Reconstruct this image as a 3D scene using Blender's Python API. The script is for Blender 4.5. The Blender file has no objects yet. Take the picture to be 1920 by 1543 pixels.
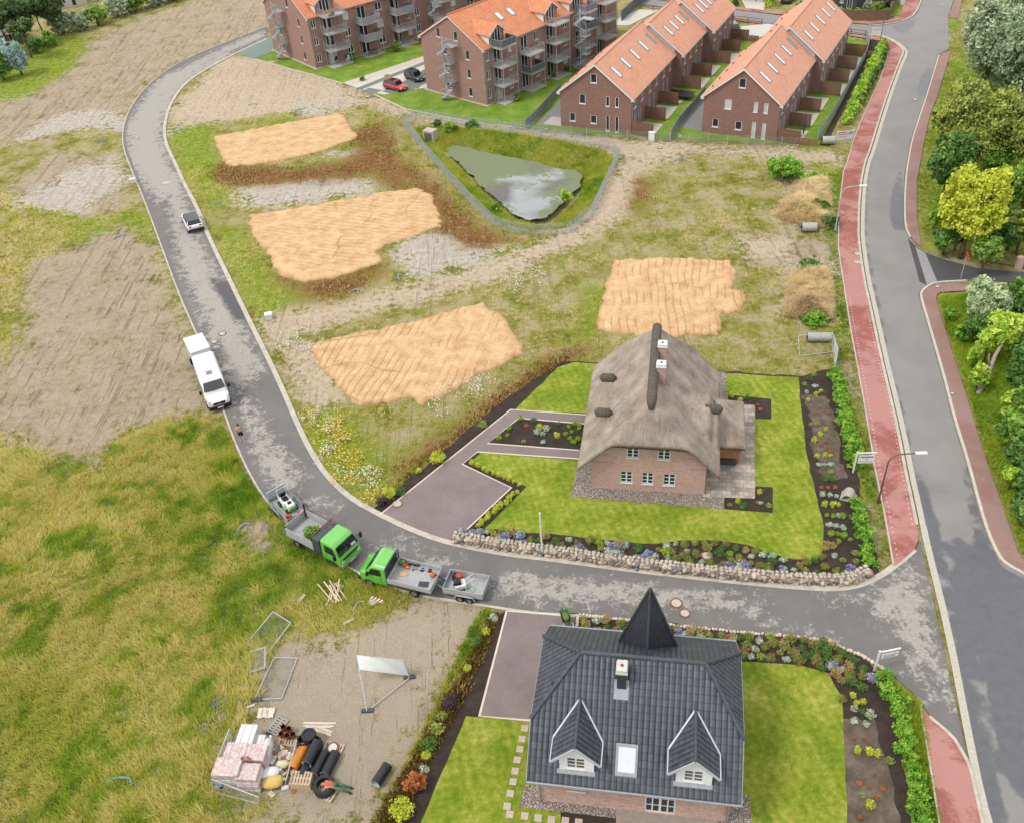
import bpy, bmesh, math, random
import numpy as np
from mathutils import Vector, Matrix, geometry
R=math.radians
random.seed(7); RNG=np.random.default_rng(7)
SC=bpy.context.scene; COL=SC.collection
# ---------------- camera: solved from the verticals, house sizes and road widths ----------------
F=1750.0; CH=48.0
PPX,PPY=960.0,771.5
NX,NY=1135.0,2950.0
_n=np.array([NX-PPX,NY-PPY]); _L=float(np.hypot(*_n)); _th=math.atan2(F,_L); _d=_n/_L
_down=np.array([_d[0]*math.cos(_th),_d[1]*math.cos(_th),math.sin(_th)])
_f=np.array([0,0,1.])-_down*math.sin(_th); _f/=np.linalg.norm(_f)
CM=np.array([np.cross(_down,_f),_f,-_down])            # camera (x right, y down, z forward) -> world
CPOS=np.array([0,0,CH])
cam=bpy.data.cameras.new('Camera'); camo=bpy.data.objects.new('Camera',cam); COL.objects.link(camo)
cam.sensor_fit='HORIZONTAL'; cam.sensor_width=36; cam.lens=F/1920*36; cam.clip_end=3000; cam.clip_start=.5
camo.matrix_world=Matrix(((CM[0,0],-CM[0,1],-CM[0,2],0),(CM[1,0],-CM[1,1],-CM[1,2],0),(CM[2,0],-CM[2,1],-CM[2,2],CH),(0,0,0,1)))
SC.camera=camo
def P(x,y,z=0.0):
    r=CM@np.array([(x-PPX)/F,(y-PPY)/F,1.]); p=CPOS+r*((z-CH)/r[2])
    return Vector((p[0],p[1],z))
def proj(p):
    c=CM.T@(np.array(p,float)-CPOS); return PPX+F*c[0]/c[2],PPY+F*c[1]/c[2]
def HZ(bx,by,ty):
    b=P(bx,by); lo,hi=0.,60.
    for _ in range(40):
        m=(lo+hi)/2
        if proj((b.x,b.y,m))[1]>ty: lo=m
        else: hi=m
    return lo
def PXM(x,y):                     # picture pixels per metre at a ground point
    p=P(x,y); c=CM.T@(np.array(p)-CPOS); return F/c[2]
# ---------------- light ----------------
SUN_EL,SUN_AZ=R(56),R(200)        # direction towards the sun, azimuth from +X anticlockwise
w=bpy.data.worlds.new('World'); SC.world=w; w.use_nodes=True
wn=w.node_tree; wn.nodes.clear()
def _w(t): return wn.nodes.new(t)
wo=_w('ShaderNodeOutputWorld'); wb=_w('ShaderNodeBackground'); sky=_w('ShaderNodeTexSky')
sky.sky_type='NISHITA'; sky.sun_disc=False; sky.sun_elevation=SUN_EL; sky.sun_rotation=math.pi/2-SUN_AZ
sky.air_density=1.0; sky.dust_density=2.5
tc=_w('ShaderNodeTexCoord'); nz=_w('ShaderNodeTexNoise'); nz.inputs['Scale'].default_value=3.2; nz.inputs['Detail'].default_value=7
cr=_w('ShaderNodeValToRGB'); cr.color_ramp.elements[0].position=.36; cr.color_ramp.elements[1].position=.62
cr.color_ramp.elements[0].color=(.62,.62,.62,1); cr.color_ramp.elements[1].color=(.97,.97,.97,1)
mx=_w('ShaderNodeMix'); mx.data_type='RGBA'; mx.inputs['B'].default_value=(8.6,8.5,8.5,1)
wn.links.new(tc.outputs['Generated'],nz.inputs['Vector']); wn.links.new(nz.outputs['Fac'],cr.inputs['Fac'])
wn.links.new(cr.outputs['Color'],mx.inputs['Factor']); wn.links.new(sky.outputs['Color'],mx.inputs['A'])
wn.links.new(mx.outputs['Result'],wb.inputs['Color']); wb.inputs['Strength'].default_value=.122
wn.links.new(wb.outputs['Background'],wo.inputs['Surface'])
sun=bpy.data.lights.new('Sun','SUN'); suno=bpy.data.objects.new('Sun',sun); COL.objects.link(suno)
sun.energy=1.6; sun.angle=R(13); sun.color=(1,.95,.87)
_sd=Vector((math.cos(SUN_EL)*math.cos(SUN_AZ),math.cos(SUN_EL)*math.sin(SUN_AZ),math.sin(SUN_EL)))
suno.rotation_euler=_sd.to_track_quat('Z','Y').to_euler()
SC.view_settings.view_transform='Standard'; SC.view_settings.look='None'; SC.view_settings.exposure=.92; SC.view_settings.gamma=1
SC.cycles.max_bounces=5; SC.cycles.diffuse_bounces=2; SC.cycles.glossy_bounces=2; SC.cycles.transmission_bounces=3
SC.cycles.use_denoising=True
# ---------------- tagging ----------------
def link(o): COL.objects.link(o); return o
def tag(o,label=None,cat=None,group=None,kind=None):
    if label: o['label']=label
    if cat: o['category']=cat
    if group: o['group']=group
    if kind: o['kind']=kind
    return o
def thing(name,label,cat,loc=(0,0,0),rz=0.,group=None):
    o=link(bpy.data.objects.new(name,None)); o.location=loc; o.rotation_euler=(0,0,rz); o.empty_display_size=.3
    return tag(o,label,cat,group)
def copy_tree(o,parent=None):
    c=o.copy(); COL.objects.link(c)
    if parent: c.parent=parent
    for ch in [k for k in bpy.data.objects if k.parent==o]: copy_tree(ch,c)
    return c
# ---------------- mesh builder ----------------
class MB:
    def __init__(s): s.v=[]; s.f=[]
    def add(s,vs,fs):
        b=len(s.v); s.v+= [tuple(x) for x in vs]; s.f+=[tuple(b+i for i in f) for f in fs]; return s
    def box(s,x0,x1,y0,y1,z0,z1,T=None):
        v=[(x0,y0,z0),(x1,y0,z0),(x1,y1,z0),(x0,y1,z0),(x0,y0,z1),(x1,y0,z1),(x1,y1,z1),(x0,y1,z1)]
        if T: v=[T(*p) for p in v]
        return s.add(v,[(0,3,2,1),(4,5,6,7),(0,1,5,4),(1,2,6,5),(2,3,7,6),(3,0,4,7)])
    def bar(s,a,b,wd,ht):                 # beam from a to b, upright section
        a=Vector(a);b=Vector(b);d=(b-a); l=d.length; d.normalize()
        sd=d.cross(Vector((0,0,1)));
        if sd.length<1e-3: sd=Vector((1,0,0))
        sd.normalize(); up=sd.cross(d)
        return s.box(0,l,-wd/2,wd/2,-ht/2,ht/2,lambda x,y,z:a+d*x+sd*y+up*z)
    def prism(s,poly,z0,z1,T=None):
        n=len(poly); v=[(x,y,z0) for x,y in poly]+[(x,y,z1) for x,y in poly]
        if T: v=[T(*p) for p in v]
        return s.add(v,[tuple(range(n-1,-1,-1)),tuple(range(n,2*n))]+[(i,(i+1)%n,n+(i+1)%n,n+i) for i in range(n)])
    def ext(s,prof,y0,y1,T=None):         # profile in x,z extruded along y
        n=len(prof); v=[(x,y0,z) for x,z in prof]+[(x,y1,z) for x,z in prof]
        if T: v=[T(*p) for p in v]
        return s.add(v,[tuple(range(n)),tuple(range(2*n-1,n-1,-1))]+[((i+1)%n,i,n+i,n+(i+1)%n) for i in range(n)])
    def poly(s,vs): return s.add(vs,[tuple(range(len(vs)))])
    def slab(s,vs,t):                     # planar polygon thickened against its normal
        vs=[Vector(x) for x in vs]; n=Vector((0,0,0))
        for i in range(len(vs)): n+=vs[i].cross(vs[(i+1)%len(vs)])
        n.normalize(); k=len(vs)
        if n.z<-.02: n=-n                # always thickened downwards
        lo=[x-n*t for x in vs]
        return s.add(vs+lo,[tuple(range(k)),tuple(range(2*k-1,k-1,-1))]+[(i,k+i,k+(i+1)%k,(i+1)%k) for i in range(k)])
    def tube(s,pts,r,n=8,cap=True):
        pts=[Vector(p) for p in pts]; rs=r if isinstance(r,(list,tuple)) else [r]*len(pts); rings=[]
        pn=None
        for i,p in enumerate(pts):
            d=(pts[min(i+1,len(pts)-1)]-pts[max(i-1,0)]).normalized()
            a=pn-d*pn.dot(d) if pn else (Vector((0,0,1)) if abs(d.z)<.9 else Vector((1,0,0))).cross(d)
            a.normalize(); pn=a; b=d.cross(a)
            rings.append([p+(a*math.cos(t)+b*math.sin(t))*rs[i] for t in [2*math.pi*k/n for k in range(n)]])
        v=[q for rg in rings for q in rg]; f=[]
        for i in range(len(pts)-1):
            for k in range(n): f.append((i*n+k,i*n+(k+1)%n,(i+1)*n+(k+1)%n,(i+1)*n+k))
        if cap: f+=[tuple(range(n-1,-1,-1)),tuple((len(pts)-1)*n+k for k in range(n))]
        return s.add(v,f)
    def lathe(s,prof,c=(0,0,0),n=16):     # profile (r,z)
        v=[];f=[]
        for r,z in prof:
            for k in range(n): v.append((c[0]+r*math.cos(2*math.pi*k/n),c[1]+r*math.sin(2*math.pi*k/n),c[2]+z))
        for i in range(len(prof)-1):
            for k in range(n): f.append((i*n+k,i*n+(k+1)%n,(i+1)*n+(k+1)%n,(i+1)*n+k))
        f+=[tuple(range(n-1,-1,-1)),tuple((len(prof)-1)*n+k for k in range(n))]
        return s.add(v,f)
    def ball(s,c,rx,ry,rz,n=10,m=6):
        v=[];f=[]
        for i in range(m+1):
            t=math.pi*i/m
            for k in range(n): v.append((c[0]+rx*math.sin(t)*math.cos(2*math.pi*k/n),c[1]+ry*math.sin(t)*math.sin(2*math.pi*k/n),c[2]-rz*math.cos(t)))
        for i in range(m):
            for k in range(n): f.append((i*n+k,i*n+(k+1)%n,(i+1)*n+(k+1)%n,(i+1)*n+k))
        return s.add(v,f)
    def build(s,name,m,parent=None,smooth=False,bevel=0,recalc=True,kind=None):
        me=bpy.data.meshes.new(name); me.from_pydata(s.v,[],s.f)
        if recalc or bevel:
            bm=bmesh.new(); bm.from_mesh(me)
            bmesh.ops.remove_doubles(bm,verts=bm.verts,dist=1e-5)
            if recalc: bmesh.ops.recalc_face_normals(bm,faces=bm.faces)
            if bevel: bmesh.ops.bevel(bm,geom=bm.edges[:],offset=bevel,segments=2,affect='EDGES',clamp_overlap=True,profile=.5)
            bm.to_mesh(me); bm.free()
        return finish(me,name,m,parent,smooth,kind)
def uvmap(me):
    nl=len(me.loops)
    if nl==0: return
    co=np.empty(len(me.vertices)*3,np.float32); me.vertices.foreach_get('co',co); co=co.reshape(-1,3)
    vi=np.empty(nl,np.int32); me.loops.foreach_get('vertex_index',vi)
    nf=len(me.polygons); nm=np.empty(nf*3,np.float32); me.polygons.foreach_get('normal',nm); nm=nm.reshape(-1,3)
    lt=np.empty(nf,np.int32); me.polygons.foreach_get('loop_total',lt)
    n=np.repeat(nm,lt,axis=0); p=co[vi]
    t=np.stack([-n[:,1],n[:,0],np.zeros(nl)],1); L=np.linalg.norm(t,axis=1); flat=L<.15
    t/=np.maximum(L,1e-6)[:,None]; b=np.cross(n,t)
    uv=np.stack([(p*t).sum(1),(p*b).sum(1)],1); uv[flat]=p[flat][:,:2]
    l=me.uv_layers.new(name='UVMap'); l.data.foreach_set('uv',uv.astype(np.float32).ravel())
def finish(me,name,m,parent=None,smooth=False,kind=None):
    uvmap(me)
    if m: me.materials.append(m)
    if smooth: me.polygons.foreach_set('use_smooth',[True]*len(me.polygons))
    o=link(bpy.data.objects.new(name,me))
    if parent: o.parent=parent
    if kind: o['kind']=kind
    return o
def npmesh(name,v,f,m,attrs=None,fattrs=None,parent=None,smooth=False,kind=None,uv=True):
    me=bpy.data.meshes.new(name); v=np.asarray(v,np.float32); f=np.asarray(f,np.int32)
    me.vertices.add(len(v)); me.vertices.foreach_set('co',v.ravel())
    k=f.shape[1]; me.loops.add(f.size); me.loops.foreach_set('vertex_index',f.ravel())
    me.polygons.add(len(f)); me.polygons.foreach_set('loop_start',np.arange(0,f.size,k,dtype=np.int32))
    me.update(calc_edges=True)
    for a,d in (attrs or {}).items():
        at=me.attributes.new(a,'FLOAT','POINT'); at.data.foreach_set('value',np.asarray(d,np.float32))
    for a,d in (fattrs or {}).items():
        at=me.attributes.new(a,'FLOAT','FACE'); at.data.foreach_set('value',np.asarray(d,np.float32))
    if uv: uvmap(me)
    me.materials.append(m)
    if smooth: me.polygons.foreach_set('use_smooth',np.ones(len(f),bool))
    o=link(bpy.data.objects.new(name,me))
    if parent: o.parent=parent
    if kind: o['kind']=kind
    return o
# ---------------- materials ----------------
KALB=.58                           # photo tones -> base colours (the picture is exposed bright)
def hx(h,k=1.0):
    h=h.lstrip('#'); c=[int(h[i:i+2],16)/255 for i in (0,2,4)]
    c=[(x/12.92 if x<=.04045 else ((x+.055)/1.055)**2.4)*KALB*k for x in c]
    return (c[0],c[1],c[2],1)
class NT:
    def __init__(s,name,rough=.8,spec=.3):
        s.m=bpy.data.materials.new(name); s.m.use_nodes=True; s.t=s.m.node_tree; s.n=s.t.nodes
        s.b=s.n['Principled BSDF']; s.b.inputs['Roughness'].default_value=rough; s.b.inputs['Specular IOR Level'].default_value=spec
        s._tc=None
    def new(s,t,**k):
        n=s.n.new(t)
        for a,b in k.items(): setattr(n,a,b)
        return n
    def L(s,a,b): s.t.links.new(a,b)
    def set(s,i,v):
        if hasattr(v,'is_linked') or hasattr(v,'links'): s.L(v,i)
        else: i.default_value=v
    def co(s,kind='Object'):
        if not s._tc: s._tc=s.new('ShaderNodeTexCoord')
        return s._tc.outputs[kind]
    def noise(s,scale,det=4,rough=.55,vec=None,dist=0.,col=False):
        n=s.new('ShaderNodeTexNoise'); n.inputs['Scale'].default_value=scale; n.inputs['Detail'].default_value=det
        n.inputs['Roughness'].default_value=rough; n.inputs['Distortion'].default_value=dist
        s.L(vec or s.co(),n.inputs['Vector']); return n.outputs['Color' if col else 'Fac']
    def vor(s,scale,vec=None,out='Color',feat='F1'):
        n=s.new('ShaderNodeTexVoronoi',feature=feat); n.inputs['Scale'].default_value=scale; s.L(vec or s.co(),n.inputs['Vector']); return n.outputs[out]
    def mp(s,vec,scale=(1,1,1),rot=(0,0,0)):
        n=s.new('ShaderNodeMapping'); n.inputs['Scale'].default_value=scale; n.inputs['Rotation'].default_value=rot; s.L(vec,n.inputs['Vector']); return n.outputs['Vector']
    def at(s,a,o='Fac'): return s.new('ShaderNodeAttribute',attribute_name=a).outputs[o]
    def rng(s,x,a,b,c=0.,d=1.):
        n=s.new('ShaderNodeMapRange'); s.set(n.inputs['Value'],x)
        for i,v in zip(('From Min','From Max','To Min','To Max'),(a,b,c,d)): s.set(n.inputs[i],v)
        return n.outputs['Result']
    def ma(s,op,a,b=0.,c=None):
        n=s.new('ShaderNodeMath',operation=op); s.set(n.inputs[0],a); s.set(n.inputs[1],b)
        if c is not None: s.set(n.inputs[2],c)
        return n.outputs[0]
    def mix(s,f,a,b,mode='MIX'):
        n=s.new('ShaderNodeMix',data_type='RGBA',blend_type=mode); s.set(n.inputs['Factor'],f); s.set(n.inputs['A'],a); s.set(n.inputs['B'],b); return n.outputs['Result']
    def ramp(s,f,stops):
        n=s.new('ShaderNodeValToRGB'); e=n.color_ramp.elements
        while len(e)<len(stops): e.new(.5)
        for i,(p,c) in enumerate(stops): e[i].position=p; e[i].color=c
        s.L(f,n.inputs['Fac']); return n.outputs['Color']
    def bump(s,h,d=.1,st=1.):
        n=s.new('ShaderNodeBump'); n.inputs['Distance'].default_value=d; n.inputs['Strength'].default_value=st; s.L(h,n.inputs['Height'])
        s.L(n.outputs['Normal'],s.b.inputs['Normal']); return n
    def out(s,c): s.set(s.b.inputs['Base Color'],c); return s.m
_MC={}
def mat(name,c1,c2=None,sc=3.,rough=.7,metal=0.,spec=.3,bump=0.,k=1.):
    if name in _MC: return _MC[name]
    t=NT(name,rough,spec); t.b.inputs['Metallic'].default_value=metal
    c2=c2 or c1
    n=t.noise(sc,5,.65)
    r=t.ramp(n,[(.3,hx(c1,k)),(.7,hx(c2,k))])
    if bump: t.bump(t.noise(sc*6,3),bump)
    _MC[name]=t.out(r); return _MC[name]
def brick(name,cols,mortar,bw=.25,bh=.075,mo=.012,var=.5):
    t=NT(name,.85); uv=t.co('UV')
    b=t.new('ShaderNodeTexBrick'); b.inputs['Scale'].default_value=1; b.inputs['Brick Width'].default_value=bw; b.inputs['Row Height'].default_value=bh
    b.inputs['Mortar Size'].default_value=mo; b.inputs['Mortar Smooth'].default_value=.2; b.inputs['Bias'].default_value=0
    b.inputs['Color1'].default_value=(0,0,0,1); b.inputs['Color2'].default_value=(1,1,1,1); t.L(uv,b.inputs['Vector'])
    # one tone per brick: white noise on the brick cell
    sx=t.new('ShaderNodeSeparateXYZ'); t.L(uv,sx.inputs[0])
    row=t.ma('FLOOR',t.ma('DIVIDE',sx.outputs[1],bh)); off=t.ma('MULTIPLY',t.ma('MODULO',row,2.),.5)
    cl=t.ma('FLOOR',t.ma('ADD',t.ma('DIVIDE',sx.outputs[0],bw),off))
    cx=t.new('ShaderNodeCombineXYZ'); t.L(cl,cx.inputs[0]); t.L(row,cx.inputs[1])
    wn_=t.new('ShaderNodeTexWhiteNoise',noise_dimensions='2D'); t.L(cx.outputs[0],wn_.inputs['Vector'])
    big=t.noise(.6,4,.6,uv)
    f=t.ma('ADD',t.ma('MULTIPLY',wn_.outputs['Value'],.35),t.ma('ADD',t.ma('MULTIPLY',big,.2),t.ma('ADD',t.ma('MULTIPLY',t.ma('SUBTRACT',t.noise(6.,4,.8,uv),.5),1.3),.23)))
    n=len(cols); r=t.ramp(f,[(.24+.56*i/(n-1),hx(c)) for i,c in enumerate(cols)])
    c=t.mix(b.outputs['Fac'],r,hx(mortar))
    t.bump(t.ma('SUBTRACT',1.,b.outputs['Fac']),.006)
    return t.out(c)
def tiles(name,c1,c2,tw=.3,th=.34,rough=.55,dep=.035,gap=.5):
    t=NT(name,rough,.4); uv=t.co('UV'); sx=t.new('ShaderNodeSeparateXYZ'); t.L(uv,sx.inputs[0])
    u=t.ma('DIVIDE',sx.outputs[0],tw); v=t.ma('DIVIDE',sx.outputs[1],th)
    fu=t.ma('FRACT',u); fv=t.ma('FRACT',v)
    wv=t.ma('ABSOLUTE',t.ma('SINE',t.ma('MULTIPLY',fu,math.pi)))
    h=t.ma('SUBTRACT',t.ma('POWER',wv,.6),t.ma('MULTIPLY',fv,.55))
    cx=t.new('ShaderNodeCombineXYZ'); t.L(t.ma('FLOOR',u),cx.inputs[0]); t.L(t.ma('FLOOR',v),cx.inputs[1])
    wn_=t.new('ShaderNodeTexWhiteNoise',noise_dimensions='2D'); t.L(cx.outputs[0],wn_.inputs['Vector'])
    f=t.ma('ADD',t.ma('MULTIPLY',wn_.outputs['Value'],.45),t.ma('MULTIPLY',t.noise(.9,4),.6))
    c=t.ramp(f,[(.2,hx(c1)),(.8,hx(c2))])
    gap_shade=t.ma('MAXIMUM',t.rng(wv,.0,.3,1.,0.),t.rng(fv,0.,.15,1.,0.))
    c=t.mix(t.ma('MULTIPLY',gap_shade,gap),c,hx(c1,.3))  # lines between the tiles: gap shadow painted into the colour
    t.bump(h,dep); return t.out(c)
def glass(name,c='#2b3238',rough=.06):
    t=NT(name,rough,.6); n=t.noise(1.7,3); return t.out(t.ramp(n,[(.35,hx(c,.6)),(.7,hx(c,1.6))]))
def leafmat(name,cols,tr=.35,k=1.9,spread=.6,rough=.65):
    """two sided leaf: tone per leaf (face attribute), drifting over the crown and from plant to plant"""
    t=NT(name,rough,.25)
    o=t.new('ShaderNodeObjectInfo').outputs['Random']
    f=t.ma('ADD',t.ma('ADD',t.ma('MULTIPLY',t.at('rnd'),spread),t.ma('MULTIPLY',t.noise(.9,3),.55)),t.ma('MULTIPLY',o,.12))
    f=t.ma('SUBTRACT',f,.10)
    n=len(cols); c=t.ramp(f,[(.15+.7*i/(n-1),hx(x,k)) for i,x in enumerate(cols)])
    t.set(t.b.inputs['Base Color'],c)
    ts=t.new('ShaderNodeBsdfTranslucent'); t.L(c,ts.inputs['Color'])
    ms=t.new('ShaderNodeMixShader'); ms.inputs[0].default_value=tr
    t.L(t.b.outputs[0],ms.inputs[1]); t.L(ts.outputs[0],ms.inputs[2]); t.L(ms.outputs[0],t.n['Material Output'].inputs['Surface'])
    return t.m
# ---------------- polygon helpers (numpy) ----------------
def W2(pts,z=0.): return np.array([P(x,y,z)[:2] for x,y in pts])
def smooth(pts,it=2,closed=True):
    p=np.array(pts,float)
    for _ in range(it):
        q=np.roll(p,-1,0)
        if closed: p=np.stack([p*.75+q*.25,p*.25+q*.75],1).reshape(-1,2)
        else: p=np.concatenate([p[:1],np.stack([p[:-1]*.75+p[1:]*.25,p[:-1]*.25+p[1:]*.75],1).reshape(-1,2),p[-1:]])
    return p
def inside(xy,poly):
    x,y=xy[:,0],xy[:,1]; r=np.zeros(len(xy),bool); n=len(poly)
    for i in range(n):
        x0,y0=poly[i]; x1,y1=poly[(i+1)%n]
        if y0==y1: continue
        c=((y0>y)!=(y1>y))&(x<(x1-x0)*(y-y0)/(y1-y0)+x0); r^=c
    return r
def sdist(xy,poly,m=6.):                    # signed distance (positive inside), clipped to +-m
    out=np.full(len(xy),-m); lo=poly.min(0)-m; hi=poly.max(0)+m
    s=np.where(((xy>lo)&(xy<hi)).all(1))[0]
    if len(s)==0: return out
    q=xy[s]; d=np.full(len(q),1e9); n=len(poly)
    for i in range(n):
        a=poly[i]; b=poly[(i+1)%n]; ab=b-a; L=(ab@ab)+1e-12
        t=np.clip(((q-a)@ab)/L,0,1); e=q-a-t[:,None]*ab; d=np.minimum(d,(e*e).sum(1))
    d=np.sqrt(d); ins=inside(q,poly); out[s]=np.clip(np.where(ins,d,-d),-m,m); return out
def vnoise(xy,s,seed=0):                    # smooth value noise in [0,1]
    q=xy*s; i=np.floor(q).astype(int); f=q-i; f=f*f*(3-2*f)
    def h(a,b): 
        n=np.sin((a*127.1+b*311.7+seed*74.7))*43758.5453; return n-np.floor(n)
    return (h(i[:,0],i[:,1])*(1-f[:,0])+h(i[:,0]+1,i[:,1])*f[:,0])*(1-f[:,1])+(h(i[:,0],i[:,1]+1)*(1-f[:,0])+h(i[:,0]+1,i[:,1]+1)*f[:,0])*f[:,1]
def fbm(xy,s,seed=0,o=4): return sum(vnoise(xy,s*2**k,seed+k)*.5**k for k in range(o))/sum(.5**k for k in range(o))
def sheet(name,px,z,m,step=None,masks=None,thick=0.,px_is_world=False,fall=.5,disp=None,kind='structure',rag=0.):
    """flat ground sheet from an outline; with masks it gets an inner grid carrying the masks as attributes"""
    poly=np.array(px,float) if px_is_world else W2(px,z)
    if rag:
        pts=[]
        for i in range(len(poly)):
            a=poly[i];b=poly[(i+1)%len(poly)]; k=max(1,int(np.linalg.norm(b-a)/.35)); pts+=[a+(b-a)*j/k for j in range(k)]
        poly=np.array(pts); poly=poly+(np.stack([fbm(poly,1.1,3),fbm(poly,1.1,9)],1)-.5)*2*rag
    if step is None:
        mb=MB()
        if thick: mb.prism([tuple(p) for p in poly],z-thick,z)
        else: mb.poly([(p[0],p[1],z) for p in poly])
        o=mb.build(name,m); 
        if not thick and o.data.polygons[0].normal.z<0: o.data.flip_normals()
        o['kind']=kind; return o
    lo=poly.min(0); hi=poly.max(0)
    gx,gy=np.meshgrid(np.arange(lo[0],hi[0],step),np.arange(lo[1],hi[1],step)); g=np.stack([gx.ravel(),gy.ravel()],1)
    g=g+(RNG.random(g.shape)-.5)*step*.3
    g=g[sdist(g,poly,2.)>step*.45]
    bpts=[]
    for i in range(len(poly)):
        a=poly[i];b=poly[(i+1)%len(poly)]; k=max(1,int(np.linalg.norm(b-a)/step)); bpts+=[a+(b-a)*j/k for j in range(k)]
    bpts=np.array(bpts); nb=len(bpts)
    allp=np.concatenate([bpts,g]); ed=[(i,(i+1)%nb) for i in range(nb)]
    r=geometry.delaunay_2d_cdt([Vector(p) for p in allp],ed,[],1,1e-5)
    v=np.array([tuple(p) for p in r[0]]); f=np.array([t if len(t)==3 else t[:3] for t in r[2]])
    # make every face point up
    a,b,c=v[f[:,0]],v[f[:,1]],v[f[:,2]]; cr_=(b[:,0]-a[:,0])*(c[:,1]-a[:,1])-(b[:,1]-a[:,1])*(c[:,0]-a[:,0]); f[cr_<0]=f[cr_<0][:,::-1]
    zz=np.full(len(v),z)
    if disp is not None: zz=zz+disp(v,sdist(v,poly,3.))
    at={}
    for k,ps in (masks or {}).items():
        d=np.zeros(len(v))
        for q in ps: d=np.maximum(d,np.clip(sdist(v,W2(q,z),3.)/fall*.5+.5,0,1))
        at[k]=d
    return npmesh(name,np.column_stack([v,zz]),f,m,attrs=at,kind=kind,smooth=disp is not None)
# ================= GROUND =================
def ground_material():
    t=NT('ground',.95,.1)
    n1=t.noise(.35,6,.6); n2=t.noise(1.6,6,.65); n3=t.noise(7.,5,.7); nf=t.noise(22.,4,.7)
    ragg=t.ma('ADD',t.ma('MULTIPLY',t.ma('SUBTRACT',n2,.5),2.6),t.ma('ADD',t.ma('MULTIPLY',t.ma('SUBTRACT',n1,.5),1.6),t.ma('MULTIPLY',t.ma('SUBTRACT',n3,.5),1.7)))
    def fac(a,soft=.16,k=1.):
        return t.rng(t.ma('ADD',t.at(a),t.ma('MULTIPLY',ragg,k)),.5-soft,.5+soft)
    g=t.ramp(t.ma('ADD',t.ma('MULTIPLY',n1,.45),t.ma('MULTIPLY',t.ma('ADD',n2,n3),.275)),[(.38,hx('#66701f')),(.45,hx('#8b8a38')),(.50,hx('#a89f61')),(.55,hx('#bcae87')),(.63,hx('#d0c5ab'))])
    lush=t.ramp(t.ma('ADD',t.ma('MULTIPLY',n2,.5),t.ma('MULTIPLY',n3,.5)),[(.40,hx('#66851a')),(.5,hx('#8ea332')),(.6,hx('#b3b352'))])
    c=t.mix(fac('lush',.2),g,lush)
    soil=t.ramp(t.ma('ADD',t.ma('MULTIPLY',n1,.3),t.ma('MULTIPLY',t.ma('ADD',n2,n3),.35)),[(.38,hx('#96866e')),(.46,hx('#b09e85')),(.53,hx('#c0af97')),(.62,hx('#d6c9b4'))])
    # wheel tracks pressed into the soil: broken streaks in two directions, only in places
    def streak(ang,sc,lo,hi):
        return t.rng(t.noise(1.,3,.55,t.mp(t.co(),(sc,sc*.035,1),(0,0,R(ang))),.5),lo,hi)
    trk=t.ma('MAXIMUM',t.ma('MULTIPLY',streak(12,1.7,.56,.64),t.rng(n1,.47,.55)),t.ma('MULTIPLY',streak(-35,1.5,.56,.64),t.rng(n1,.51,.44)))
    trk=t.ma('MULTIPLY',trk,t.rng(n2,.36,.52))
    soil=t.mix(t.ma('MULTIPLY',trk,.42),soil,hx('#6f6150'))
    c=t.mix(fac('soil',.2),c,soil)
    tan=t.ramp(t.ma('ADD',t.ma('MULTIPLY',n2,.5),t.ma('MULTIPLY',n3,.5)),[(.4,hx('#bba589')),(.5,hx('#d3c0a6')),(.6,hx('#e4d6c1'))])
    c=t.mix(fac('tan',.2,.65),c,tan)
    pale=t.ramp(t.ma('ADD',t.ma('MULTIPLY',n2,.5),t.ma('MULTIPLY',n3,.5)),[(.4,hx('#ada193')),(.5,hx('#cdc4b7')),(.6,hx('#e6e0d6'))])
    c=t.mix(fac('pale',.15),c,pale)
    brn=t.ramp(t.ma('ADD',t.ma('MULTIPLY',n2,.4),t.ma('MULTIPLY',n3,.6)),[(.41,hx('#5f3a1e')),(.49,hx('#85582f')),(.56,hx('#a88752')),(.63,hx('#c6b693'))])
    c=t.mix(fac('brown',.2),c,brn)
    grit=t.ramp(t.noise(40.,2,.8),[(.36,hx('#9a8b76')),(.5,hx('#c0b09a')),(.64,hx('#dfd5c5'))])
    c=t.mix(t.ma('MULTIPLY',fac('grit',.2,.6),.8),c,grit)
    c=t.mix(t.rng(nf,.42,.7,.0,.32),c,hx('#5b5232'),'MIX')
    t.bump(t.ma('ADD',t.ma('MULTIPLY',n3,.6),t.ma('ADD',t.ma('MULTIPLY',nf,.35),t.ma('MULTIPLY',trk,-.6))),.22)
    return t.out(c)
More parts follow.
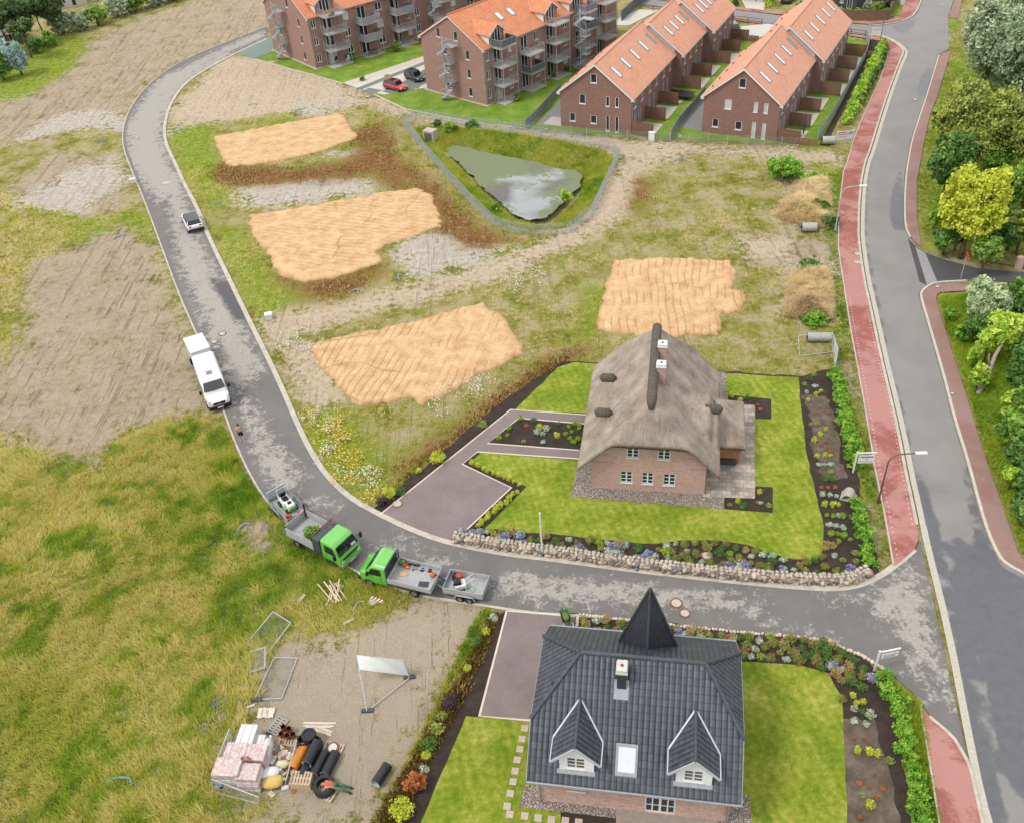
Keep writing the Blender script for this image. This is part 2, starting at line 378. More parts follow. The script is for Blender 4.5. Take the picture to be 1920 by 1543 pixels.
SPL=dict(
 soil=[[(180,70),(290,25),(420,-10),(520,-10),(520,48),(440,72),(350,108),(295,141),(255,183),(233,226),(180,228),(90,262),(-30,280),(-30,200),(60,178),(140,130),(165,95)],
       [(225,420),(285,455),(325,560),(362,640),(382,690),(392,750),(330,790),(250,800),(180,885),(100,865),(40,835),(-40,800),(-40,700),(35,660),(60,500),(130,465)],
       [(10,360),(100,285),(200,290),(250,330),(235,395),(160,415),(110,390)],
       [(430,-20),(620,-30),(520,52),(440,75)],
       [(640,150),(700,178),(760,210),(960,240),(1240,268),(1590,290),(1582,312),(1440,296),(1330,290),(1215,308),(1160,300),(1120,275),(900,258),(800,232),(700,200),(640,180)],
       [(480,608),(560,585),(760,540),(960,482),(1080,424),(1140,350),(1165,292),(1225,300),(1175,400),(1090,452),(960,510),(800,558),(640,600),(500,650)],
       [(1372,440),(1572,442),(1575,512),(1500,505),(1400,495)],
       [(1590,640),(1610,690),(1600,740),(1580,700)],[(1640,960),(1670,1060),(1650,1075),(1632,1000)],
       [(775,1112),(905,1138),(880,1172),(845,1250),(800,1340),(735,1470),(700,1560),(560,1560),(400,1470),(470,1340),(520,1215),(560,1195),(640,1195),(680,1205),(740,1165)],
       [(420,980),(520,970),(530,1020),(470,1035)],[(500,660),(590,650),(640,760),(575,760)]],
 tan=[[(485,600),(560,580),(700,552),(800,530),(960,478),(1080,424),(1140,352),(1168,300),(1222,303),(1178,395),(1090,450),(960,505),(800,556),(640,597),(505,645)],[(690,180),(800,216),(960,243),(1240,270),(1580,292),(1575,306),(1330,286),(1120,272),(900,252),(740,215)],[(1210,300),(1290,285),(1240,265),(1130,280)],[(1490,345),(1545,340),(1556,380),(1552,430),(1490,425),(1455,405),(1475,370)],[(1490,512),(1550,508),(1560,560),(1556,600),(1500,600),(1470,590),(1480,540)],[(318,210),(420,108),(510,108),(640,158),(668,190),(560,208),(440,225),(330,240)],
      [(1390,450),(1490,450),(1480,490),(1400,480)],[(560,195),(640,170),(700,190),(640,210)],
      [(520,650),(600,640),(640,745),(600,770)],
      [(510,610),(760,548),(960,490),(1000,500),(800,560),(600,610)],[(1200,310),(1280,295),(1240,275),(1110,260)],
      [(680,1190),(780,1120),(880,1150),(820,1250),(740,1330),(640,1300),(600,1220)]],
 pale=[[(440,352),(600,325),(705,340),(690,362),(560,382),(460,388)],[(555,192),(640,192),(605,217),(548,213)],
       [(740,455),(815,432),(870,425),(965,465),(880,500),(760,522)],[(620,290),(700,275),(730,300)],
       [(330,250),(165,240),(40,262),(110,215),(190,208)],[(20,385),(120,330),(200,300),(240,330),(150,400)],[(690,330),(790,380),(770,420),(740,360)]],
 brown=[[(690,300),(760,300),(835,365),(905,425),(965,452),(900,470),(830,435),(795,370),(740,335)],[(390,330),(420,305),(560,318),(650,300),(690,270),(740,280),(770,340),(850,420),(950,455),(870,470),(810,430),(740,360),(700,330),(560,345),(430,350)],
        [(640,515),(700,490),(720,510),(640,560),(570,560),(520,520),(560,530)],[(640,255),(720,230),(740,270),(690,300)],
        [(745,880),(850,800),(960,720),(1000,690),(1060,660),(1100,650),(1090,665),(960,745),(830,840),(760,900)],
        [(1195,330),(1225,345),(1200,400),(1185,390)],[(930,1160),(880,1260),(800,1400),(740,1500),(700,1560),(730,1560),(800,1450),(870,1330),(940,1200)]],
 lush=[[(0,90),(80,60),(160,70),(170,100),(130,140),(60,180),(-20,205)],[(310,240),(400,215),(410,300),(430,380),(400,400),(340,330)],
       [(390,420),(440,430),(520,520),(560,560),(520,590),(480,600),(430,510)],[(560,700),(640,740),(700,830),(760,870),(700,945),(660,935),(600,880),(570,810)],
       [(1470,230),(1560,260),(1570,440),(1500,440),(1540,340)],[(1560,520),(1585,520),(1600,640),(1560,640)],[(1560,690),(1640,960),(1660,1080),(1620,1075),(1560,780)],
       [(1640,1265),(1730,1320),(1760,1560),(1700,1560)],[(1740,200),(1800,100),(1960,100),(1960,470),(1740,465),(1725,380)],[(1760,560),(1960,540),(1960,1100),(1840,860),(1790,660)],
       [(0,1280),(120,1300),(250,1400),(150,1480),(0,1420)],[(380,850),(430,880),(480,960),(470,1010),(420,940)],[(560,1040),(680,1090),(740,1120),(700,1160),(600,1120)],[(300,950),(380,980),(360,1060),(290,1010)],
       [(480,240),(560,210),(540,235),(450,245)],[(200,390),(290,400),(320,440),(240,460)],[(100,400),(240,400),(240,470),(130,460)],
       [(1100,540),(1140,540),(1110,640),(1080,640)],[(700,130),(800,180),(1060,200),(960,250),(760,210)]],
 grit=[[(790,1120),(905,1138),(880,1172),(845,1250),(800,1340),(735,1470),(700,1560),(560,1560),(420,1470),(480,1340),(530,1215),(680,1205)]])
POND_EDGE=W2([(790,245),(840,240),(950,252),(1050,268),(1120,285),(1152,300),(1130,350),(1095,405),(1060,428),(1000,432),(940,418),(880,365),(830,310)])
WATER_PX=[(828,282),(858,270),(900,286),(950,293),(1000,303),(1045,316),(1088,322),(1090,345),(1066,372),(1042,395),(1020,410),(990,413),(960,402),(925,370),(893,338),(862,308)]
HEAPS=[W2(q) for q in ([(1490,345),(1545,340),(1556,380),(1552,430),(1490,425),(1455,405),(1475,370)],[(1490,512),(1550,508),(1560,560),(1556,600),(1500,600),(1470,590),(1480,540)])]
def relief(xy,dsoil,dmead):
    z=(fbm(xy,.45,5)-.5)*.16*np.clip(dsoil,0,1)+(fbm(xy,.8,8)-.5)*.18*np.clip(dmead,0,1)
    for q in HEAPS: z=z+np.clip(sdist(xy,q,4.)/2.,0,1)**.7*(1.35+1.2*(fbm(xy,.8,4)-.5))
    dp=sdist(xy,POND_EDGE,6.); z=z-np.clip(dp/3.2,0,1)**1.2*1.25
    return z
NOFLAT=[]                                   # filled below: outlines of everything paved or planted (relief fades there)
def build_ground():
    ys=[12.]; 
    while ys[-1]<330: ys.append(ys[-1]+max(.24,ys[-1]*.0055))
    ys=np.array(ys); xs=np.arange(-75,95,.36)
    far=np.concatenate([[-700,-300,-150],xs,[150,320,700]]); yy=np.concatenate([[-60,-10],ys,[420,600,1100]])
    gx,gy=np.meshgrid(far,yy); xy=np.stack([gx.ravel(),gy.ravel()],1)
    at={}
    for k,ps in SPL.items():
        d=np.zeros(len(xy))
        for q in ps: d=np.maximum(d,np.clip(sdist(xy,W2(q),4.)/2.2*.5+.5,0,1))
        at[k]=d
    soil=np.maximum(at['soil'],np.maximum(at['tan'],at['pale'])); mead=np.ones(len(xy))
    flat=np.zeros(len(xy))
    for q in NOFLAT: flat=np.maximum(flat,np.clip((sdist(xy,W2(q),3.)+1.2)/1.2,0,1))
    nearcam=((xy[:,0]>-76)&(xy[:,0]<96)&(xy[:,1]>11)&(xy[:,1]<330))
    z=relief(xy,soil,1-np.clip(soil,0,1))
    pd=np.clip(sdist(xy,POND_EDGE,3.),0,1)
    z=np.where(pd>0,z,z*(1-flat)-.05*flat); z=np.where(nearcam,z,-.02)
    nx,ny=len(far),len(yy); i=np.arange(nx*ny).reshape(ny,nx)
    f=np.stack([i[:-1,:-1],i[:-1,1:],i[1:,1:],i[1:,:-1]],-1).reshape(-1,4)
    return npmesh('ground',np.column_stack([xy,z]),f,ground_material(),attrs=at,kind='structure',smooth=True)
# ---- pond with duckweed; pale sky reflection is also painted into the water colour
def pond_material():
    t=NT('pond water',.05,.5); n=t.noise(.35,6,.65); n2=t.noise(2.2,6,.7); nl=t.noise(30.,3,.7)
    weed=t.ma('ADD',t.at('weed'),t.ma('ADD',t.ma('MULTIPLY',t.ma('SUBTRACT',n2,.5),1.6),t.ma('MULTIPLY',t.ma('SUBTRACT',n,.5),2.6)))
    f=t.rng(weed,.30,.42)
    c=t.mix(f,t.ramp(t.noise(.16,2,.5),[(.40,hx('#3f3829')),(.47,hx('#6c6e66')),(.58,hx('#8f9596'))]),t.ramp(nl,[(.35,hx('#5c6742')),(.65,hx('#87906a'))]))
    t.set(t.b.inputs['Roughness'],t.rng(f,0,1,.07,.75))
    t.bump(t.noise(6.,2),.002)
    return t.out(c)
# ================= PAVED SURFACES =================
def asphalt(name,c1,c2,wetc,dirt='#8d8880',dk=.35,seam=False):
    t=NT(name,.85,.35); n1=t.noise(.25,5,.6); n2=t.noise(1.1,6,.7); n3=t.noise(5.,4,.7); nf=t.noise(60.,2,.8)
    c=t.ramp(t.ma('ADD',t.ma('MULTIPLY',n1,.5),t.ma('MULTIPLY',nf,.5)),[(.35,hx(c1)),(.65,hx(c2))])
    d=t.ma('ADD',t.at('dirt'),t.ma('ADD',t.ma('MULTIPLY',t.ma('SUBTRACT',n2,.5),1.7),t.ma('MULTIPLY',t.ma('SUBTRACT',n3,.5),.8)))
    c=t.mix(t.ma('MULTIPLY',t.rng(d,.5,.72),dk*1.9),c,t.ramp(n3,[(.3,hx(dirt)),(.7,hx('#b7b2a8'))]))
    wt=t.rng(t.ma('ADD',t.at('wet'),t.ma('MULTIPLY',t.ma('SUBTRACT',n2,.5),.5)),.44,.56)
    c=t.mix(wt,c,t.ramp(n2,[(.3,hx(wetc)),(.7,hx(wetc,1.35))])); t.set(t.b.inputs['Roughness'],t.rng(wt,0,1,.88,.42))
    t.bump(nf,.01); return t.out(c)
def pavers(name,cols,joint,w=.2,h=.1,rot=0.,stain=None,stainc='#d98f86'):
    t=NT(name,.85,.25); uv=t.mp(t.co(),(1,1,1),(0,0,rot))
    b=t.new('ShaderNodeTexBrick'); b.inputs['Scale'].default_value=1; b.inputs['Brick Width'].default_value=w; b.inputs['Row Height'].default_value=h
    b.inputs['Mortar Size'].default_value=.006; b.inputs['Color1'].default_value=(0,0,0,1); b.inputs['Color2'].default_value=(1,1,1,1); t.L(uv,b.inputs['Vector'])
    f=t.ma('ADD',t.ma('MULTIPLY',t.vor(4.5,uv,'Color'),.0),t.ma('ADD',t.ma('MULTIPLY',t.noise(.5,5,.6),.45),t.ma('MULTIPLY',t.noise(9.,4,.75),.55)))
    n=len(cols); c=t.ramp(f,[(.3+.4*i/(n-1),hx(x)) for i,x in enumerate(cols)])
    if stain:
        s=t.rng(t.ma('ADD',t.noise(.22,5,.6,dist=.6),t.ma('MULTIPLY',t.noise(3.5,4,.7),.22)),.55,.66)
        c=t.mix(t.ma('MULTIPLY',s,.62),c,hx(stain))
        sp=t.rng(t.noise(14.,3,.7),.62,.70); c=t.mix(t.ma('MULTIPLY',sp,.4),c,hx(stain))
    c=t.mix(t.ma('MULTIPLY',b.outputs['Fac'],.8),c,hx(joint)); t.bump(t.ma('SUBTRACT',1.,b.outputs['Fac']),.006)
    return t.out(c)
M_STONE=mat('pale kerb stone','#b9b1a3','#d6cfc3',4.,.85,bump=.01)
M_CONC=mat('concrete','#a7a196','#c4beb3',2.5,.9,bump=.01)
M_WHITE=mat('white paint','#e6e6e4','#f2f2f0',2.,.45)
L_RESN=[(500,73),(443,99),(385,130),(346,156),(322,187),(308,221),(305,263),(325,305),(346,352),(370,396),(386,440),(425,521),(463,600),(497,668),(525,728),(557,803),(580,850),(611,897),(655,938),(708,967),(770,997),(840,1022),(950,1043),(1019,1050),(1224,1078),(1515,1108),(1600,1107),(1656,1083),(1689,1058),(1718,1033),(1725,1011)]
L_RESS=[(500,51),(443,73),(352,109),(299,141),(258,182),(234,227),(230,271),(245,313),(273,377),(308,472),(337,551),(367,619),(379,643),(424,777),(445,834),(471,889),(497,932),(532,972),(582,1020),(645,1057),(685,1077),(770,1111),(832,1121),(915,1134),(1000,1147),(1085,1151),(1184,1161),(1300,1174),(1400,1184),(1553,1200),(1619,1229),(1670,1261),(1725,1310),(1743,1341),(1787,1378),(1801,1400),(1815,1425)]
L_STRIP=[(1725,985),(1732,1020),(1772,1184),(1809,1381),(1831,1491),(1856,1580)]
L_MAINL=[(1740,-25),(1731,0),(1718,29),(1698,40),(1669,47),(1629,50),(1575,45),(1500,36),(1436,26),(1369,18),(1240,2),(1200,-3)]
L_MAINL2=[(1200,10),(1240,14),(1369,34),(1428,43),(1500,51),(1568,60),(1625,66),(1651,67),(1678,79),(1696,93),(1697,103),(1687,123),(1668,175),(1651,228),(1634,285),(1625,307),(1617,349),(1613,428),(1616,468),(1625,527),(1635,570),(1657,673),(1675,748),(1690,812),(1704,887),(1718,950)]+L_STRIP
L_MAINR=[(1792,-25),(1788,0),(1777,34),(1779,60),(1779,92),(1758,105),(1748,139),(1733,188),(1716,237),(1706,270),(1696,329),(1693,389),(1695,428),(1704,446),(1716,460),(1737,474),(1777,488),(1837,503),(1940,511)]
L_MAINR2=[(1960,530),(1811,526),(1754,529),(1738,536),(1725,546),(1722,556),(1738,609),(1768,714),(1784,780),(1811,867),(1834,955),(1850,1005),(1868,1043),(1881,1058),(1925,1083),(1960,1100)]
def offs(px,d):                              # parallel line on the ground, d metres to the left of travel
    w=W2(px); t=np.gradient(w,axis=0); t/=np.linalg.norm(t,axis=1)[:,None]; return w+np.stack([-t[:,1],t[:,0]],1)*d
def strip(name,px,d0,d1,z0,z1,m):
    """kerb or line: a closed band between two offsets of a line, with real height"""
    a=offs(px,d0); b=offs(px,d1); mb=MB(); n=len(a)
    v=[(*a[i],z0) for i in range(n)]+[(*b[i],z0) for i in range(n)]+[(*b[i],z1) for i in range(n)]+[(*a[i],z1) for i in range(n)]
    f=[]
    for i in range(n-1):
        for r0,r1 in ((1,2),(2,3),(3,0)): f.append((r0*n+i,r0*n+i+1,r1*n+i+1,r1*n+i))
    f+=[(0,n,2*n,3*n),(n-1,4*n-1,3*n-1,2*n-1)]
    mb.add(v,f); o=mb.build(name,m); o['kind']='structure'; return o
def dens(px,it=2): return [tuple(p) for p in smooth(px,it,False)]
A_RES=asphalt('residential asphalt','#666462','#7f7c79','#3f3e3e','#9a958d',.46)
A_MAIN=asphalt('main road asphalt','#827f7d','#959390','#5b5c60','#a8a59e',.2)
A_SIDE=asphalt('dark side road asphalt','#454446','#57565a','#38383a','#77756f',.3)
RED=pavers('red path pavers',['#8f5247','#a2645a','#ad7267'],'#824c42',.2,.1,R(12),'#cf9f98')
BRO=pavers('brownish footpath pavers',['#8a6a62','#9b7a70','#aa8b80'],'#7a5e57',.2,.1,R(-14),'#a68a82')
resroad=[*dens(L_RESN),*reversed(dens(L_RESS))]
sheet('residential_road',resroad,.03,A_RES,.7,dict(dirt=[
  [(300,330),(345,310),(350,360),(365,420),(440,560),(470,620),(500,690),(440,760),(400,660),(330,500)],[(240,230),(300,180),(420,90),(440,100),(330,180),(300,250)],[(232,300),(228,240),(290,150),(440,78),(500,55),(500,70),(400,112),(318,190),(306,255),(340,350),(300,390),(265,350)],[(320,520),(370,620),(440,740),(430,760),(370,650)],
  [(440,750),(470,740),(500,800),(560,870),(575,900),(520,940),(470,860)],[(560,940),(620,930),(640,950),(580,960)],
  [(905,1090),(960,1070),(1180,1090),(1440,1120),(1430,1155),(1200,1140),(1000,1130),(910,1110)],[(1420,1165),(1500,1170),(1560,1195),(1480,1190)],[(1530,1110),(1580,1120),(1560,1140)],
  [(1600,1120),(1660,1090),(1715,1040),(1750,1150),(1790,1340),(1720,1290),(1690,1200)],[(690,1010),(760,1030),(800,1060),(700,1040)],[(720,1000),(860,1050),(830,1075)]],
  wet=[[(390,520),(430,530),(470,600),(440,600)]]),fall=2.2)
mainroad=[*dens(L_MAINL[:6],1),*L_MAINL[6:],*L_MAINL2[:6],*dens(L_MAINL2[6:],1),(1990,1580),(1990,1130),*reversed(L_MAINR2),*reversed(L_MAINR)]
sheet('main_road',mainroad,.034,A_MAIN,.7,dict(wet=[
  [(1625,300),(1638,290),(1628,349),(1625,428),(1629,468),(1643,540),(1672,680),(1692,760),(1704,810),(1712,870),(1735,905),(1760,980),(1780,1090),(1790,1190),(1850,1420),(1870,1580),(1850,1580),(1770,1170),(1727,990),(1700,880),(1660,690),(1617,470),(1614,400)],
  [(1690,310),(1670,370),(1668,410),(1675,430),(1700,435),(1695,380)],[(1743,120),(1725,150),(1720,180),(1737,182),(1750,140)],
  [(1800,850),(1812,920),(1825,1000),(1818,1040),(1795,985),(1800,1100),(1850,1290),(1880,1450),(1990,1580),(1990,1130),(1880,1060),(1850,1010),(1815,880)],[(1800,990),(1830,1180),(1840,1330),(1900,1580),(1860,1580),(1790,1180),(1780,1020)],
  [(1672,50),(1700,42),(1720,34),(1712,50),(1690,66)],[(1655,70),(1690,82),(1698,100),(1706,90)]],
  dirt=[[(1800,1010),(1815,1080),(1835,1220),(1845,1270),(1830,1180)],[(1820,1050),(1842,1055),(1838,1075)],[(1828,1075),(1850,1090),(1840,1110)],[(1880,1250),(1910,1270),(1905,1330)]]),fall=.8)
sheet('side_road',[(1702,447),(1716,461),(1737,475),(1777,489),(1837,504),(1990,516),(1990,534),(1811,525),(1754,528),(1737,535),(1724,528)],.0385,A_SIDE)
sheet('road_setts',[(1716,463),(1735,475),(1757,527),(1738,535)],.0425,mat('grey setts','#8e8e8f','#a2a2a2',9.,.85))
NOFLAT+= [resroad,mainroad]
# kerbs
LIGHTK=mat('light kerb','#aea597','#d0c8bb',1.3,.85,bump=.01)
for nm,px,a,b,z in (('kerb',L_RESN[:-1],-.05,.38,.07),('kerb',L_RESS[:21],-.02,-.18,.07),('kerb',L_RESS[20:27],-.02,-.2,.06)):
    strip(nm,dens(px),a,b,-.05,z,LIGHTK)
strip('gutter',dens(L_RESS[:21]),.06,.34,.0,.036,mat('dark gutter','#6a6866','#7e7b78',5.,.8))
strip('kerb',dens(L_MAINL2[6:-len(L_STRIP)]+L_STRIP[:1],1),-.12,-.34,-.05,.13,LIGHTK)
strip('gutter',dens(L_MAINL2[6:-len(L_STRIP)]+L_STRIP[:1],1),.0,.38,.0,.0395,mat('sett gutter','#b0aa9c','#c9c3b4',6.,.85))
strip('gutter',dens(L_STRIP,1),.0,.42,.0,.0395,mat('sett gutter','#b0aa9c','#c9c3b4',6.,.85))
strip('kerb',dens(L_MAINL[:6],1),-.1,-.34,-.05,.13,LIGHTK)
strip('kerb',dens(L_MAINR[5:14],1),.06,.22,-.05,.12,M_STONE)
strip('kerb',dens(L_MAINR2[1:],1),.06,.26,-.05,.12,M_STONE)
# footpaths
PATH_L=[(1568,61),(1624,68),(1650,69),(1676,81),(1693,94),(1694,104),(1683,124),(1664,175),(1647,228),(1630,285),(1621,307),(1613,349),(1609,428),(1612,468),(1621,527),(1631,570),(1652,673),(1670,748),(1685,812),(1698,887),(1712,955),(1722,1000),(1721,1015),(1713,1030),(1688,1052),(1676,1060),(1667,1008),(1659,961),(1640,873),(1637,850),(1619,744),(1597,625),(1585,550),(1580,517),(1573,468),(1573,399),(1582,325),(1591,300),(1599,270),(1617,224),(1651,150),(1664,110),(1667,92),(1651,77),(1610,70),(1568,64)]
sheet('footpath',PATH_L,.11,RED)
strip('path_edging',[(1667,92),(1664,110),(1651,150),(1617,224),(1599,270),(1591,300),(1582,325),(1573,399),(1573,468),(1580,517),(1585,550),(1597,625),(1619,744),(1637,850),(1640,873),(1659,961),(1667,1008),(1676,1060)],.0,-.1,-.05,.125,LIGHTK)
sheet('footpath',[(1728,-20),(1717,26),(1697,36),(1668,42),(1629,46),(1576,41),(1576,36),(1630,40),(1660,38),(1689,28),(1702,-20)],.11,RED)
sheet('footpath',[(1240,12),(1369,32),(1428,42),(1428,46),(1369,37),(1240,17)],.11,RED)
sheet('footpath',[(1200,-8),(1369,12),(1436,20),(1560,34),(1560,37),(1436,25),(1369,17),(1200,-4)],.11,RED)
sheet('footpath',[(1725,1319),(1743,1343),(1787,1380),(1801,1402),(1822,1440),(1840,1530),(1852,1580),(1768,1580),(1745,1436)],.11,RED)
strip('kerb',dens([(1743,1343),(1787,1380),(1801,1402),(1820,1436),(1830,1480),(1850,1570)],1),.02,-.16,-.05,.13,LIGHTK)
strip('path_edging',[(1725,1319),(1745,1436),(1768,1580)],.0,-.1,-.05,.125,LIGHTK)
PR1=[(1790,0),(1780,33),(1797,36),(1806,-15)]
PR2=[(1782,96),(1761,107),(1751,140),(1736,189),(1719,238),(1709,271),(1699,330),(1696,389),(1698,426),(1707,444),(1719,457),(1728,464),(1719,409),(1719,339),(1732,270),(1744,214),(1757,182),(1782,100)]
PR3=[(1757,532),(1741,539),(1728,549),(1726,556),(1742,609),(1772,714),(1788,780),(1815,867),(1838,955),(1854,1003),(1872,1040),(1885,1055),(1928,1079),(1965,1098),(1965,1068),(1920,1050),(1910,1037),(1881,951),(1845,850),(1817,758),(1785,659),(1755,562),(1757,552),(1764,548),(1815,545),(1815,534)]
def dots(px,d,n0):
    mb=MB(); w=offs(px,d); 
    for i in range(len(w)-1):
        a,b=w[i],w[i+1]; L=np.linalg.norm(b-a); n=int(L/.45)
        for k in range(n): p=a+(b-a)*k/n; mb.poly([(p[0]-.045,p[1]-.045,.1145),(p[0]+.045,p[1]-.045,.1145),(p[0]+.045,p[1]+.045,.1145),(p[0]-.045,p[1]+.045,.1145)])
    o=mb.build('path_marking',mat('pale marking stones','#d0beb2','#e4d6cb',3.,.8),recalc=False); o['kind']='structure'
dots([(1587,560),(1597,625),(1619,744),(1637,850),(1640,873),(1659,961),(1667,1008),(1675,1052)],.28,0)
dots([(1631,580),(1652,673),(1670,748),(1685,812),(1698,887),(1712,955),(1720,995)],-.28,0)
for q in (PR1,PR2,PR3): sheet('footpath',q,.11,BRO)
NOFLAT+=[PATH_L,PR2,PR3]
# ================= LAWNS, BEDS, PATHS OF THE PLOTS =================
def lawnmat():
    t=NT('mown lawn',.9,.15); n=t.noise(.4,5,.6); n2=t.noise(2.6,5,.7); nf=t.noise(30.,3,.8)
    wv=t.new('ShaderNodeTexWave',wave_type='BANDS',bands_direction='X'); wv.inputs['Scale'].default_value=.5; wv.inputs['Distortion'].default_value=2.5; wv.inputs['Detail'].default_value=2
    t.L(t.mp(t.co(),(1,1,1),(0,0,R(-10))),wv.inputs['Vector'])
    f=t.ma('ADD',t.ma('ADD',t.ma('MULTIPLY',n,.35),t.ma('MULTIPLY',n2,.35)),t.ma('ADD',t.ma('MULTIPLY',nf,.25),t.ma('MULTIPLY',wv.outputs['Fac'],.025)))
    c=t.ramp(f,[(.41,hx('#6b851c')),(.47,hx('#849629')),(.53,hx('#9ca63a')),(.59,hx('#bfb96a'))])
    t.bump(nf,.05); return t.out(c)
LAWN=lawnmat()
def lawnmat2():
    t=NT('deep green lawn',.9,.15); f=t.ma('ADD',t.ma('MULTIPLY',t.noise(.5,5,.6),.5),t.ma('MULTIPLY',t.noise(9.,4,.8),.5))
    c=t.ramp(f,[(.36,hx('#587e26')),(.5,hx('#76952f')),(.64,hx('#9ca850'))]); t.bump(t.noise(20.,3),.06); return t.out(c)
LAWN2=lawnmat2()
def mulchmat():
    t=NT('dark planting soil',.95,.1); f=t.ma('ADD',t.ma('MULTIPLY',t.noise(1.2,5,.7),.4),t.ma('MULTIPLY',t.noise(26.,3,.8),.6))
    c=t.ramp(f,[(.34,hx('#2e2826')),(.5,hx('#453c37')),(.62,hx('#584d45')),(.74,hx('#7c6f63'))]); t.bump(t.noise(30.,3),.05); return t.out(c)
MULCH=mulchmat()
def drysoil():
    t=NT('dry bed soil',.95,.1); f=t.ma('ADD',t.ma('MULTIPLY',t.noise(.9,5,.7),.5),t.ma('MULTIPLY',t.noise(22.,3,.8),.5))
    c=t.ramp(f,[(.38,hx('#4f453c')),(.5,hx('#6b5f53')),(.62,hx('#8a7d70'))]); t.bump(t.noise(24.,3),.05); return t.out(c)
DRYSOIL=drysoil()
def pebbles():
    t=NT('pebbles',.8,.3); v=t.vor(13.,out='Color'); d=t.vor(13.,out='Distance')
    s=t.new('ShaderNodeSeparateColor'); t.L(v,s.inputs[0])
    c=t.ramp(s.outputs[0],[(.1,hx('#8b8178')),(.35,hx('#b7a99c')),(.6,hx('#cdbfb2')),(.8,hx('#a89a96')),(.95,hx('#e6ddd3'))])
    c=t.mix(t.rng(d,.3,.62),c,hx('#6e655c')); t.bump(t.ma('SUBTRACT',1.,d),.05); return t.out(c)
PEB=pebbles()
def slabs():
    t=NT('natural stone slabs',.8,.3); uv=t.mp(t.co(),(1,1,1),(0,0,R(12.2)))
    b=t.new('ShaderNodeTexBrick'); b.inputs['Scale'].default_value=1; b.inputs['Brick Width'].default_value=.6; b.inputs['Row Height'].default_value=.42; b.inputs['Mortar Size'].default_value=.012
    b.inputs['Color1'].default_value=(0,0,0,1); b.inputs['Color2'].default_value=(1,1,1,1); t.L(uv,b.inputs['Vector'])
    sx=t.new('ShaderNodeSeparateXYZ'); t.L(uv,sx.inputs[0]); row=t.ma('FLOOR',t.ma('DIVIDE',sx.outputs[1],.42))
    cl=t.ma('FLOOR',t.ma('ADD',t.ma('DIVIDE',sx.outputs[0],.6),t.ma('MULTIPLY',t.ma('MODULO',row,2.),.5)))
    cx=t.new('ShaderNodeCombineXYZ'); t.L(cl,cx.inputs[0]); t.L(row,cx.inputs[1]); wn_=t.new('ShaderNodeTexWhiteNoise',noise_dimensions='2D'); t.L(cx.outputs[0],wn_.inputs['Vector'])
    c=t.ramp(t.ma('ADD',t.ma('MULTIPLY',wn_.outputs['Value'],.75),t.ma('MULTIPLY',t.noise(3.,4),.25)),[(.15,hx('#8f8a82')),(.4,hx('#a69c90')),(.6,hx('#b4a592')),(.85,hx('#c3b6a8'))])
    return t.out(t.mix(b.outputs['Fac'],c,hx('#6d675f')))
SLABS=slabs()
DRIVE=pavers('plum driveway pavers',['#7a6e6d','#8c7f7d','#9d908c'],'#6a605d',.2,.1,R(35))
M_EDGE=mat('pale edging stone','#cfc0b0','#e3d8cc',8.,.85)
# thatched house plot
TH_PLOT=[(1063,677),(1130,680),(1340,695),(1500,706),(1560,690),(1650,1075),(1600,1088),(1515,1092),(1224,1060),(1019,1033),(850,1004),(712,965),(700,955),(760,905),(930,760),(1050,680)]
NOFLAT.append(TH_PLOT)
sheet('planting_bed',TH_PLOT,.035,MULCH,rag=.25)
sheet('lawn',dens([(1075,680),(1130,683),(1340,699),(1497,708),(1502,760),(1512,850),(1530,930),(1545,985),(1543,1030),(1528,1048),(1490,1048),(1440,1035),(1400,1020),(1340,1012),(1280,1012),(1230,1019),(1170,1016),(1080,1005),(990,998),(905,990),(985,912),(880,868),(900,849),(1085,862),(1100,775),(965,769),(1045,690)],0),.043,LAWN,rag=.1)
sheet('planting_bed',[(973,785),(1098,797),(1085,843),(920,831)],.050,MULCH)
sheet('planting_bed',[(1365,740),(1446,748),(1446,786),(1416,785),(1416,762),(1365,758)],.0505,MULCH)
sheet('planting_bed',[(1358,932),(1416,932),(1416,911),(1449,913),(1449,961),(1358,954)],.0505,MULCH)
sheet('planting_bed',[(868,871),(878,866),(987,912),(918,982),(895,1000),(880,990),(976,916)],.0505,MULCH)
sheet('dry_bed',[(1508,740),(1552,745),(1580,860),(1588,900),(1548,905),(1530,850)],.0475,DRYSOIL,rag=.7)
drv=[(958,769),(1101,779),(1099,796),(973,785),(914,832),(1086,845),(1085,861),(895,848),(867,871),(959,915),(848,1019),(712,966)]
sheet('driveway',drv,.0545,DRIVE)
for q in ([(712,966),(958,769),(1101,779)],[(1099,796),(973,785),(914,832),(1086,845)],[(1085,861),(895,848),(867,871),(959,915),(848,1019)]): strip('edging_stones',q,-.06,.06,.0,.075,M_EDGE)
sheet('gravel_border',[(1072,931),(1358,954),(1358,935),(1362,700),(1330,690),(1105,775),(1085,850)],.0585,PEB)
sheet('patio',[(1318,905),(1415,932),(1415,760),(1360,755),(1352,740)],.0625,SLABS)
sheet('patio',[(1320,900),(1318,931),(1415,934),(1416,900)],.0665,SLABS)
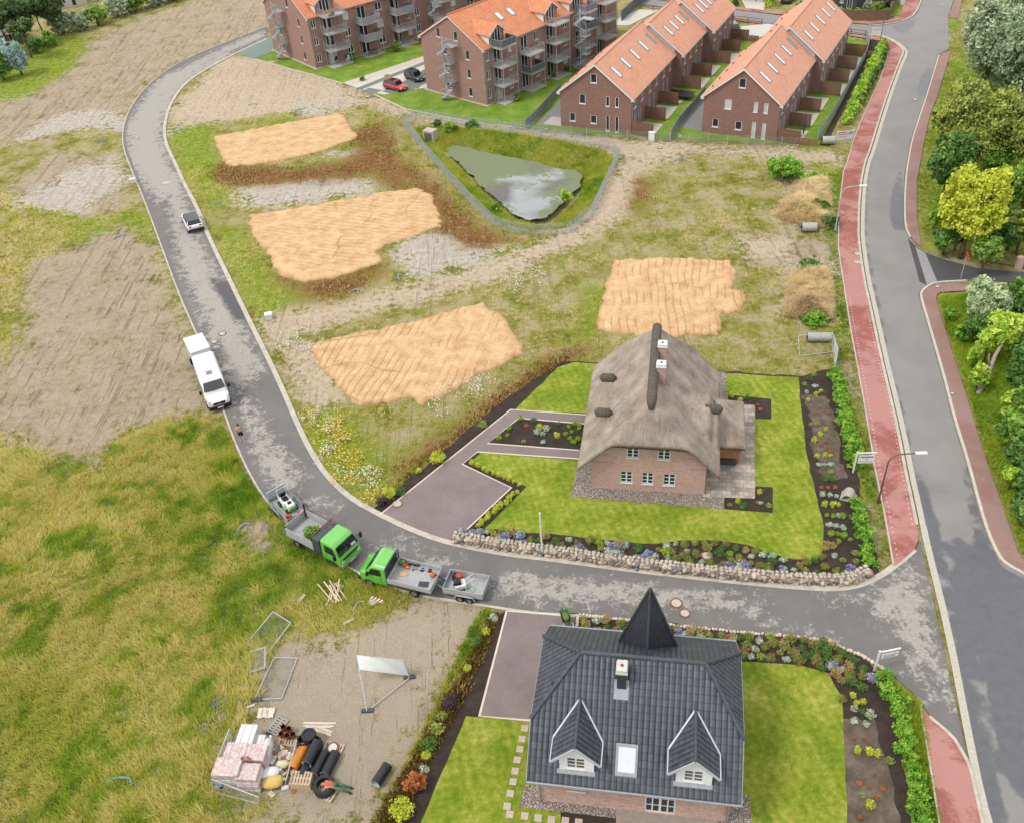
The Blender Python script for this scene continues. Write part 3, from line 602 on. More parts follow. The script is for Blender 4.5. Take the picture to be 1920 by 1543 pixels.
# black roofed house plot
BH_PLOT=[(945,1145),(1085,1152),(1184,1162),(1400,1186),(1553,1202),(1619,1231),(1645,1262),(1680,1350),(1720,1560),(660,1700),(740,1560),(850,1300),(915,1160)]
NOFLAT.append(BH_PLOT)
sheet('planting_bed',BH_PLOT,.035,MULCH,rag=.25)
sheet('dry_bed',[(1570,1345),(1640,1352),(1668,1430),(1690,1580),(1588,1580)],.0435,DRYSOIL,rag=.3)
sheet('lawn',[(1230,1228),(1402,1240),(1500,1246),(1552,1262),(1580,1310),(1584,1400),(1590,1580),(1240,1580)],.0475,LAWN,rag=.08)
sheet('lawn',[(874,1342),(1010,1350),(1060,1400),(1040,1700),(700,1700),(780,1560)],.0475,LAWN,rag=.08)
sheet('driveway',[(950,1145),(1080,1154),(1062,1250),(1000,1355),(899,1342)],.0515,DRIVE)
strip('edging_stones',[(1078,1156),(950,1146),(899,1343),(1000,1352)],-.07,.07,.0,.075,M_EDGE)
sheet('gravel_border',[(982,1470),(974,1512),(1152,1533),(1380,1560),(1410,1543),(1405,1490)],.0555,PEB)
sheet('patio',[(1155,1500),(1155,1600),(1330,1600),(1345,1536),(1340,1500)],.0615,mat('grey patio slabs','#8f8379','#a5998e',3.,.85))
for i,(x,y) in enumerate([(984,1366),(979,1386),(975,1405),(970,1425),(966,1446),(962,1466),(957,1488),(951,1512),(956,1527),(984,1530),(1009,1534),(1034,1537),(1060,1539),(1085,1542)]):
    c=P(x,y); a=R(-12); mb=MB(); s=.2; mb.box(-s,s,-s,s,0,.03); o=mb.build('stepping_stone',mat('stepping slab','#b3a294','#c9baac',5.,.85),bevel=.01)
    o.location=(c.x,c.y,.045); o.rotation_euler=(0,0,a); tag(o,'square stone slab set in the lawn beside the black-roofed house','stepping stone','stepping stones in the lawn of the black-roofed house')
# apartments and terraces ground
sheet('lawn',[(480,110),(520,92),(620,110),(800,85),(800,108),(642,156),(600,143)],.04,LAWN2)
sheet('lawn',[(700,174),(760,165),(800,160),(960,190),(1060,120),(1200,60),(1230,90),(1050,190),(985,238),(960,238),(880,226),(760,203)],.04,LAWN2)
sheet('lawn',[(985,241),(1008,228),(1052,180),(1240,40),(1340,60),(1430,80),(1560,60),(1650,84),(1540,272),(1270,262),(1100,250)],.036,LAWN2)
GRAV=mat('grey gravel','#6d7370','#858a86',12.,.9,bump=.02); PARK=mat('pale parking pavers','#c2beb4','#d3cfc6',4.,.9)
sheet('parking_lot',[(642,156),(812,106),(830,120),(830,160),(720,178),(690,172)],.044,PARK)
sheet('parking_strip',[(668,166),(800,114),(800,120),(680,168)],.048,GRAV)
sheet('parking_strip',[(752,156),(800,128),(812,150),(770,172),(735,177),(716,172)],.048,GRAV)
sheet('parking_strip',[(678,172),(692,165),(718,170),(700,177)],.048,GRAV)
sheet('parking_strip',[(443,99),(500,73),(540,66),(520,94),(477,110)],.044,mat('greenish gravel','#6f827c','#84968f',10.,.9))
sheet('driveway',[(1060,175),(1052,237),(1020,236),(1008,228),(1040,200)],.044,mat('dark paving','#77787a','#8b8b8b',6.,.9))
sheet('patio',[(1018,233),(1035,219),(1053,221),(1053,238)],.048,M_CONC)
sheet('driveway',[(1308,180),(1320,190),(1316,246),(1282,240),(1270,237)],.044,mat('dark paving','#77787a','#8b8b8b',6.,.9))
sheet('bare_strip',[(1630,72),(1648,80),(1560,250),(1556,275),(1536,272),(1590,170)],.0445,MULCH)
sheet('parking_lot',[(1390,50),(1440,45),(1480,52),(1420,72),(1380,75)],.044,PARK)
sheet('parking_lot',[(1200,18),(1236,20),(1180,48),(1130,48)],.044,PARK)
sheet('front_yard',[(1390,0),(1436,2),(1432,22),(1400,18)],.044,PARK)
sheet('lawn',[(1660,-20),(1700,-20),(1686,28),(1655,37),(1650,20)],.044,LAWN2)
sheet('lawn',[(1782,28),(1794,38),(1792,60),(1780,50)],.044,LAWN2)
strip('lawn_kerb',[(478,113),(600,146),(642,158)],0,.2,-.05,.08,M_STONE); strip('lawn_kerb',[(700,178),(760,206),(880,230),(985,243)],0,.2,-.05,.08,M_STONE)
sheet('parking_kerb',[(642,156),(800,104),(802,110),(655,160)],.06,M_STONE)
build_ground()
wo_=sheet('pond_water',[tuple(p) for p in smooth(WATER_PX,2)],-.55,pond_material(),.5,rag=.45,masks=dict(weed=[[(810,262),(850,255),(900,266),(1000,278),(985,325),(940,335),(905,350),(880,360),(840,320)],[(1045,312),(1098,318),(1100,345),(1072,350),(1055,330)],[(1060,340),(1095,350),(1072,375),(1045,400)]]),fall=4.)
# ---- sand pads: heaped, with the marks of a digger bucket
def padmat(ang,dirt=.0):
    t=NT('orange sand',.95,.1); n=t.noise(.8,5,.6); n2=t.noise(7.,4,.7)
    c=t.ramp(t.ma('ADD',t.ma('MULTIPLY',n,.5),t.ma('MULTIPLY',n2,.5)),[(.38,hx('#bf986c')),(.48,hx('#d6b083')),(.58,hx('#e2c398'))])
    c=t.mix(t.rng(t.at('rim'),.5,1.,.0,.6),c,hx('#b08a60')); c=t.mix(t.ma('MULTIPLY',t.at('mark'),.75),c,hx('#9a764a'))
    t.bump(t.noise(18.,4,.7),.05); return t.out(c)
def sand_pad(px,ang,h,ribs,step=.12,seed=0):
    poly=W2(px); pts=[]
    for i in range(len(poly)):
        a=poly[i];b=poly[(i+1)%len(poly)]; k=max(1,int(np.linalg.norm(b-a)/.3)); pts+=[a+(b-a)*j/k for j in range(k)]
    poly=np.array(pts); poly=poly+(np.stack([fbm(poly,1.5,seed+3),fbm(poly,1.5,seed+9)],1)-.5)*1.1
    lo=poly.min(0)-.6; hi=poly.max(0)+.6
    xs=np.arange(lo[0],hi[0],step); ys=np.arange(lo[1],hi[1],step); gx,gy=np.meshgrid(xs,ys); xy=np.stack([gx.ravel(),gy.ravel()],1)
    d=sdist(xy,poly,3.)
    ca,sa=math.cos(R(ang)),math.sin(R(ang)); a=xy[:,0]*ca+xy[:,1]*sa; b=-xy[:,0]*sa+xy[:,1]*ca
    wob=(fbm(np.stack([b*.5,a*.25],1),.5,seed)-.5)*1.0
    seg=np.floor(b/4.5+fbm(np.stack([a*.3,a*0],1),.4,seed+1)*1.4); ph=(a+wob+np.sin(seg*12.9)*.35)/.72
    fr=ph-np.floor(ph); groove=np.clip(1-np.abs(fr-.5)*7.5,0,1); brk=np.clip((fbm(xy,.45,seed+5)-.36)*5,.1,1); sb=(b/4.5+fbm(np.stack([a*.3,a*0],1),.4,seed+1)*1.4); sb=np.abs(sb-np.round(sb)); groove=np.maximum(groove,np.clip(1-sb*26,0,1)*np.clip((fbm(xy,.35,seed+11)-.42)*8,0,1))
    mark=groove*ribs*brk
    z=h*np.clip(d/.7,0,1)**.6+ (fbm(xy,.6,seed+7)-.5)*.08*np.clip(d,0,1)-mark*.06*np.clip(d*2,0,1)
    rim=np.clip(1-d/.9,0,1); z=np.where(d<-.02,-.25,z+.0)
    nx,ny=len(xs),len(ys); i=np.arange(nx*ny).reshape(ny,nx)
    f=np.stack([i[:-1,:-1],i[:-1,1:],i[1:,1:],i[1:,:-1]],-1).reshape(-1,4); keep=(d[f].max(1)>-.05); f=f[keep]
    u,inv=np.unique(f,return_inverse=True); f=inv.reshape(f.shape)
    return npmesh('sand_pad',np.column_stack([xy,z])[u],f,padmat(ang),attrs=dict(mark=mark[u],rim=rim[u]),kind='structure',smooth=True)
sand_pad([(402,256),(500,238),(640,211),(672,258),(600,285),(480,310),(425,312),(410,290)],62,.16,.7,seed=1)
sand_pad([(468,405),(560,390),(640,375),(780,352),(812,365),(830,425),(700,470),(720,490),(640,520),(570,530),(520,515),(505,480),(470,440)],68,.2,.8,seed=2)
sand_pad([(580,655),(600,640),(740,610),(900,569),(950,600),(988,662),(880,712),(830,740),(790,762),(770,748),(660,760),(625,720)],-18,.26,1.,seed=3)
sand_pad([(1150,488),(1220,484),(1330,485),(1375,492),(1382,515),(1372,540),(1405,555),(1390,580),(1355,588),(1350,630),(1230,632),(1120,620),(1130,560)],-8,.26,1.,seed=4)
# ================= BUILDINGS =================
BR_RED=brick('dark red brick',['#6a4a44','#87564b','#966356','#a57060','#78544c'],'#9f9087')
BR_APT=brick('apartment brick',['#7d5a50','#96695b','#a47567','#b68474','#8b675c'],'#b0a298')
BR_MIX=brick('pale mixed brick',['#a07672','#bd877c','#cf9f92','#d1a576','#c6a9a6','#dcc0b6','#b0705f'],'#d2bfb5',.25,.075)
BR_PINK=brick('pink brick',['#a56b58','#bd8672','#cf9f8c','#dcbcae','#c48f7c'],'#d6cabe')
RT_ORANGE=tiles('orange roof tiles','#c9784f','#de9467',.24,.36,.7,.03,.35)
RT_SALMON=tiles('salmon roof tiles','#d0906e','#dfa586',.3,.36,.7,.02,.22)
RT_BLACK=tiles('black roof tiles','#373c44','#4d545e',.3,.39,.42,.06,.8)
M_FRAME=mat('white window frame','#ecebe8','#f6f5f2',2.,.4)
M_GREYM=mat('zinc grey','#8f959b','#a9aeb2',3.,.45,.3)
M_GALV=mat('galvanised steel','#aeb6ba','#c6ccce',4.,.5,.1)
M_DARK=mat('dark grey metal','#3b4046','#50565c',3.,.5)
M_BLACK=mat('black plastic','#1d1e20','#2c2d30',3.,.5)
M_WOODF=mat('brown stained boards','#6d4d38','#8e6a50',3.,.8)
M_LEDGE=mat('pale concrete slab','#a8a8a2','#bdbdb6',2.,.85)
G_DARK=glass('dark window glass'); G_SKYREFL=mat('sky reflection roof glass','#d5dbe0','#eef0f2',1.,.15,0,.6)  # near-white roof panes: the sky's reflection is painted into their colour
G_BLIND=mat('white blind behind glass','#b9c2c4','#d8dedf',1.,.25,0,.5)
class Face:
    """wall plane in house coordinates: start corner, direction along the wall; outward is to the right of it"""
    def __init__(s,x,y,dx,dy): s.o=(x,y); s.d=(dx,dy); s.n=(dy,-dx)
    def T(s,a,d,z): return (s.o[0]+s.d[0]*a+s.n[0]*d, s.o[1]+s.d[1]*a+s.n[1]*d, z)
def clip(poly,q):
    out=poly; n=len(q)
    for i in range(n):
        ax,ay=q[i];bx,by=q[(i+1)%n]; src=out; out=[]
        sd=lambda p:(bx-ax)*(p[1]-ay)-(by-ay)*(p[0]-ax)
        for j in range(len(src)):
            p,r=src[j],src[(j+1)%len(src)]; a,b=sd(p),sd(r)
            if a>=0: out.append(p)
            if a*b<0: t=a/(a-b); out.append((p[0]+(r[0]-p[0])*t,p[1]+(r[1]-p[1])*t))
        if not out: return []
    return out
def wall(mb,F,outline,holes=(),rev=.12):
    """wall face with real openings and reveals; outline counter-clockwise and convex in (along, z); hole=(a0,a1,z0,z1)"""
    xs=sorted({p[0] for p in outline}|{h[0] for h in holes}|{h[1] for h in holes}); zs=sorted({p[1] for p in outline}|{h[2] for h in holes}|{h[3] for h in holes})
    for i in range(len(xs)-1):
        for j in range(len(zs)-1):
            cx,cz=(xs[i]+xs[i+1])/2,(zs[j]+zs[j+1])/2
            if any(h[0]<cx<h[1] and h[2]<cz<h[3] for h in holes): continue
            q=clip([(xs[i],zs[j]),(xs[i+1],zs[j]),(xs[i+1],zs[j+1]),(xs[i],zs[j+1])],outline)
            if len(q)>2: mb.poly([F.T(a,0,z) for a,z in q])
    for a0,a1,z0,z1 in holes:
        for p,q in (((a0,z0),(a1,z0)),((a1,z0),(a1,z1)),((a1,z1),(a0,z1)),((a0,z1),(a0,z0))):
            mb.poly([F.T(p[0],0,p[1]),F.T(q[0],0,q[1]),F.T(q[0],-rev,q[1]),F.T(p[0],-rev,p[1])])
def window(par,F,a0,a1,z0,z1,cols=1,rows=1,fr=.07,gl=None,name='window',d=-.10,sill=True,bar=.035,fm=None):
    mb=MB()
    for q in ((a0,a1,z0,z0+fr),(a0,a1,z1-fr,z1),(a0,a0+fr,z0+fr,z1-fr),(a1-fr,a1,z0+fr,z1-fr)): mb.box(q[0],q[1],d,d+.06,q[2],q[3],F.T)
    for i in range(1,cols):
        c=a0+(a1-a0)*i/cols; k=fr*.75 if cols==2 or cols==4 and i==2 else bar; mb.box(c-k,c+k,d,d+.055,z0+fr,z1-fr,F.T)
    for j in range(1,rows):
        c=z0+(z1-z0)*j/rows; mb.box(a0+fr,a1-fr,d,d+.05,c-bar/2,c+bar/2,F.T)
    if sill: mb.box(a0-.03,a1+.03,d+.062,.07,z0-.06,z0-.0,F.T)
    o=mb.build(name,fm or M_FRAME,par)
    g=MB(); g.box(a0+fr*.5,a1-fr*.5,d-.03,d+.02,z0+fr*.5,z1-fr*.5,F.T); g.build('pane',gl or G_DARK,o)
    return o
def gable(W,ze,zr): return [(0,-.05),(W,-.05),(W,ze),(W/2,zr),(0,ze)]
def frame_px(a,b):
    A,B=P(*a),P(*b); d=B-A; return A,math.atan2(d.y,d.x),d.length
def skylight(par,x0,y0,s,zf,L,Wd,side,gl,up=.05,fm=None):
    """roof window lying on a slope: s along the ridge, zf(x) the roof height, from x0 to x0+L across"""
    mb=MB(); xa,xb=x0,x0+L
    def T(x,y,z): return (x,y,zf(x)+z)
    f=.09
    for q in ((xa,xb,s,s+f),(xa,xb,s+Wd-f,s+Wd),(xa,xa+f,s+f,s+Wd-f),(xb-f,xb,s+f,s+Wd-f)): mb.box(q[0],q[1],q[2],q[3],.0,up+.05,T)
    o=mb.build('skylight',fm or M_GREYM,par); g=MB(); g.box(xa+f*.6,xb-f*.6,s+f*.6,s+Wd-f*.6,.0,up+.02,T); g.build('pane',gl,o); return o
# ---------------- terraced rows ----------------
def terrace(label,a,b,blocks,W=9.6,ze=4.75,zr=8.45):
    O,ang,_=frame_px(a,b); t=thing('terraced_house',label,'house',O,ang,'rows of terraced brick houses')
    m=(zr-ze)/(W/2); oh=.38
    for bi,(x0,y0,L,nd) in enumerate(blocks):
        w=MB(); FF=Face(x0,y0,1,0); FR=Face(x0+W,y0,0,1); FB=Face(x0+W,y0+L,-1,0); FL=Face(x0,y0+L,0,-1)
        hf=[]
        if bi==0: hf=[(1.25,2.05,.85,1.95),(4.15,5.0,.85,1.95),(6.25,6.75,.08,2.1),(7.5,8.0,.08,2.1),(2.65,3.5,3.3,4.55),(6.25,6.75,3.3,4.6),(7.5,8.0,3.3,4.6),(4.2,5.05,6.1,7.25)]
        wall(w,FF,gable(W,ze,zr),hf)
        pit=L/nd; hr=[];kinds=[]
        for k in range(nd):
            s=pit*k
            for c,wd,z0,z1,kd in ((s+.9,.95,.85,2.15,'w'),(s+2.5,1.15,.1,2.2,'d'),(s+.9,1.0,2.95,4.5,'u'),(s+3.6,1.0,2.95,4.5,'u')): hr.append((c,c+wd,z0,z1)); kinds.append(kd)
        wall(w,FR,[(0,-.05),(L,-.05),(L,ze),(0,ze)],hr)
        wall(w,FB,gable(W,ze,zr)); wall(w,FL,[(0,-.05),(L,-.05),(L,ze),(0,ze)])
        wo=w.build('wall',BR_RED,t,recalc=False)
        for i,h in enumerate(hf):
            gl=G_BLIND if ('long hedge' in label and i in (2,3,4,5,6)) else G_DARK
            window(t,FF,*h,gl=gl)
        for h,kd in zip(hr,kinds): window(t,FR,*h,cols=2 if kd in 'wd' else 2,rows=2 if kd=='u' else 1,name='terrace_door' if kd=='d' else 'window',sill=kd!='d')
        # roof: two slopes with their own overhangs
        yl,yh=y0-.22,y0+L+(.0 if bi<len(blocks)-1 else .22)
        for sgn in (0,1):
            xe=x0-oh if sgn==0 else x0+W+oh; xm=x0+W/2; zE=ze-m*oh+.14; zR=zr+.14
            q=[(xe,yl,zE),(xm,yl,zR),(xm,yh,zR),(xe,yh,zE)]
            if sgn==0: q=q[::-1]
            r=MB(); r.slab(q if sgn else q,.12); r.build('roof',RT_SALMON,t)
            zf=(lambda x,xm=xm,zR=zR:zR-m*abs(x-xm))
            if sgn==1:
                n=5 if bi!=1 or len(blocks)==2 else 4
                for k in range(n):
                    s=y0+1.6+(L-3.4)*k/max(1,n-1)-(.4 if k==n-1 else 0); last=(k==n-1 and bi<len(blocks)-1)
                    skylight(t,xm+1.35,0,s,zf,1.5,.72,1,mat('grey shutter','#8b8c8b','#9a9b9a',2.,.6) if last else G_SKYREFL)
            else:
                for k in range(6):
                    v=MB(); s=y0+1.2+(L-2.4)*k/5; v.box(xe+.9,xe+1.15,s,s+.22,zf(xe+.9)-.02,zf(xe+.9)+.24); v.build('roof_vent',mat('red vent tile','#a04a34','#b45a40'),t)
            g=MB(); g.box(xe-.06 if sgn==0 else xe-.04,xe+.04 if sgn==0 else xe+.06,yl+.05,yh-.05,zE-.14,zE-.02); g.build('gutter',M_GREYM,t)
        rd=MB(); rd.tube([(x0+W/2,yl,zr+.17),(x0+W/2,yh,zr+.17)],.1,6); rd.build('ridge_tiles',mat('ridge tile','#dba183','#e7b396',3.,.7),t)
        vb=MB()
        for sgn in (-1,1):
            xe=x0+W/2+sgn*(W/2+oh); vb.slab([(xe,yl-.03,ze-m*oh-.16),(x0+W/2,yl-.03,zr-.16),(x0+W/2,yl-.03,zr+.08),(xe,yl-.03,ze-m*oh+.08)],.03)
            vb.box(min(xe,xe-sgn*.42),max(xe,xe-sgn*.42),yl-.005,yl+.2,ze-m*oh-.17,ze-m*oh+.0)
        vb.build('verge_board',M_WHITE,t)
        if bi>0:                                                     # cladding on the bit of gable above the roof in front
            px0=blocks[bi-1][0]; d=x0-px0; c=MB(); xm=x0+W/2; xe=px0+W+.1; f2=lambda x:zr-m*abs(x-xm)-.10; f1=lambda x:zr+.15-m*abs(x-px0-W/2)
            c.slab([(xm-d/2+.05,y0-.03,f1(xm-d/2+.05)-.05),(xe,y0-.03,f1(xe)-.1),(xe,y0-.03,f2(xe)),(xm,y0-.03,f2(xm))],.02); c.build('gable_cladding',mat('pale zinc cladding','#b9bcc0','#cdd0d3',2.,.5),t)
        for s in (.12,L-.12):
            dp=MB(); dp.tube([FR.T(s,.08,ze-.1),FR.T(s,.08,0)],.045,6); dp.build('downpipe',M_GREYM,t)
    return t,O,ang
T1,T1O,T1A=terrace('long three-part brick terrace with salmon roofs, between apartment block and second terrace',(1052,237),(1184,252.8),[(0,0,17.3,3),(1.2,17.3,10.9,2),(2.4,28.2,11.5,2)],9.7)
T2,T2O,T2A=terrace('two-part brick terrace with salmon roofs beside the long hedge and red path',(1316,248),(1456,266),[(0,0,16.9,3),(1.2,16.9,17.0,3)],9.45)
# wooden privacy screens between the terraces' gardens
def boards(mb,a,b,h,z0=.08,bw=.14,gap=.012,th=.03,T=None):
    a=Vector((a[0],a[1],0)); b=Vector((b[0],b[1],0)); L=(b-a).length; d=(b-a)/L; n=max(1,int(L/bw)); nn=Vector((-d.y,d.x,0))
    for i in range(n):
        s0=L*i/n; s1=L*(i+1)/n-gap; j=random.uniform(-.008,.008)
        mb.box(s0,s1,-th/2+j,th/2+j,z0,h,lambda x,y,z:a+d*x+nn*y+Vector((0,0,z)))
WD=[mat('screen boards %d'%i,a,b,2.,.8) for i,(a,b) in enumerate([('#6f5140','#8f6c55'),('#7f6049','#9e7a60')])]
def screen(O,ang,x0,x1,y,h,label,group='wooden privacy screens of the terraces',low=None):
    c=Vector((O.x+math.cos(ang)*x0-math.sin(ang)*y,O.y+math.sin(ang)*x0+math.cos(ang)*y,0)); t=thing('privacy_screen',label,'fence',c,ang,group)
    m=MB(); boards(m,(0,0),(x1-x0,0),h); m.build('board_panel',WD[0],t)
    if low: m=MB(); boards(m,(x1-x0+.05,0),(x1-x0+low,0),h*.55); m.build('low_panel',WD[1],t)
    for s in (0.05,x1-x0-.05):
        p=MB(); p.box(s-.045,s+.045,.03,.12,0,h+.03); p.build('post',WD[0],t)
    return t
def world_of(O,a,x,y,z=0): return Vector((O.x+math.cos(a)*x-math.sin(a)*y,O.y+math.sin(a)*x+math.cos(a)*y,z))
for i,(y,x0) in enumerate([(-.15,9.9),(5.35,9.75),(11.0,9.7),(17.35,10.95),(22.7,10.95),(28.4,12.15),(34.0,12.15),(39.0,12.15)]):
    screen(T1O,T1A,x0,x0+2.75,y,1.75,['brown board privacy screen nearest the wire fence at the middle terrace','second board privacy screen of the middle terrace','third board privacy screen of the middle terrace, before the black covered trampoline','fourth board privacy screen of the middle terrace, behind the black cover','fifth board privacy screen of the middle terrace','sixth board privacy screen of the middle terrace','seventh board privacy screen of the middle terrace, next to farthest','farthest board privacy screen of the middle terrace near the dark parked car'][i],low=1.6 if i==7 else None)
for i,(y,x0) in enumerate([(-.15,9.6),(5.3,9.6),(10.7,9.6),(16.95,10.8),(22.3,10.8),(27.6,10.8),(33.3,10.8)]):
    screen(T2O,T2A,x0,x0+2.7,y,1.75,['board privacy screen of the right terrace at the wire fence, with a lower wing','second board privacy screen of the right terrace, behind the black table','third board privacy screen of the right terrace','fourth board privacy screen of the right terrace','fifth board privacy screen of the right terrace','sixth board privacy screen of the right terrace','farthest board privacy screen of the right terrace, with a lower wing'][i],low=2.1 if i in (0,6) else None)
for O,a,ks,W in ((T1O,T1A,[(0,9.7),(5.77,9.7),(11.5,9.7),(17.4,10.9),(22.8,10.9),(28.4,12.1)],2.4),(T2O,T2A,[(0,9.45),(5.6,9.45),(11.2,9.45),(17,10.65),(22.6,10.65),(28.2,10.65)],2.4)):
    for y,x in ks:
        m=MB(); m.box(0.05,2.9,.15,4.6 if y else 4.2,-.02,.06); o=m.build('terrace_paving',mat('pale terrace paving','#b9b2a6','#d0cabf',5.,.9)); o.location=world_of(O,a,x,y); o.rotation_euler=(0,0,a); o['kind']='structure'
# ---------------- apartment blocks ----------------
def railing(par,pts,h,m,panel=None,name='railing'):
    mb=MB(); r=.022
    for i in range(len(pts)-1):
        a,b=Vector(pts[i]),Vector(pts[i+1]); L=(b-a).length
        mb.tube([a+Vector((0,0,h)),b+Vector((0,0,h))],r,5); mb.tube([a+Vector((0,0,.1)),b+Vector((0,0,.1))],r*.7,4)
        n=max(2,int(L/.16))
        for k in range(n+1):
            p=a+(b-a)*k/n; mb.tube([p+Vector((0,0,.02)),p+Vector((0,0,h))],.011 if k%6 else .022,4)
    o=mb.build(name,m,par)
    if panel:
        pm=MB()
        for i in range(len(pts)-1):
            a,b=Vector(pts[i]),Vector(pts[i+1]); d=(b-a).normalized(); n=Vector((-d.y,d.x,0))*.03
            pm.slab([a+n+Vector((0,0,.08)),b+n+Vector((0,0,.08)),b+n+Vector((0,0,h-.03)),a+n+Vector((0,0,h-.03))],.015)
        pm.build('panel',panel,o)
    return o
def spiral(label,c,z1,turn0,land,parent=None,group='spiral fire stairs'):
    t=thing('spiral_staircase',label,'staircase',c,0,group)
    p=MB(); p.tube([(0,0,0),(0,0,z1+1.15)],.10,10); p.build('pole',M_GALV,t)
    st=MB(); n=int(z1/.19); dz=z1/n; r=.95; hp=[]
    for i in range(n):
        a0=turn0+i*R(22.5); a1=a0+R(26); z=dz*(i+1)
        st.prism([(.09*math.cos(a0),.09*math.sin(a0)),(r*math.cos(a0),r*math.sin(a0)),(r*math.cos(a1),r*math.sin(a1)),(.09*math.cos(a1),.09*math.sin(a1))],z-.04,z)
        hp.append((r*math.cos(a0),r*math.sin(a0),z))
    st.build('treads',M_GALV,t)
    h=MB(); h.tube([(x,y,z+.95) for x,y,z in hp],.028,5)
    for x,y,z in hp[::2]: h.tube([(x,y,z),(x,y,z+.95)],.014,4)
    h.build('handrail',M_GALV,t)
    for z in land:
        l=MB(); l.box(.05,2.05 if z==land[-1] else 1.15,-.1,1.0,z-.08,z); lo=l.build('landing',M_GALV,t)
        x1=2.0 if z==land[-1] else 1.1
        railing(lo,[(.1,-.07,z),(x1,-.07,z),(x1,.95,z)],1.0,M_GALV)
    return t
def apartments(name,label,a,b,W,L,ze,zr,stacks,domers,front,sky=(),extra_w=()):
    O,ang,_=frame_px(a,b); t=thing(name,label,'apartment block',O,ang,'brick apartment blocks'); m=(zr-ze)/(W/2); oh=.4
    FF=Face(0,0,1,0); FR=Face(W,0,0,1); FB=Face(W,L,-1,0); FL=Face(0,L,0,-1); w=MB(); st=2.55
    hf=[(x,x+.75,z,z+1.25) for x,z in front]; wall(w,FF,gable(W,ze,zr),hf)
    hr=[];kd=[]
    for s,wd,z0,z1,k in extra_w: hr.append((s,s+wd,z0,z1)); kd.append(k)
    wall(w,FR,[(0,-.05),(L,-.05),(L,ze),(0,ze)],hr); wall(w,FB,gable(W,ze,zr)); wall(w,FL,[(0,-.05),(L,-.05),(L,ze),(0,ze)]); w.build('wall',BR_APT,t,recalc=False)
    for h in hf: window(t,FF,*h,fr=.06)
    for i,(h,k) in enumerate(zip(hr,kd)): window(t,FR,*h,cols=2 if k in 'dtw' else 1,sill=k!='d',name='balcony_door' if k=='d' else 'window',gl=G_BLIND if i%5==3 else G_DARK)
    pl=MB(); pl.box(-.35,W+.35,-.35,L,.02,.09); pl.build('plinth_paving',mat('pale plinth','#b3aa9a','#c7beae',5.,.9),t)
    yl,yh=-.2,L+.2; xm=W/2
    zf=lambda x:zr+.14-m*abs(x-xm)
    for sg in (-1,1):
        xe=xm+sg*(xm+oh); zE=zf(xe); q=[(xe,yl,zE),(xm,yl,zr+.14),(xm,yh,zr+.14),(xe,yh,zE)]
        r=MB(); r.slab(q if sg>0 else q[::-1],.14); r.build('roof',RT_ORANGE,t)
        g=MB(); g.box(xe-.05,xe+.06,yl,yh,zE-.16,zE-.03); g.build('gutter',M_GREYM,t)
    vb=MB()
    for sg in (-1,1):
        xe=xm+sg*(xm+oh); vb.slab([(xe,yl-.02,zf(xe)-.26),(xm,yl-.02,zr-.14),(xm,yl-.02,zr+.0),(xe,yl-.02,zf(xe)-.12)],.03)
        vb.box(min(xe,xe-sg*.4),max(xe,xe-sg*.4),yl+.0,yl+.2,zf(xe)-.3,zf(xe)-.14)
    vb.build('verge_board',M_WHITE,t)
    rd=MB(); rd.tube([(xm,yl,zr+.16),(xm,yh,zr+.16)],.11,6); rd.build('ridge_tiles',mat('orange ridge','#d47a4a','#df8c5c'),t)
    for s,wd,hh in domers:                                          # gabled wall dormers standing on the long wall
        zt=ze+hh; za=zt+wd*.36; d=thing('x','x','x'); bpy.data.objects.remove(d)
        g=MB(); wall(g,Face(W+.03,s,0,1),[(0,ze-.4),(wd,ze-.4),(wd,zt),(wd/2,za),(0,zt)],[(wd/2-.85,wd/2+.85,ze-.25,ze+1.95)]); do=g.build('dormer',BR_APT,t,recalc=False)
        window(t,Face(W+.03,s,0,1),wd/2-.85,wd/2+.85,ze-.25,ze+1.95,cols=3,sill=False,name='balcony_door',bar=.05)
        xi=W-(zt-ze)/m; ck=MB()
        for y in (s,s+wd): ck.slab([(W+.03,y,ze-.3),(W+.03,y,zt),(xi-.2,y,zt)],.03)
        ck.build('cheek',M_WHITE,do)
        rr=MB(); xb=W-(za-ze)/m; o2=.28; sl=.72
        for sg in (0,1):
            ye=s-o2 if sg==0 else s+wd+o2; zz=zt-o2*.72+.1; ym=s+wd/2; xie=W-(zz-ze)/m
            q=[(W+.4,ye,zz),(W+.4,ym,za+.1),(xb-.15,ym,za+.1),(xie-.15,ye,zz)]; rr.slab(q[::-1] if sg==0 else q,.1)
        rr.build('dormer_roof',RT_ORANGE,do)
        vv=MB()
        for sg in (0,1):
            ye=s-o2 if sg==0 else s+wd+o2; zz=zt-o2*.72; vv.slab([(W+.42,ye,zz-.1),(W+.42,s+wd/2,za-.1),(W+.42,s+wd/2,za+.08),(W+.42,ye,zz+.08)],.03)
        vv.build('verge_board',M_WHITE,do)
    for s,wd,dp,nf,pans in stacks:                                  # free standing balcony towers
        zs=[st*(k+1) for k in range(nf)]
        for k,z in enumerate(zs):
            b_=MB(); b_.box(W+.06,W+dp,s,s+wd,z-.17,z-.02); bo=b_.build('balcony',M_LEDGE,t)
            railing(bo,[(W+.1,s+.04,z),(W+dp-.04,s+.04,z),(W+dp-.04,s+wd-.04,z),(W+.1,s+wd-.04,z)],1.0,M_GALV,pans[k] if k<len(pans) else None)
        for x,y in ((W+dp-.1,s+.1),(W+dp-.1,s+wd-.1),(W+.15,s+.1)):
            p=MB(); p.tube([(x,y,0),(x,y,zs[-1]+1.0)],.045,6); p.build('balcony_post',M_GALV,t)
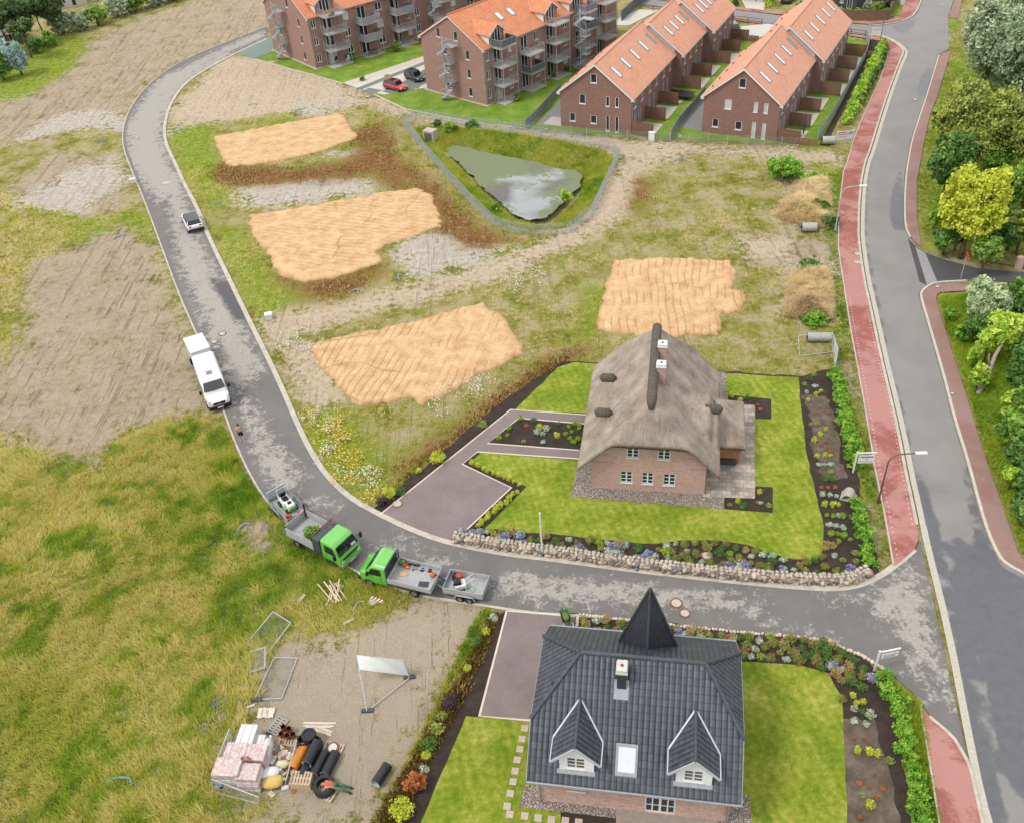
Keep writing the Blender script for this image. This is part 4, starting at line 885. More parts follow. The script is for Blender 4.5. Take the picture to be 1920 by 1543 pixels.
        b_=MB(); b_.box(W+.36,W+dp+.1,s-.1,s+wd+.1,.02,.08); b_.build('terrace_slab',M_LEDGE,t)
    for s in sky:
        skylight(t,xm+2.2,0,s,zf,1.3,.85,1,G_SKYREFL)
    for s in (.1,):
        dp_=MB(); dp_.tube([FR.T(s,.07,ze-.1),FR.T(s,.07,0)],.05,6); dp_.build('downpipe',M_GREYM,t)
    return t,O,ang
PN_D=mat('dark grey balcony panel','#4a545a','#5a656b',2.,.6); PN_B=mat('slate blue balcony panel','#75798f','#888ca2',2.,.6)
PN_S=mat('silver balcony panel','#9ea5b0','#b6bcc4',2.,.45,.2)
def flats(seq):
    out=[]
    for s,wd,kind in seq:
        for k in range(3):
            z=2.55*k
            if kind=='d': out.append((s,wd,z+.08,z+2.15,'d'))
            else: out.append((s,wd,z+.85,z+2.05,kind))
    return out
A2,A2O,A2A=apartments('apartment_block','brick apartment block behind the red car, orange gable roof and grey balconies',(801,168),(914,199),12.0,30.,7.75,11.2,
  [(1.5,3.1,2.1,3,[None,None,PN_D]),(7.3,3.1,2.1,2,[PN_D,None]),(12.9,3.2,2.1,3,[]),(19.6,3.0,2.1,3,[None,PN_D,PN_B]),(24.6,3.0,2.1,3,[])],[(1.3,3.0,1.5),(12.7,3.0,1.5),(18.5,3.2,1.5),(24.4,3.0,1.5)],
  [(4.3,.7),(4.3,3.25),(4.3,5.8),(8.6,.7),(8.6,3.25),(8.6,5.8),(3.2,8.0),(6.6,8.0)],sky=(6.6,9.0),
  extra_w=flats([(.45,.7,'w'),(2.1,1.3,'d'),(5.0,.7,'w'),(7.7,1.3,'d'),(10.6,.9,'t'),(13.2,1.5,'d'),(17.0,.9,'w'),(19.9,1.3,'d'),(22.8,.8,'t'),(25,1.4,'d')]))
A1,A1O,A1A=apartments('apartment_block','farthest left brick apartment block with silver-panelled balconies, cut by the top edge',(514,95),(594,130),13.9,40.,7.75,12.,
  [(1.9,3.6,2.3,3,[None,None,None]),(8.2,3.4,2.3,2,[PN_S,PN_S]),(14.6,3.6,2.3,3,[None,PN_S,None]),(22.5,3.4,2.3,3,[]),(30,3.4,2.3,3,[])],[(1.6,3.4,1.6),(22.4,3.2,1.6)],
  [(10.4,.7),(10.4,3.25),(10.4,5.8),(3.6,.7),(3.6,3.25),(7.6,8.2)],
  extra_w=flats([(.5,.8,'w'),(2.6,1.5,'d'),(6.2,1.0,'t'),(8.8,1.5,'d'),(12.2,1.2,'t'),(15.1,1.5,'d'),(17.9,.8,'w'),(19.6,.9,'w'),(23,1.4,'d'),(27,1.,'t'),(30.4,1.4,'d')]))
def at_house(O,a,x,y): return world_of(O,a,x,y)
s1=spiral('galvanised spiral fire stair on the gable of the apartment block behind the red car',world_of(A2O,A2A,5.6,-1.25),5.1+2.5,R(200),[2.55,5.1,7.6]); s1.rotation_euler=(0,0,A2A)
s2=spiral('galvanised spiral fire stair at the far left apartment block beside the road',world_of(A1O,A1A,5.2,-1.25),7.6,R(200),[2.55,5.1,7.6]); s2.rotation_euler=(0,0,A1A)
s3=spiral('spiral stair between balcony towers of the middle apartment block',world_of(A2O,A2A,14.6,17.7),7.6,R(150),[2.55,5.1,7.6]); s3.rotation_euler=(0,0,A2A)
s4=spiral('spiral stair half hidden behind the orange roof corner, at the far block',world_of(A1O,A1A,16.6,21.5),7.6,R(150),[2.55,5.1,7.6]); s4.rotation_euler=(0,0,A1A)
# ---------------- thatched house ----------------
def thatchmat():
    t=NT('weathered reed thatch',.95,.1); uv=t.co('UV')
    n=t.noise(.7,5,.65); st=t.noise(1.,5,.75,t.mp(uv,(16,1.1,1)))
    c=t.ramp(t.ma('ADD',t.ma('MULTIPLY',n,.5),t.ma('MULTIPLY',st,.5)),[(.36,hx('#7a6d61')),(.45,hx('#9f9184')),(.54,hx('#b6a99a')),(.64,hx('#cfc4b6'))])
    t.bump(t.ma('ADD',st,t.ma('MULTIPLY',t.noise(24.,3),.5)),.09); return t.out(c)
THATCH=thatchmat()
M_HEATH=mat('dark heather ridge','#4a463c','#837a6a',9.,.95,bump=.06)
def smin(a,b,k): h=np.clip(.5+.5*(b-a)/k,0,1); return b*(1-h)+a*h-k*h*(1-h)
def smax(a,b,k): return -smin(-a,-b,k)
def thatched():
    O,ang,W=frame_px((1110,914),(1320,928)); W=8.15; L=11.1
    t=thing('thatched_house','thatched brick house with two chimneys in the middle of the clipped lawn','house',O,ang)
    FF=Face(0,0,1,0); FR=Face(W,0,0,1); FB=Face(W,L,-1,0); FL=Face(0,L,0,-1); zt=2.75
    hf=[(2.08,2.95,.75,1.85),(3.63,4.46,.75,1.85),(5.17,6.03,.75,1.85),(2.5,3.38,3.22,4.25),(4.7,5.58,3.22,4.25)]
    w=MB(); wall(w,FF,[(0,-.05),(W,-.05),(W,zt),(6.35,4.55),(1.8,4.55),(0,zt)],hf)
    wall(w,FR,[(0,-.05),(L,-.05),(L,zt),(0,zt)],[(.9,2.4,.1,2.15),(7.5,9.,.1,2.15)]); wall(w,FB,[(0,-.05),(W,-.05),(W,zt),(6.35,4.55),(1.8,4.55),(0,zt)]); wall(w,FL,[(0,-.05),(L,-.05),(L,zt),(0,zt)],[(2.2,3.3,.9,2.),(8,9.2,.1,2.1)])
    w.build('wall',BR_MIX,t,recalc=False)
    for h in hf: window(t,FF,*h,cols=2,rows=3,fr=.065)
    for h in ((.9,2.4,.1,2.15),(7.5,9.,.1,2.15)): window(t,FR,*h,cols=2,rows=3,name='terrace_door',sill=False)
    for h in ((2.2,3.3,.9,2.),(8,9.2,.1,2.1)): window(t,FL,*h,cols=2,rows=3)
    cor=MB()
    for x0,x1 in ((-.04,1.5),(6.9,8.15)): cor.box(x0,x1,-.05,-.004,2.55,2.66)
    cor.build('brick_band',BR_MIX,t)
    # roof as one rounded skin of reed, half hipped at both ends, with dormer bulges
    st=.12; us=np.arange(-.98,9.14,st); vs=np.arange(-.62,L+.62,st); gu,gv=np.meshgrid(us,vs); u,v=gu.ravel(),gv.ravel()
    zr=7.75; mid=4.1; main=zr-1.03*np.abs(u-mid); main=smin(main,np.full_like(u,zr-.05),.4)
    hip=4.98+(v+.62)*1.75; hipb=4.98+(L+.62-v)*1.75
    z=smin(smin(main,hip,.45),hipb,.45)
    def dormer(cv,zc,wd,lo,hi,k=.25):
        q=zc-np.maximum(0,np.abs(v-cv)-.25)*wd; q=np.where((u>lo)&(u<hi),q,-9); return q
    for cv in (2.7,6.9): z=np.maximum(z,dormer(cv,4.92,1.2,.12,3))
    z=smax(z,np.where(u>3,5.35-np.maximum(0,np.abs(v-4.3)-.9)*1.0-np.maximum(0,u-8.2)*2.2,-9),.25)
    z=np.maximum(z,dormer(3.7,4.85,1.2,6,8.9))
    # eyebrow opening over the half hip window
    eb=np.clip(1-((u-mid)/1.1)**2,0,1)*.30*np.clip(1-np.abs(v-.05)/.7,0,1); z=z+eb
    z=z+(fbm(np.stack([u,v],1),1.3,3)-.5)*.12+(fbm(np.stack([u,v],1),4.,13)-.5)*.035
    nx,ny=len(us),len(vs); i=np.arange(nx*ny).reshape(ny,nx)
    f=np.stack([i[:-1,:-1],i[:-1,1:],i[1:,1:],i[1:,:-1]],-1).reshape(-1,4)
    lowz=z-.36; n=nx*ny; V=np.concatenate([np.column_stack([u,v,z]),np.column_stack([u,v,lowz])])
    F2=f[:,::-1]+n; bd=np.concatenate([i[0,:],i[1:,-1],i[-1,-2::-1],i[-2:0:-1,0]]); b2=np.roll(bd,-1); sk=np.stack([bd,bd+n,b2+n,b2],1)
    npmesh('thatch_roof',V,np.concatenate([f,F2,sk]),THATCH,parent=t,smooth=False)
    # porch roof over the garden door
    us=np.arange(8.7,11.05,.12); vs=np.arange(2.9,8.3,.12); gu,gv=np.meshgrid(us,vs); u,v=gu.ravel(),gv.ravel()
    z=smin(2.35+(11.05-u)*.75,4.1-np.maximum(0,np.abs(v-5.6)-.6)*.85,.3)
    nx,ny=len(us),len(vs); i=np.arange(nx*ny).reshape(ny,nx); f=np.stack([i[:-1,:-1],i[:-1,1:],i[1:,1:],i[1:,:-1]],-1).reshape(-1,4); n=nx*ny
    bd=np.concatenate([i[0,:],i[1:,-1],i[-1,-2::-1],i[-2:0:-1,0]]); b2=np.roll(bd,-1)
    npmesh('porch_roof',np.concatenate([np.column_stack([u,v,z]),np.column_stack([u,v,z-.34])]),np.concatenate([f,f[:,::-1]+n,np.stack([bd,bd+n,b2+n,b2],1)]),THATCH,parent=t)
    m=MB(); m.box(8.2,10.7,3.6,3.7,0,2.75); m.box(10.6,10.7,3.7,7.9,0,2.4); m.box(8.2,10.7,7.8,7.9,0,2.4); m.build('porch_wall',mat('orange larch boards','#a8744c','#c08e64',3.,.7),t)
    m=MB(); m.box(8.3,10.5,3.35,3.58,0,.55); m.build('bench',M_DARK,t)
    rc=MB(); rc.tube([(mid,.62,7.2),(mid,.8,7.58),(mid,1.1,7.78),(mid,9.9,7.84),(mid,10.3,7.66)],[.18,.32,.36,.36,.24],12); rc.build('ridge_cap',M_HEATH,t,smooth=True)
    for (x0,x1,cv,zc) in ((.05,1.15,2.7,5.0),(.05,1.15,6.9,5.0),(7.8,9.05,3.7,5.05)):
        c=MB(); c.tube([(x0,cv,zc-.08),(x0+.15,cv,zc),(x1-.15,cv,zc),(x1,cv,zc-.1)],[.22,.37,.37,.22],10); c.build('dormer_cap',M_HEATH,t,smooth=True)
    sk=MB(); sk.slab([(mid-.75,-.05,5.4),(mid+.75,-.05,5.4),(mid+.62,.35,6.1),(mid-.62,.35,6.1)],.05); so=sk.build('eyebrow_window',M_GREYM,t); g=MB(); g.slab([(mid-.6,.13,5.74),(mid+.6,.13,5.74),(mid+.52,.28,6.0),(mid-.52,.28,6.0)],.02); g.build('pane',G_SKYREFL,so)
    for yv,zz in ((4.2,7.3),(6.7,7.3)):
        c=MB(); c.box(mid+.22,mid+.80,yv-.27,yv+.27,6.6,8.35); co=c.build('chimney',BR_MIX,t)
        k=MB(); k.box(mid+.15,mid+.87,yv-.34,yv+.34,8.353,8.43); k.box(mid+.19,mid+.83,yv-.30,yv+.30,8.433,8.62); k.build('chimney_cap',M_WHITE,co)
        h=MB(); h.lathe([(.09,0),(.09,.03)],(mid+.51,yv,8.625),10); h.build('flue_opening',M_BLACK,co)
        l=MB(); l.slab([(mid+.82,yv-.22,6.83),(mid+1.25,yv-.22,6.38),(mid+1.25,yv+.2,6.38),(mid+.82,yv+.2,6.83)][::1],.02); l.build('flashing',M_GREYM,co)
    return t
THH=thatched()
# ---------------- black roofed house ----------------
def blackhouse():
    O,ang,_=frame_px((1010,1500),(1364,1541)); W=10.0; D=8.8
    t=thing('black_roofed_house','house with glossy black tiled roof, white dormers and pointed tower in the foreground','house',O,ang)
    ze=3.48; m=.89; zr=7.4; ym=4.4; x0,x1=-.42,10.45; ye=-.6; zE=2.95; r0,r1=1.95,8.4; yc,zc=1.75,2.95+2.35*.89
    FF=Face(0,0,1,0); FR=Face(W,0,0,1); FB=Face(W,D,-1,0); FL=Face(0,D,0,-1)
    hf=[(1.6,2.55,1.45,2.35),(5.66,7.25,.12,2.2)]
    w=MB(); wall(w,FF,[(0,-.05),(W,-.05),(W,ze-.3),(0,ze-.3)],hf)
    gp=[(0,-.05),(D,-.05),(D,3.2),(D-2.15,5.0),(2.15,5.0),(0,3.2)]
    wall(w,FR,gp,[(2,3.2,.9,2.1),(5,6.2,.9,2.1)]); wall(w,FB,[(0,-.05),(W,-.05),(W,ze-.3),(0,ze-.3)]); wall(w,FL,gp,[(2,3.2,.9,2.1),(5,6.2,.9,2.1)])
    w.build('wall',BR_PINK,t,recalc=False)
    window(t,FF,*hf[0],cols=2,rows=1,fr=.07); window(t,FF,*hf[1],cols=4,rows=3,name='french_door',fr=.08,sill=False)
    for F_ in (FR,FL):
        for h in ((2,3.2,.9,2.1),(5,6.2,.9,2.1)): window(t,F_,*h,cols=2,rows=3)
    yb=2*ym-ye
    r=MB()
    r.slab([(x0,ye,zE),(x1,ye,zE),(x1,yc,zc),(r1,ym,zr),(r0,ym,zr),(x0,yc,zc)],.1)
    r.build('roof',RT_BLACK,t)
    r=MB(); r.slab([(x1,yb,zE),(x0,yb,zE),(x0,yb-2.35,zc),(r0,ym,zr),(r1,ym,zr),(x1,yb-2.35,zc)],.1); r.build('roof',RT_BLACK,t)
    r=MB(); r.slab([(x0,yb-2.35,zc),(x0,yc,zc),(r0,ym,zr)],.1); r.build('hip_roof',RT_BLACK,t)
    r=MB(); r.slab([(x1,yc,zc),(x1,yb-2.35,zc),(r1,ym,zr)],.1); r.build('hip_roof',RT_BLACK,t)
    rt=mat('black ridge tile','#3c4148','#535961',3.,.45)
    c=MB()
    for a,b in (((r0,ym,zr),(r1,ym,zr)),((r0,ym,zr),(x0,yc,zc)),((r1,ym,zr),(x1,yc,zc)),((r0,ym,zr),(x0,yb-2.35,zc)),((r1,ym,zr),(x1,yb-2.35,zc))):
        a,b=Vector(a),Vector(b); n=int((b-a).length/.38)
        for k in range(n): c.tube([a+(b-a)*k/n,a+(b-a)*(k+1.06)/n],[.13,.115],8)
    c.build('ridge_tiles',rt,t)
    for y,z in ((ye-.05,zE-.02),(yb+.05,zE-.02)):
        g=MB(); g.tube([(x0,y,z),(x1,y,z)],.065,8); g.build('gutter',M_GREYM,t)
    vb=MB()
    for x in (x0,x1):
        vb=MB(); vb.slab([(x,ye,zE-.16),(x,yc,zc-.16),(x,yc,zc+.03),(x,ye,zE+.03)],.04); vb.box(x-.03,x+.03,yc,yb-2.35,zc-.16,zc-.02); vb.slab([(x,yb-2.35,zc-.16),(x,yb,zE-.16),(x,yb,zE+.03),(x,yb-2.35,zc+.03)],.04)
        vb.build('verge_board',M_GREYM,t)
    for x in (.12,W-.12):
        d=MB(); d.tube([(x,-.45,2.9),(x,-.1,2.5),(x,-.08,0)],.045,8); d.build('downpipe',M_GREYM,t)
    fz=lambda y:zE+(y-ye)*m
    # chimney
    c=MB(); c.box(3.95,4.42,3.15,3.75,5.9,7.62); co=c.build('chimney',mat('slate clad chimney','#33383e','#454b52',4.,.5),t)
    k=MB(); k.box(3.88,4.49,3.05,3.85,7.623,7.74); k.box(3.93,4.44,3.1,3.8,7.743,7.9); k.build('chimney_cap',mat('pale chimney cap','#c6c3bd','#d6d3cd'),co)
    h=MB(); h.lathe([(.08,0),(.08,.05)],(4.18,3.45,7.9),10); h.build('flue',mat('red flue','#7d3b30','#934a3c'),co)
    fl=MB(); fl.slab([(3.8,2.75,fz(2.75)+.02),(4.57,2.75,fz(2.75)+.02),(4.57,3.5,fz(3.5)+.02),(3.8,3.5,fz(3.5)+.02)],.02); fl.build('flashing',M_GREYM,co)
    # two gabled dormers
    for cx in (2.1,8.0):
        hw=.88; yf=-.03; zb=fz(yf); zs=4.72; za=5.85; dF=Face(cx-hw,yf,1,0)
        g=MB(); wall(g,dF,[(0,zb-.1),(2*hw,zb-.1),(2*hw,zs),(hw,za-.25),(0,zs)],[(hw-.48,hw+.48,zb+.22,zb+1.2)],.08)
        for x in (cx-hw,cx+hw): g.slab([(x,yf,zb-.1),(x,yf,zs),(x,ye+(zs-zE)/m,zs)],.04)
        d=g.build('dormer',mat('white painted boards','#f2f4f6','#fafbfb',2.,.5),t,recalc=False)
        window(d,dF,hw-.48,hw+.48,zb+.22,zb+1.2,cols=2,rows=3,fr=.06,d=-.06,gl=glass('dormer glass','#5a5f5c'))
        rr=MB(); yt=ye+(za-zE)/m; sl=(za-zs+.25)/(hw); o2=.40
        for sg in (-1,1):
            xe=cx+sg*(hw+o2); zz=za-.0-(hw+o2)*1.08; yi=ye+(zz-zE)/m
            q=[(xe,yf-.22,zz),(cx,yf-.22,za),(cx,yt,za+.03),(xe,yi+.05,zz+.05)]; rr.slab(q if sg>0 else q[::-1],.09)
        rr.build('dormer_roof',RT_BLACK,d)
        vv=MB()
        for sg in (-1,1):
            xe=cx+sg*(hw+o2); zz=za-(hw+o2)*1.08; yi=ye+(zz-zE)/m
            vv.bar((xe,yf-.24,zz-.03),(cx,yf-.24,za-.03),.05,.14); vv.bar((xe+sg*.02,yf-.22,zz),(xe+sg*.02,yi,zz+.02),.06,.09); vv.bar((xe,yi,zz+.06),(cx,yt,za+.05),.09,.05)
        vv.build('verge_board',mat('pale lead edge','#b6bcc2','#ccd1d6',2.,.5),d)
        rg=MB(); rg.tube([(cx,yf-.23,za+.02),(cx,yt,za+.04)],.08,8); rg.build('ridge_tiles',rt,d)
        ap=MB(); ap.slab([(cx-hw-.1,yf-.16,fz(yf-.16)+.03),(cx+hw+.1,yf-.16,fz(yf-.16)+.03),(cx+hw+.1,yf+.02,fz(yf+.02)+.03),(cx-hw-.1,yf+.02,fz(yf+.02)+.03)],.015); ap.build('flashing',M_GREYM,d)
    # roof window
    s=MB(); 
    def T(x,y,z): return (x,y,fz(y)+z)
    for q in ((4.08,4.2,-.08,1.12),(5.08,5.2,-.08,1.12),(4.2,5.08,-.08,.06),(4.2,5.08,1.0,1.12)): s.box(*q,.0,.1,T)
    so=s.build('skylight',M_GREYM,t); g=MB(); g.box(4.19,5.09,.05,1.01,.0,.07,T); g.build('pane',mat('pale blue roof glass','#cdd6e4','#dde4ee',1.,.2,0,.5),so)  # roof window pane in a pale blue tone
    for x,y in ((.6,3.2),(1.1,5.3)):
        p=MB(); p.lathe([(.06,0),(.06,.25),(.09,.26),(.09,.32)],(x,y,6.1 if y>4 else 5.9),8); p.build('roof_vent',M_BLACK,t)
    # tower with spire
    cx,cy=5.4,7.3; rr_=1.86; zb=4.15; tip=9.5
    tw=MB(); tw.prism([(cx-1.3,cy),(cx,cy-1.3),(cx+1.3,cy),(cx,cy+1.3)],0,4.3); tw.build('tower_wall',BR_PINK,t)
    pts=[(cx,cy-rr_,zb),(cx+rr_,cy,zb),(cx,cy+rr_,zb),(cx-rr_,cy,zb)]
    sp=MB()
    for i in range(4): sp.poly([pts[i],pts[(i+1)%4],(cx,cy,tip)])
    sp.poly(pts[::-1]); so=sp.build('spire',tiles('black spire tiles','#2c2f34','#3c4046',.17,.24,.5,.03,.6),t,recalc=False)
    c=MB()
    for q in pts:
        c.tube([q,(cx,cy,tip+.05)],.075,6)
    c.build('ridge_tiles',rt,so)
    return t
BHH=blackhouse()
# ================= VEHICLES (front towards +x, origin on the ground) =================
def carpaint(name,c,rough=.28):
    t=NT(name,rough,.5); t.b.inputs['Coat Weight'].default_value=.5; t.b.inputs['Coat Roughness'].default_value=.08
    return t.out(t.ramp(t.noise(2.5,4),[(.35,hx(c,.94)),(.65,hx(c,1.05))]))
P_GREEN=carpaint('bright green paint','#69c04c'); P_WHITE=carpaint('white vehicle paint','#eceef0'); P_RED=carpaint('red paint','#c01f2b'); P_BLK=carpaint('black paint','#1c1f24'); P_NAVY=carpaint('dark plum paint','#2b2730')
TYRE=mat('tyre rubber','#1b1b1c','#2b2a29',4.,.85); RIM=mat('grey wheel rim','#8f9296','#aeb1b4',3.,.4,.4); CGL=glass('vehicle glass','#1f262b',.05)
HEADL=mat('headlight lens','#cfd6da','#e7ecee',2.,.15,0,.6); TAILL=mat('tail light','#8d1e1c','#a82a26',2.,.2); ALU=mat('aluminium drop side','#b4b7b8','#cccecf',2.,.42,.25)
BEDFL=mat('worn load floor','#a2a4a6','#bcbdbe',5.,.5,.15); CHASS=mat('dark chassis','#25272a','#35373a',4.,.7); MIRR=mat('black mirror housing','#17181a','#242528',3.,.4); PLATE=mat('number plate','#dcdcd6','#ebebe6',3.,.5)
def wheel(par,x,y,r,wd,n=18):
    w=MB(); s=1 if y>0 else -1
    def T(px,py,pz): return (x+px,y+pz*s,r+py)
    prof=[(r*.62,-wd/2),(r*.93,-wd/2),(r,-wd*.35),(r,wd*.35),(r*.93,wd/2),(r*.62,wd/2)]
    v=[];f=[]
    for q,z in prof:
        for k in range(n): v.append(T(q*math.cos(2*math.pi*k/n),q*math.sin(2*math.pi*k/n),z))
    for i in range(len(prof)-1):
        for k in range(n): f.append((i*n+k,i*n+(k+1)%n,(i+1)*n+(k+1)%n,(i+1)*n+k))
    w.add(v,f); o=w.build('wheel',TYRE,par,smooth=True)
    h=MB(); v=[];prof=[(r*.63,-wd*.3),(r*.63,wd*.3),(r*.5,wd*.24),(r*.22,wd*.3),(.01,wd*.3)];f=[]
    for q,z in prof:
        for k in range(n): v.append(T(q*math.cos(2*math.pi*k/n),q*math.sin(2*math.pi*k/n),z))
    for i in range(len(prof)-1):
        for k in range(n): f.append((i*n+k,i*n+(k+1)%n,(i+1)*n+(k+1)%n,(i+1)*n+k))
    h.add(v,f); h.build('rim',RIM,o); return o
def loft(stations,m,name,par,smooth=True,sub=0):
    """body skin from cross sections; each station = (x,[(y,z)...]) for the left half, mirrored"""
    v=[];f=[]; k=len(stations[0][1])*2
    for x,h in stations:
        ring=[(x,y,z) for y,z in h]+[(x,-y,z) for y,z in h[::-1]]; v+=ring
    for i in range(len(stations)-1):
        for j in range(k-1): f.append((i*k+j,i*k+j+1,(i+1)*k+j+1,(i+1)*k+j))
        f.append((i*k+k-1,i*k,(i+1)*k,(i+1)*k+k-1))
    f+=[tuple(range(k-1,-1,-1)),tuple((len(stations)-1)*k+j for j in range(k))]
    mb=MB(); mb.add(v,f); o=mb.build(name,m,par)
    md=o.modifiers.new('bevel','BEVEL'); md.width=.035; md.segments=2; md.limit_method='ANGLE'; md.angle_limit=R(25)
    return o
def hatch(name,label,cat,paint,loc,rz,L=4.05,W=1.72,H=1.45,group=None,rear=False,suv=0.,dark_roof=False):
    t=thing(name,label,cat,loc,rz,group); a=L/2; w=W/2; b=.26+suv
    def low(x,yw,zt): return (x,[(yw-.10,b),(yw,b+.14),(yw,zt-.22),(yw-.05,zt-.05),(yw-.16,zt)])
    zb=.86+suv
    loft([low(-a,w*.84,zb-.16),low(-a+.12,w*.95,zb+.02),low(-a+.7,w,zb+.06),low(-.2,w,zb+.04),low(.8,w,zb),low(1.35,w*.98,zb-.04),low(a-.2,w*.90,zb-.16),low(a-.02,w*.76,zb-.3)],paint,'body',t)
    c0,c1=-a+.18,a-1.25
    gl=loft([(c0,[(w-.12,zb-.02),(w-.2,zb+.16)]),(c0+.3,[(w-.09,zb-.02),(w-.26,H-.10+suv)]),(.25,[(w-.09,zb-.02),(w-.25,H-.02+suv)]),(.62,[(w-.09,zb-.02),(w-.28,H-.12+suv)]),(c1+.22,[(w-.12,zb-.06),(w-.22,zb-.02)])],CGL,'glazing',t)
    rf=MB(); zt=H+suv
    rf.slab([(c0+.28,-w+.27,zt-.085),(.5,-w+.28,zt-.045),(.5,w-.28,zt-.045),(c0+.28,w-.27,zt-.085)],.05)
    rf.slab([(c0+.28,-w+.27,zt-.085),(c0+.28,w-.27,zt-.085),(c0+.12,w-.26,zt-.17),(c0+.12,-w+.26,zt-.17)],.05) if rear else None
    rf.build('roof',CGL if dark_roof else paint,t,bevel=.015)
    pl=MB()
    for s in (-1,1):
        for p,q in (((c1+.2,w-.15,zb),(.52,w-.29,zt-.07)),((-.25,w-.1,zb),(-.3,w-.27,zt-.06)),((c0+.02,w-.15,zb+.08),(c0+.3,w-.29,zt-.1))):
            pl.bar((p[0],p[1]*s,p[2]),(q[0],q[1]*s,q[2]),.07,.06)
    pl.build('pillars',paint,t)
    for x in (-a+.72,a-.78):
        for s in (-1,1): wheel(t,x,s*(w-.09),.31+suv*.35,.2)
    for s in (-1,1):
        h=MB(); h.ball((a-.17,s*w*.66,zb-.24),.14,.17,.07,8,5); h.build('headlight',HEADL,t)
        h=MB(); h.box(-a-.01,-a+.1,s*w*.62-.14,s*w*.62+.14,zb-.18,zb-.06); h.build('tail_light',TAILL,t,bevel=.02)
        h=MB(); h.box(.68,.82,s*(w+.02)-.07,s*(w+.02)+.07,zb-.02,zb+.1); h.build('mirror',paint,t,bevel=.02)
    p=MB(); p.box(a-.0,a+.015,-.24,.24,.38+suv,.48+suv); p.build('number_plate',PLATE,t)
    bb=MB(); bb.box(-a-.03,-a+.12,-w*.85,w*.85,b+.0,b+.22); bb.build('bumper',CHASS if suv else paint,t,bevel=.03)
    return t
def at(px,py): return P(px,py)
def head(a,b): A,B=P(*a),P(*b); return math.atan2(B.y-A.y,B.x-A.x)
hatch('parked_car','small red hatchback parked on the dark gravel bay','small car',P_RED,P(742,168),head((718,160),(766,172)),3.9,1.68,1.45)
hatch('parked_car','black hatchback parked beside the apartment gable, nose to the hedge','small car',P_BLK,P(778,150),head((762,143),(797,157)),3.6,1.65,1.5)
_s=hatch('parked_car','white compact crossover driving away on the residential road, seen from behind','car',P_WHITE,P(363,424),head((371,434),(352,397)),4.3,1.86,1.38,rear=True,suv=.16,dark_roof=True)
hatch('parked_car','dark plum car parked at the far end of the middle terrace','car',P_NAVY,P(1374,62),T1A+R(-62),4.3,1.8,1.45)
hatch('parked_car','dark car at the top edge in the narrow street behind the right terrace roof','car',P_BLK,P(1478,3),R(60),4.2,1.75,1.45)
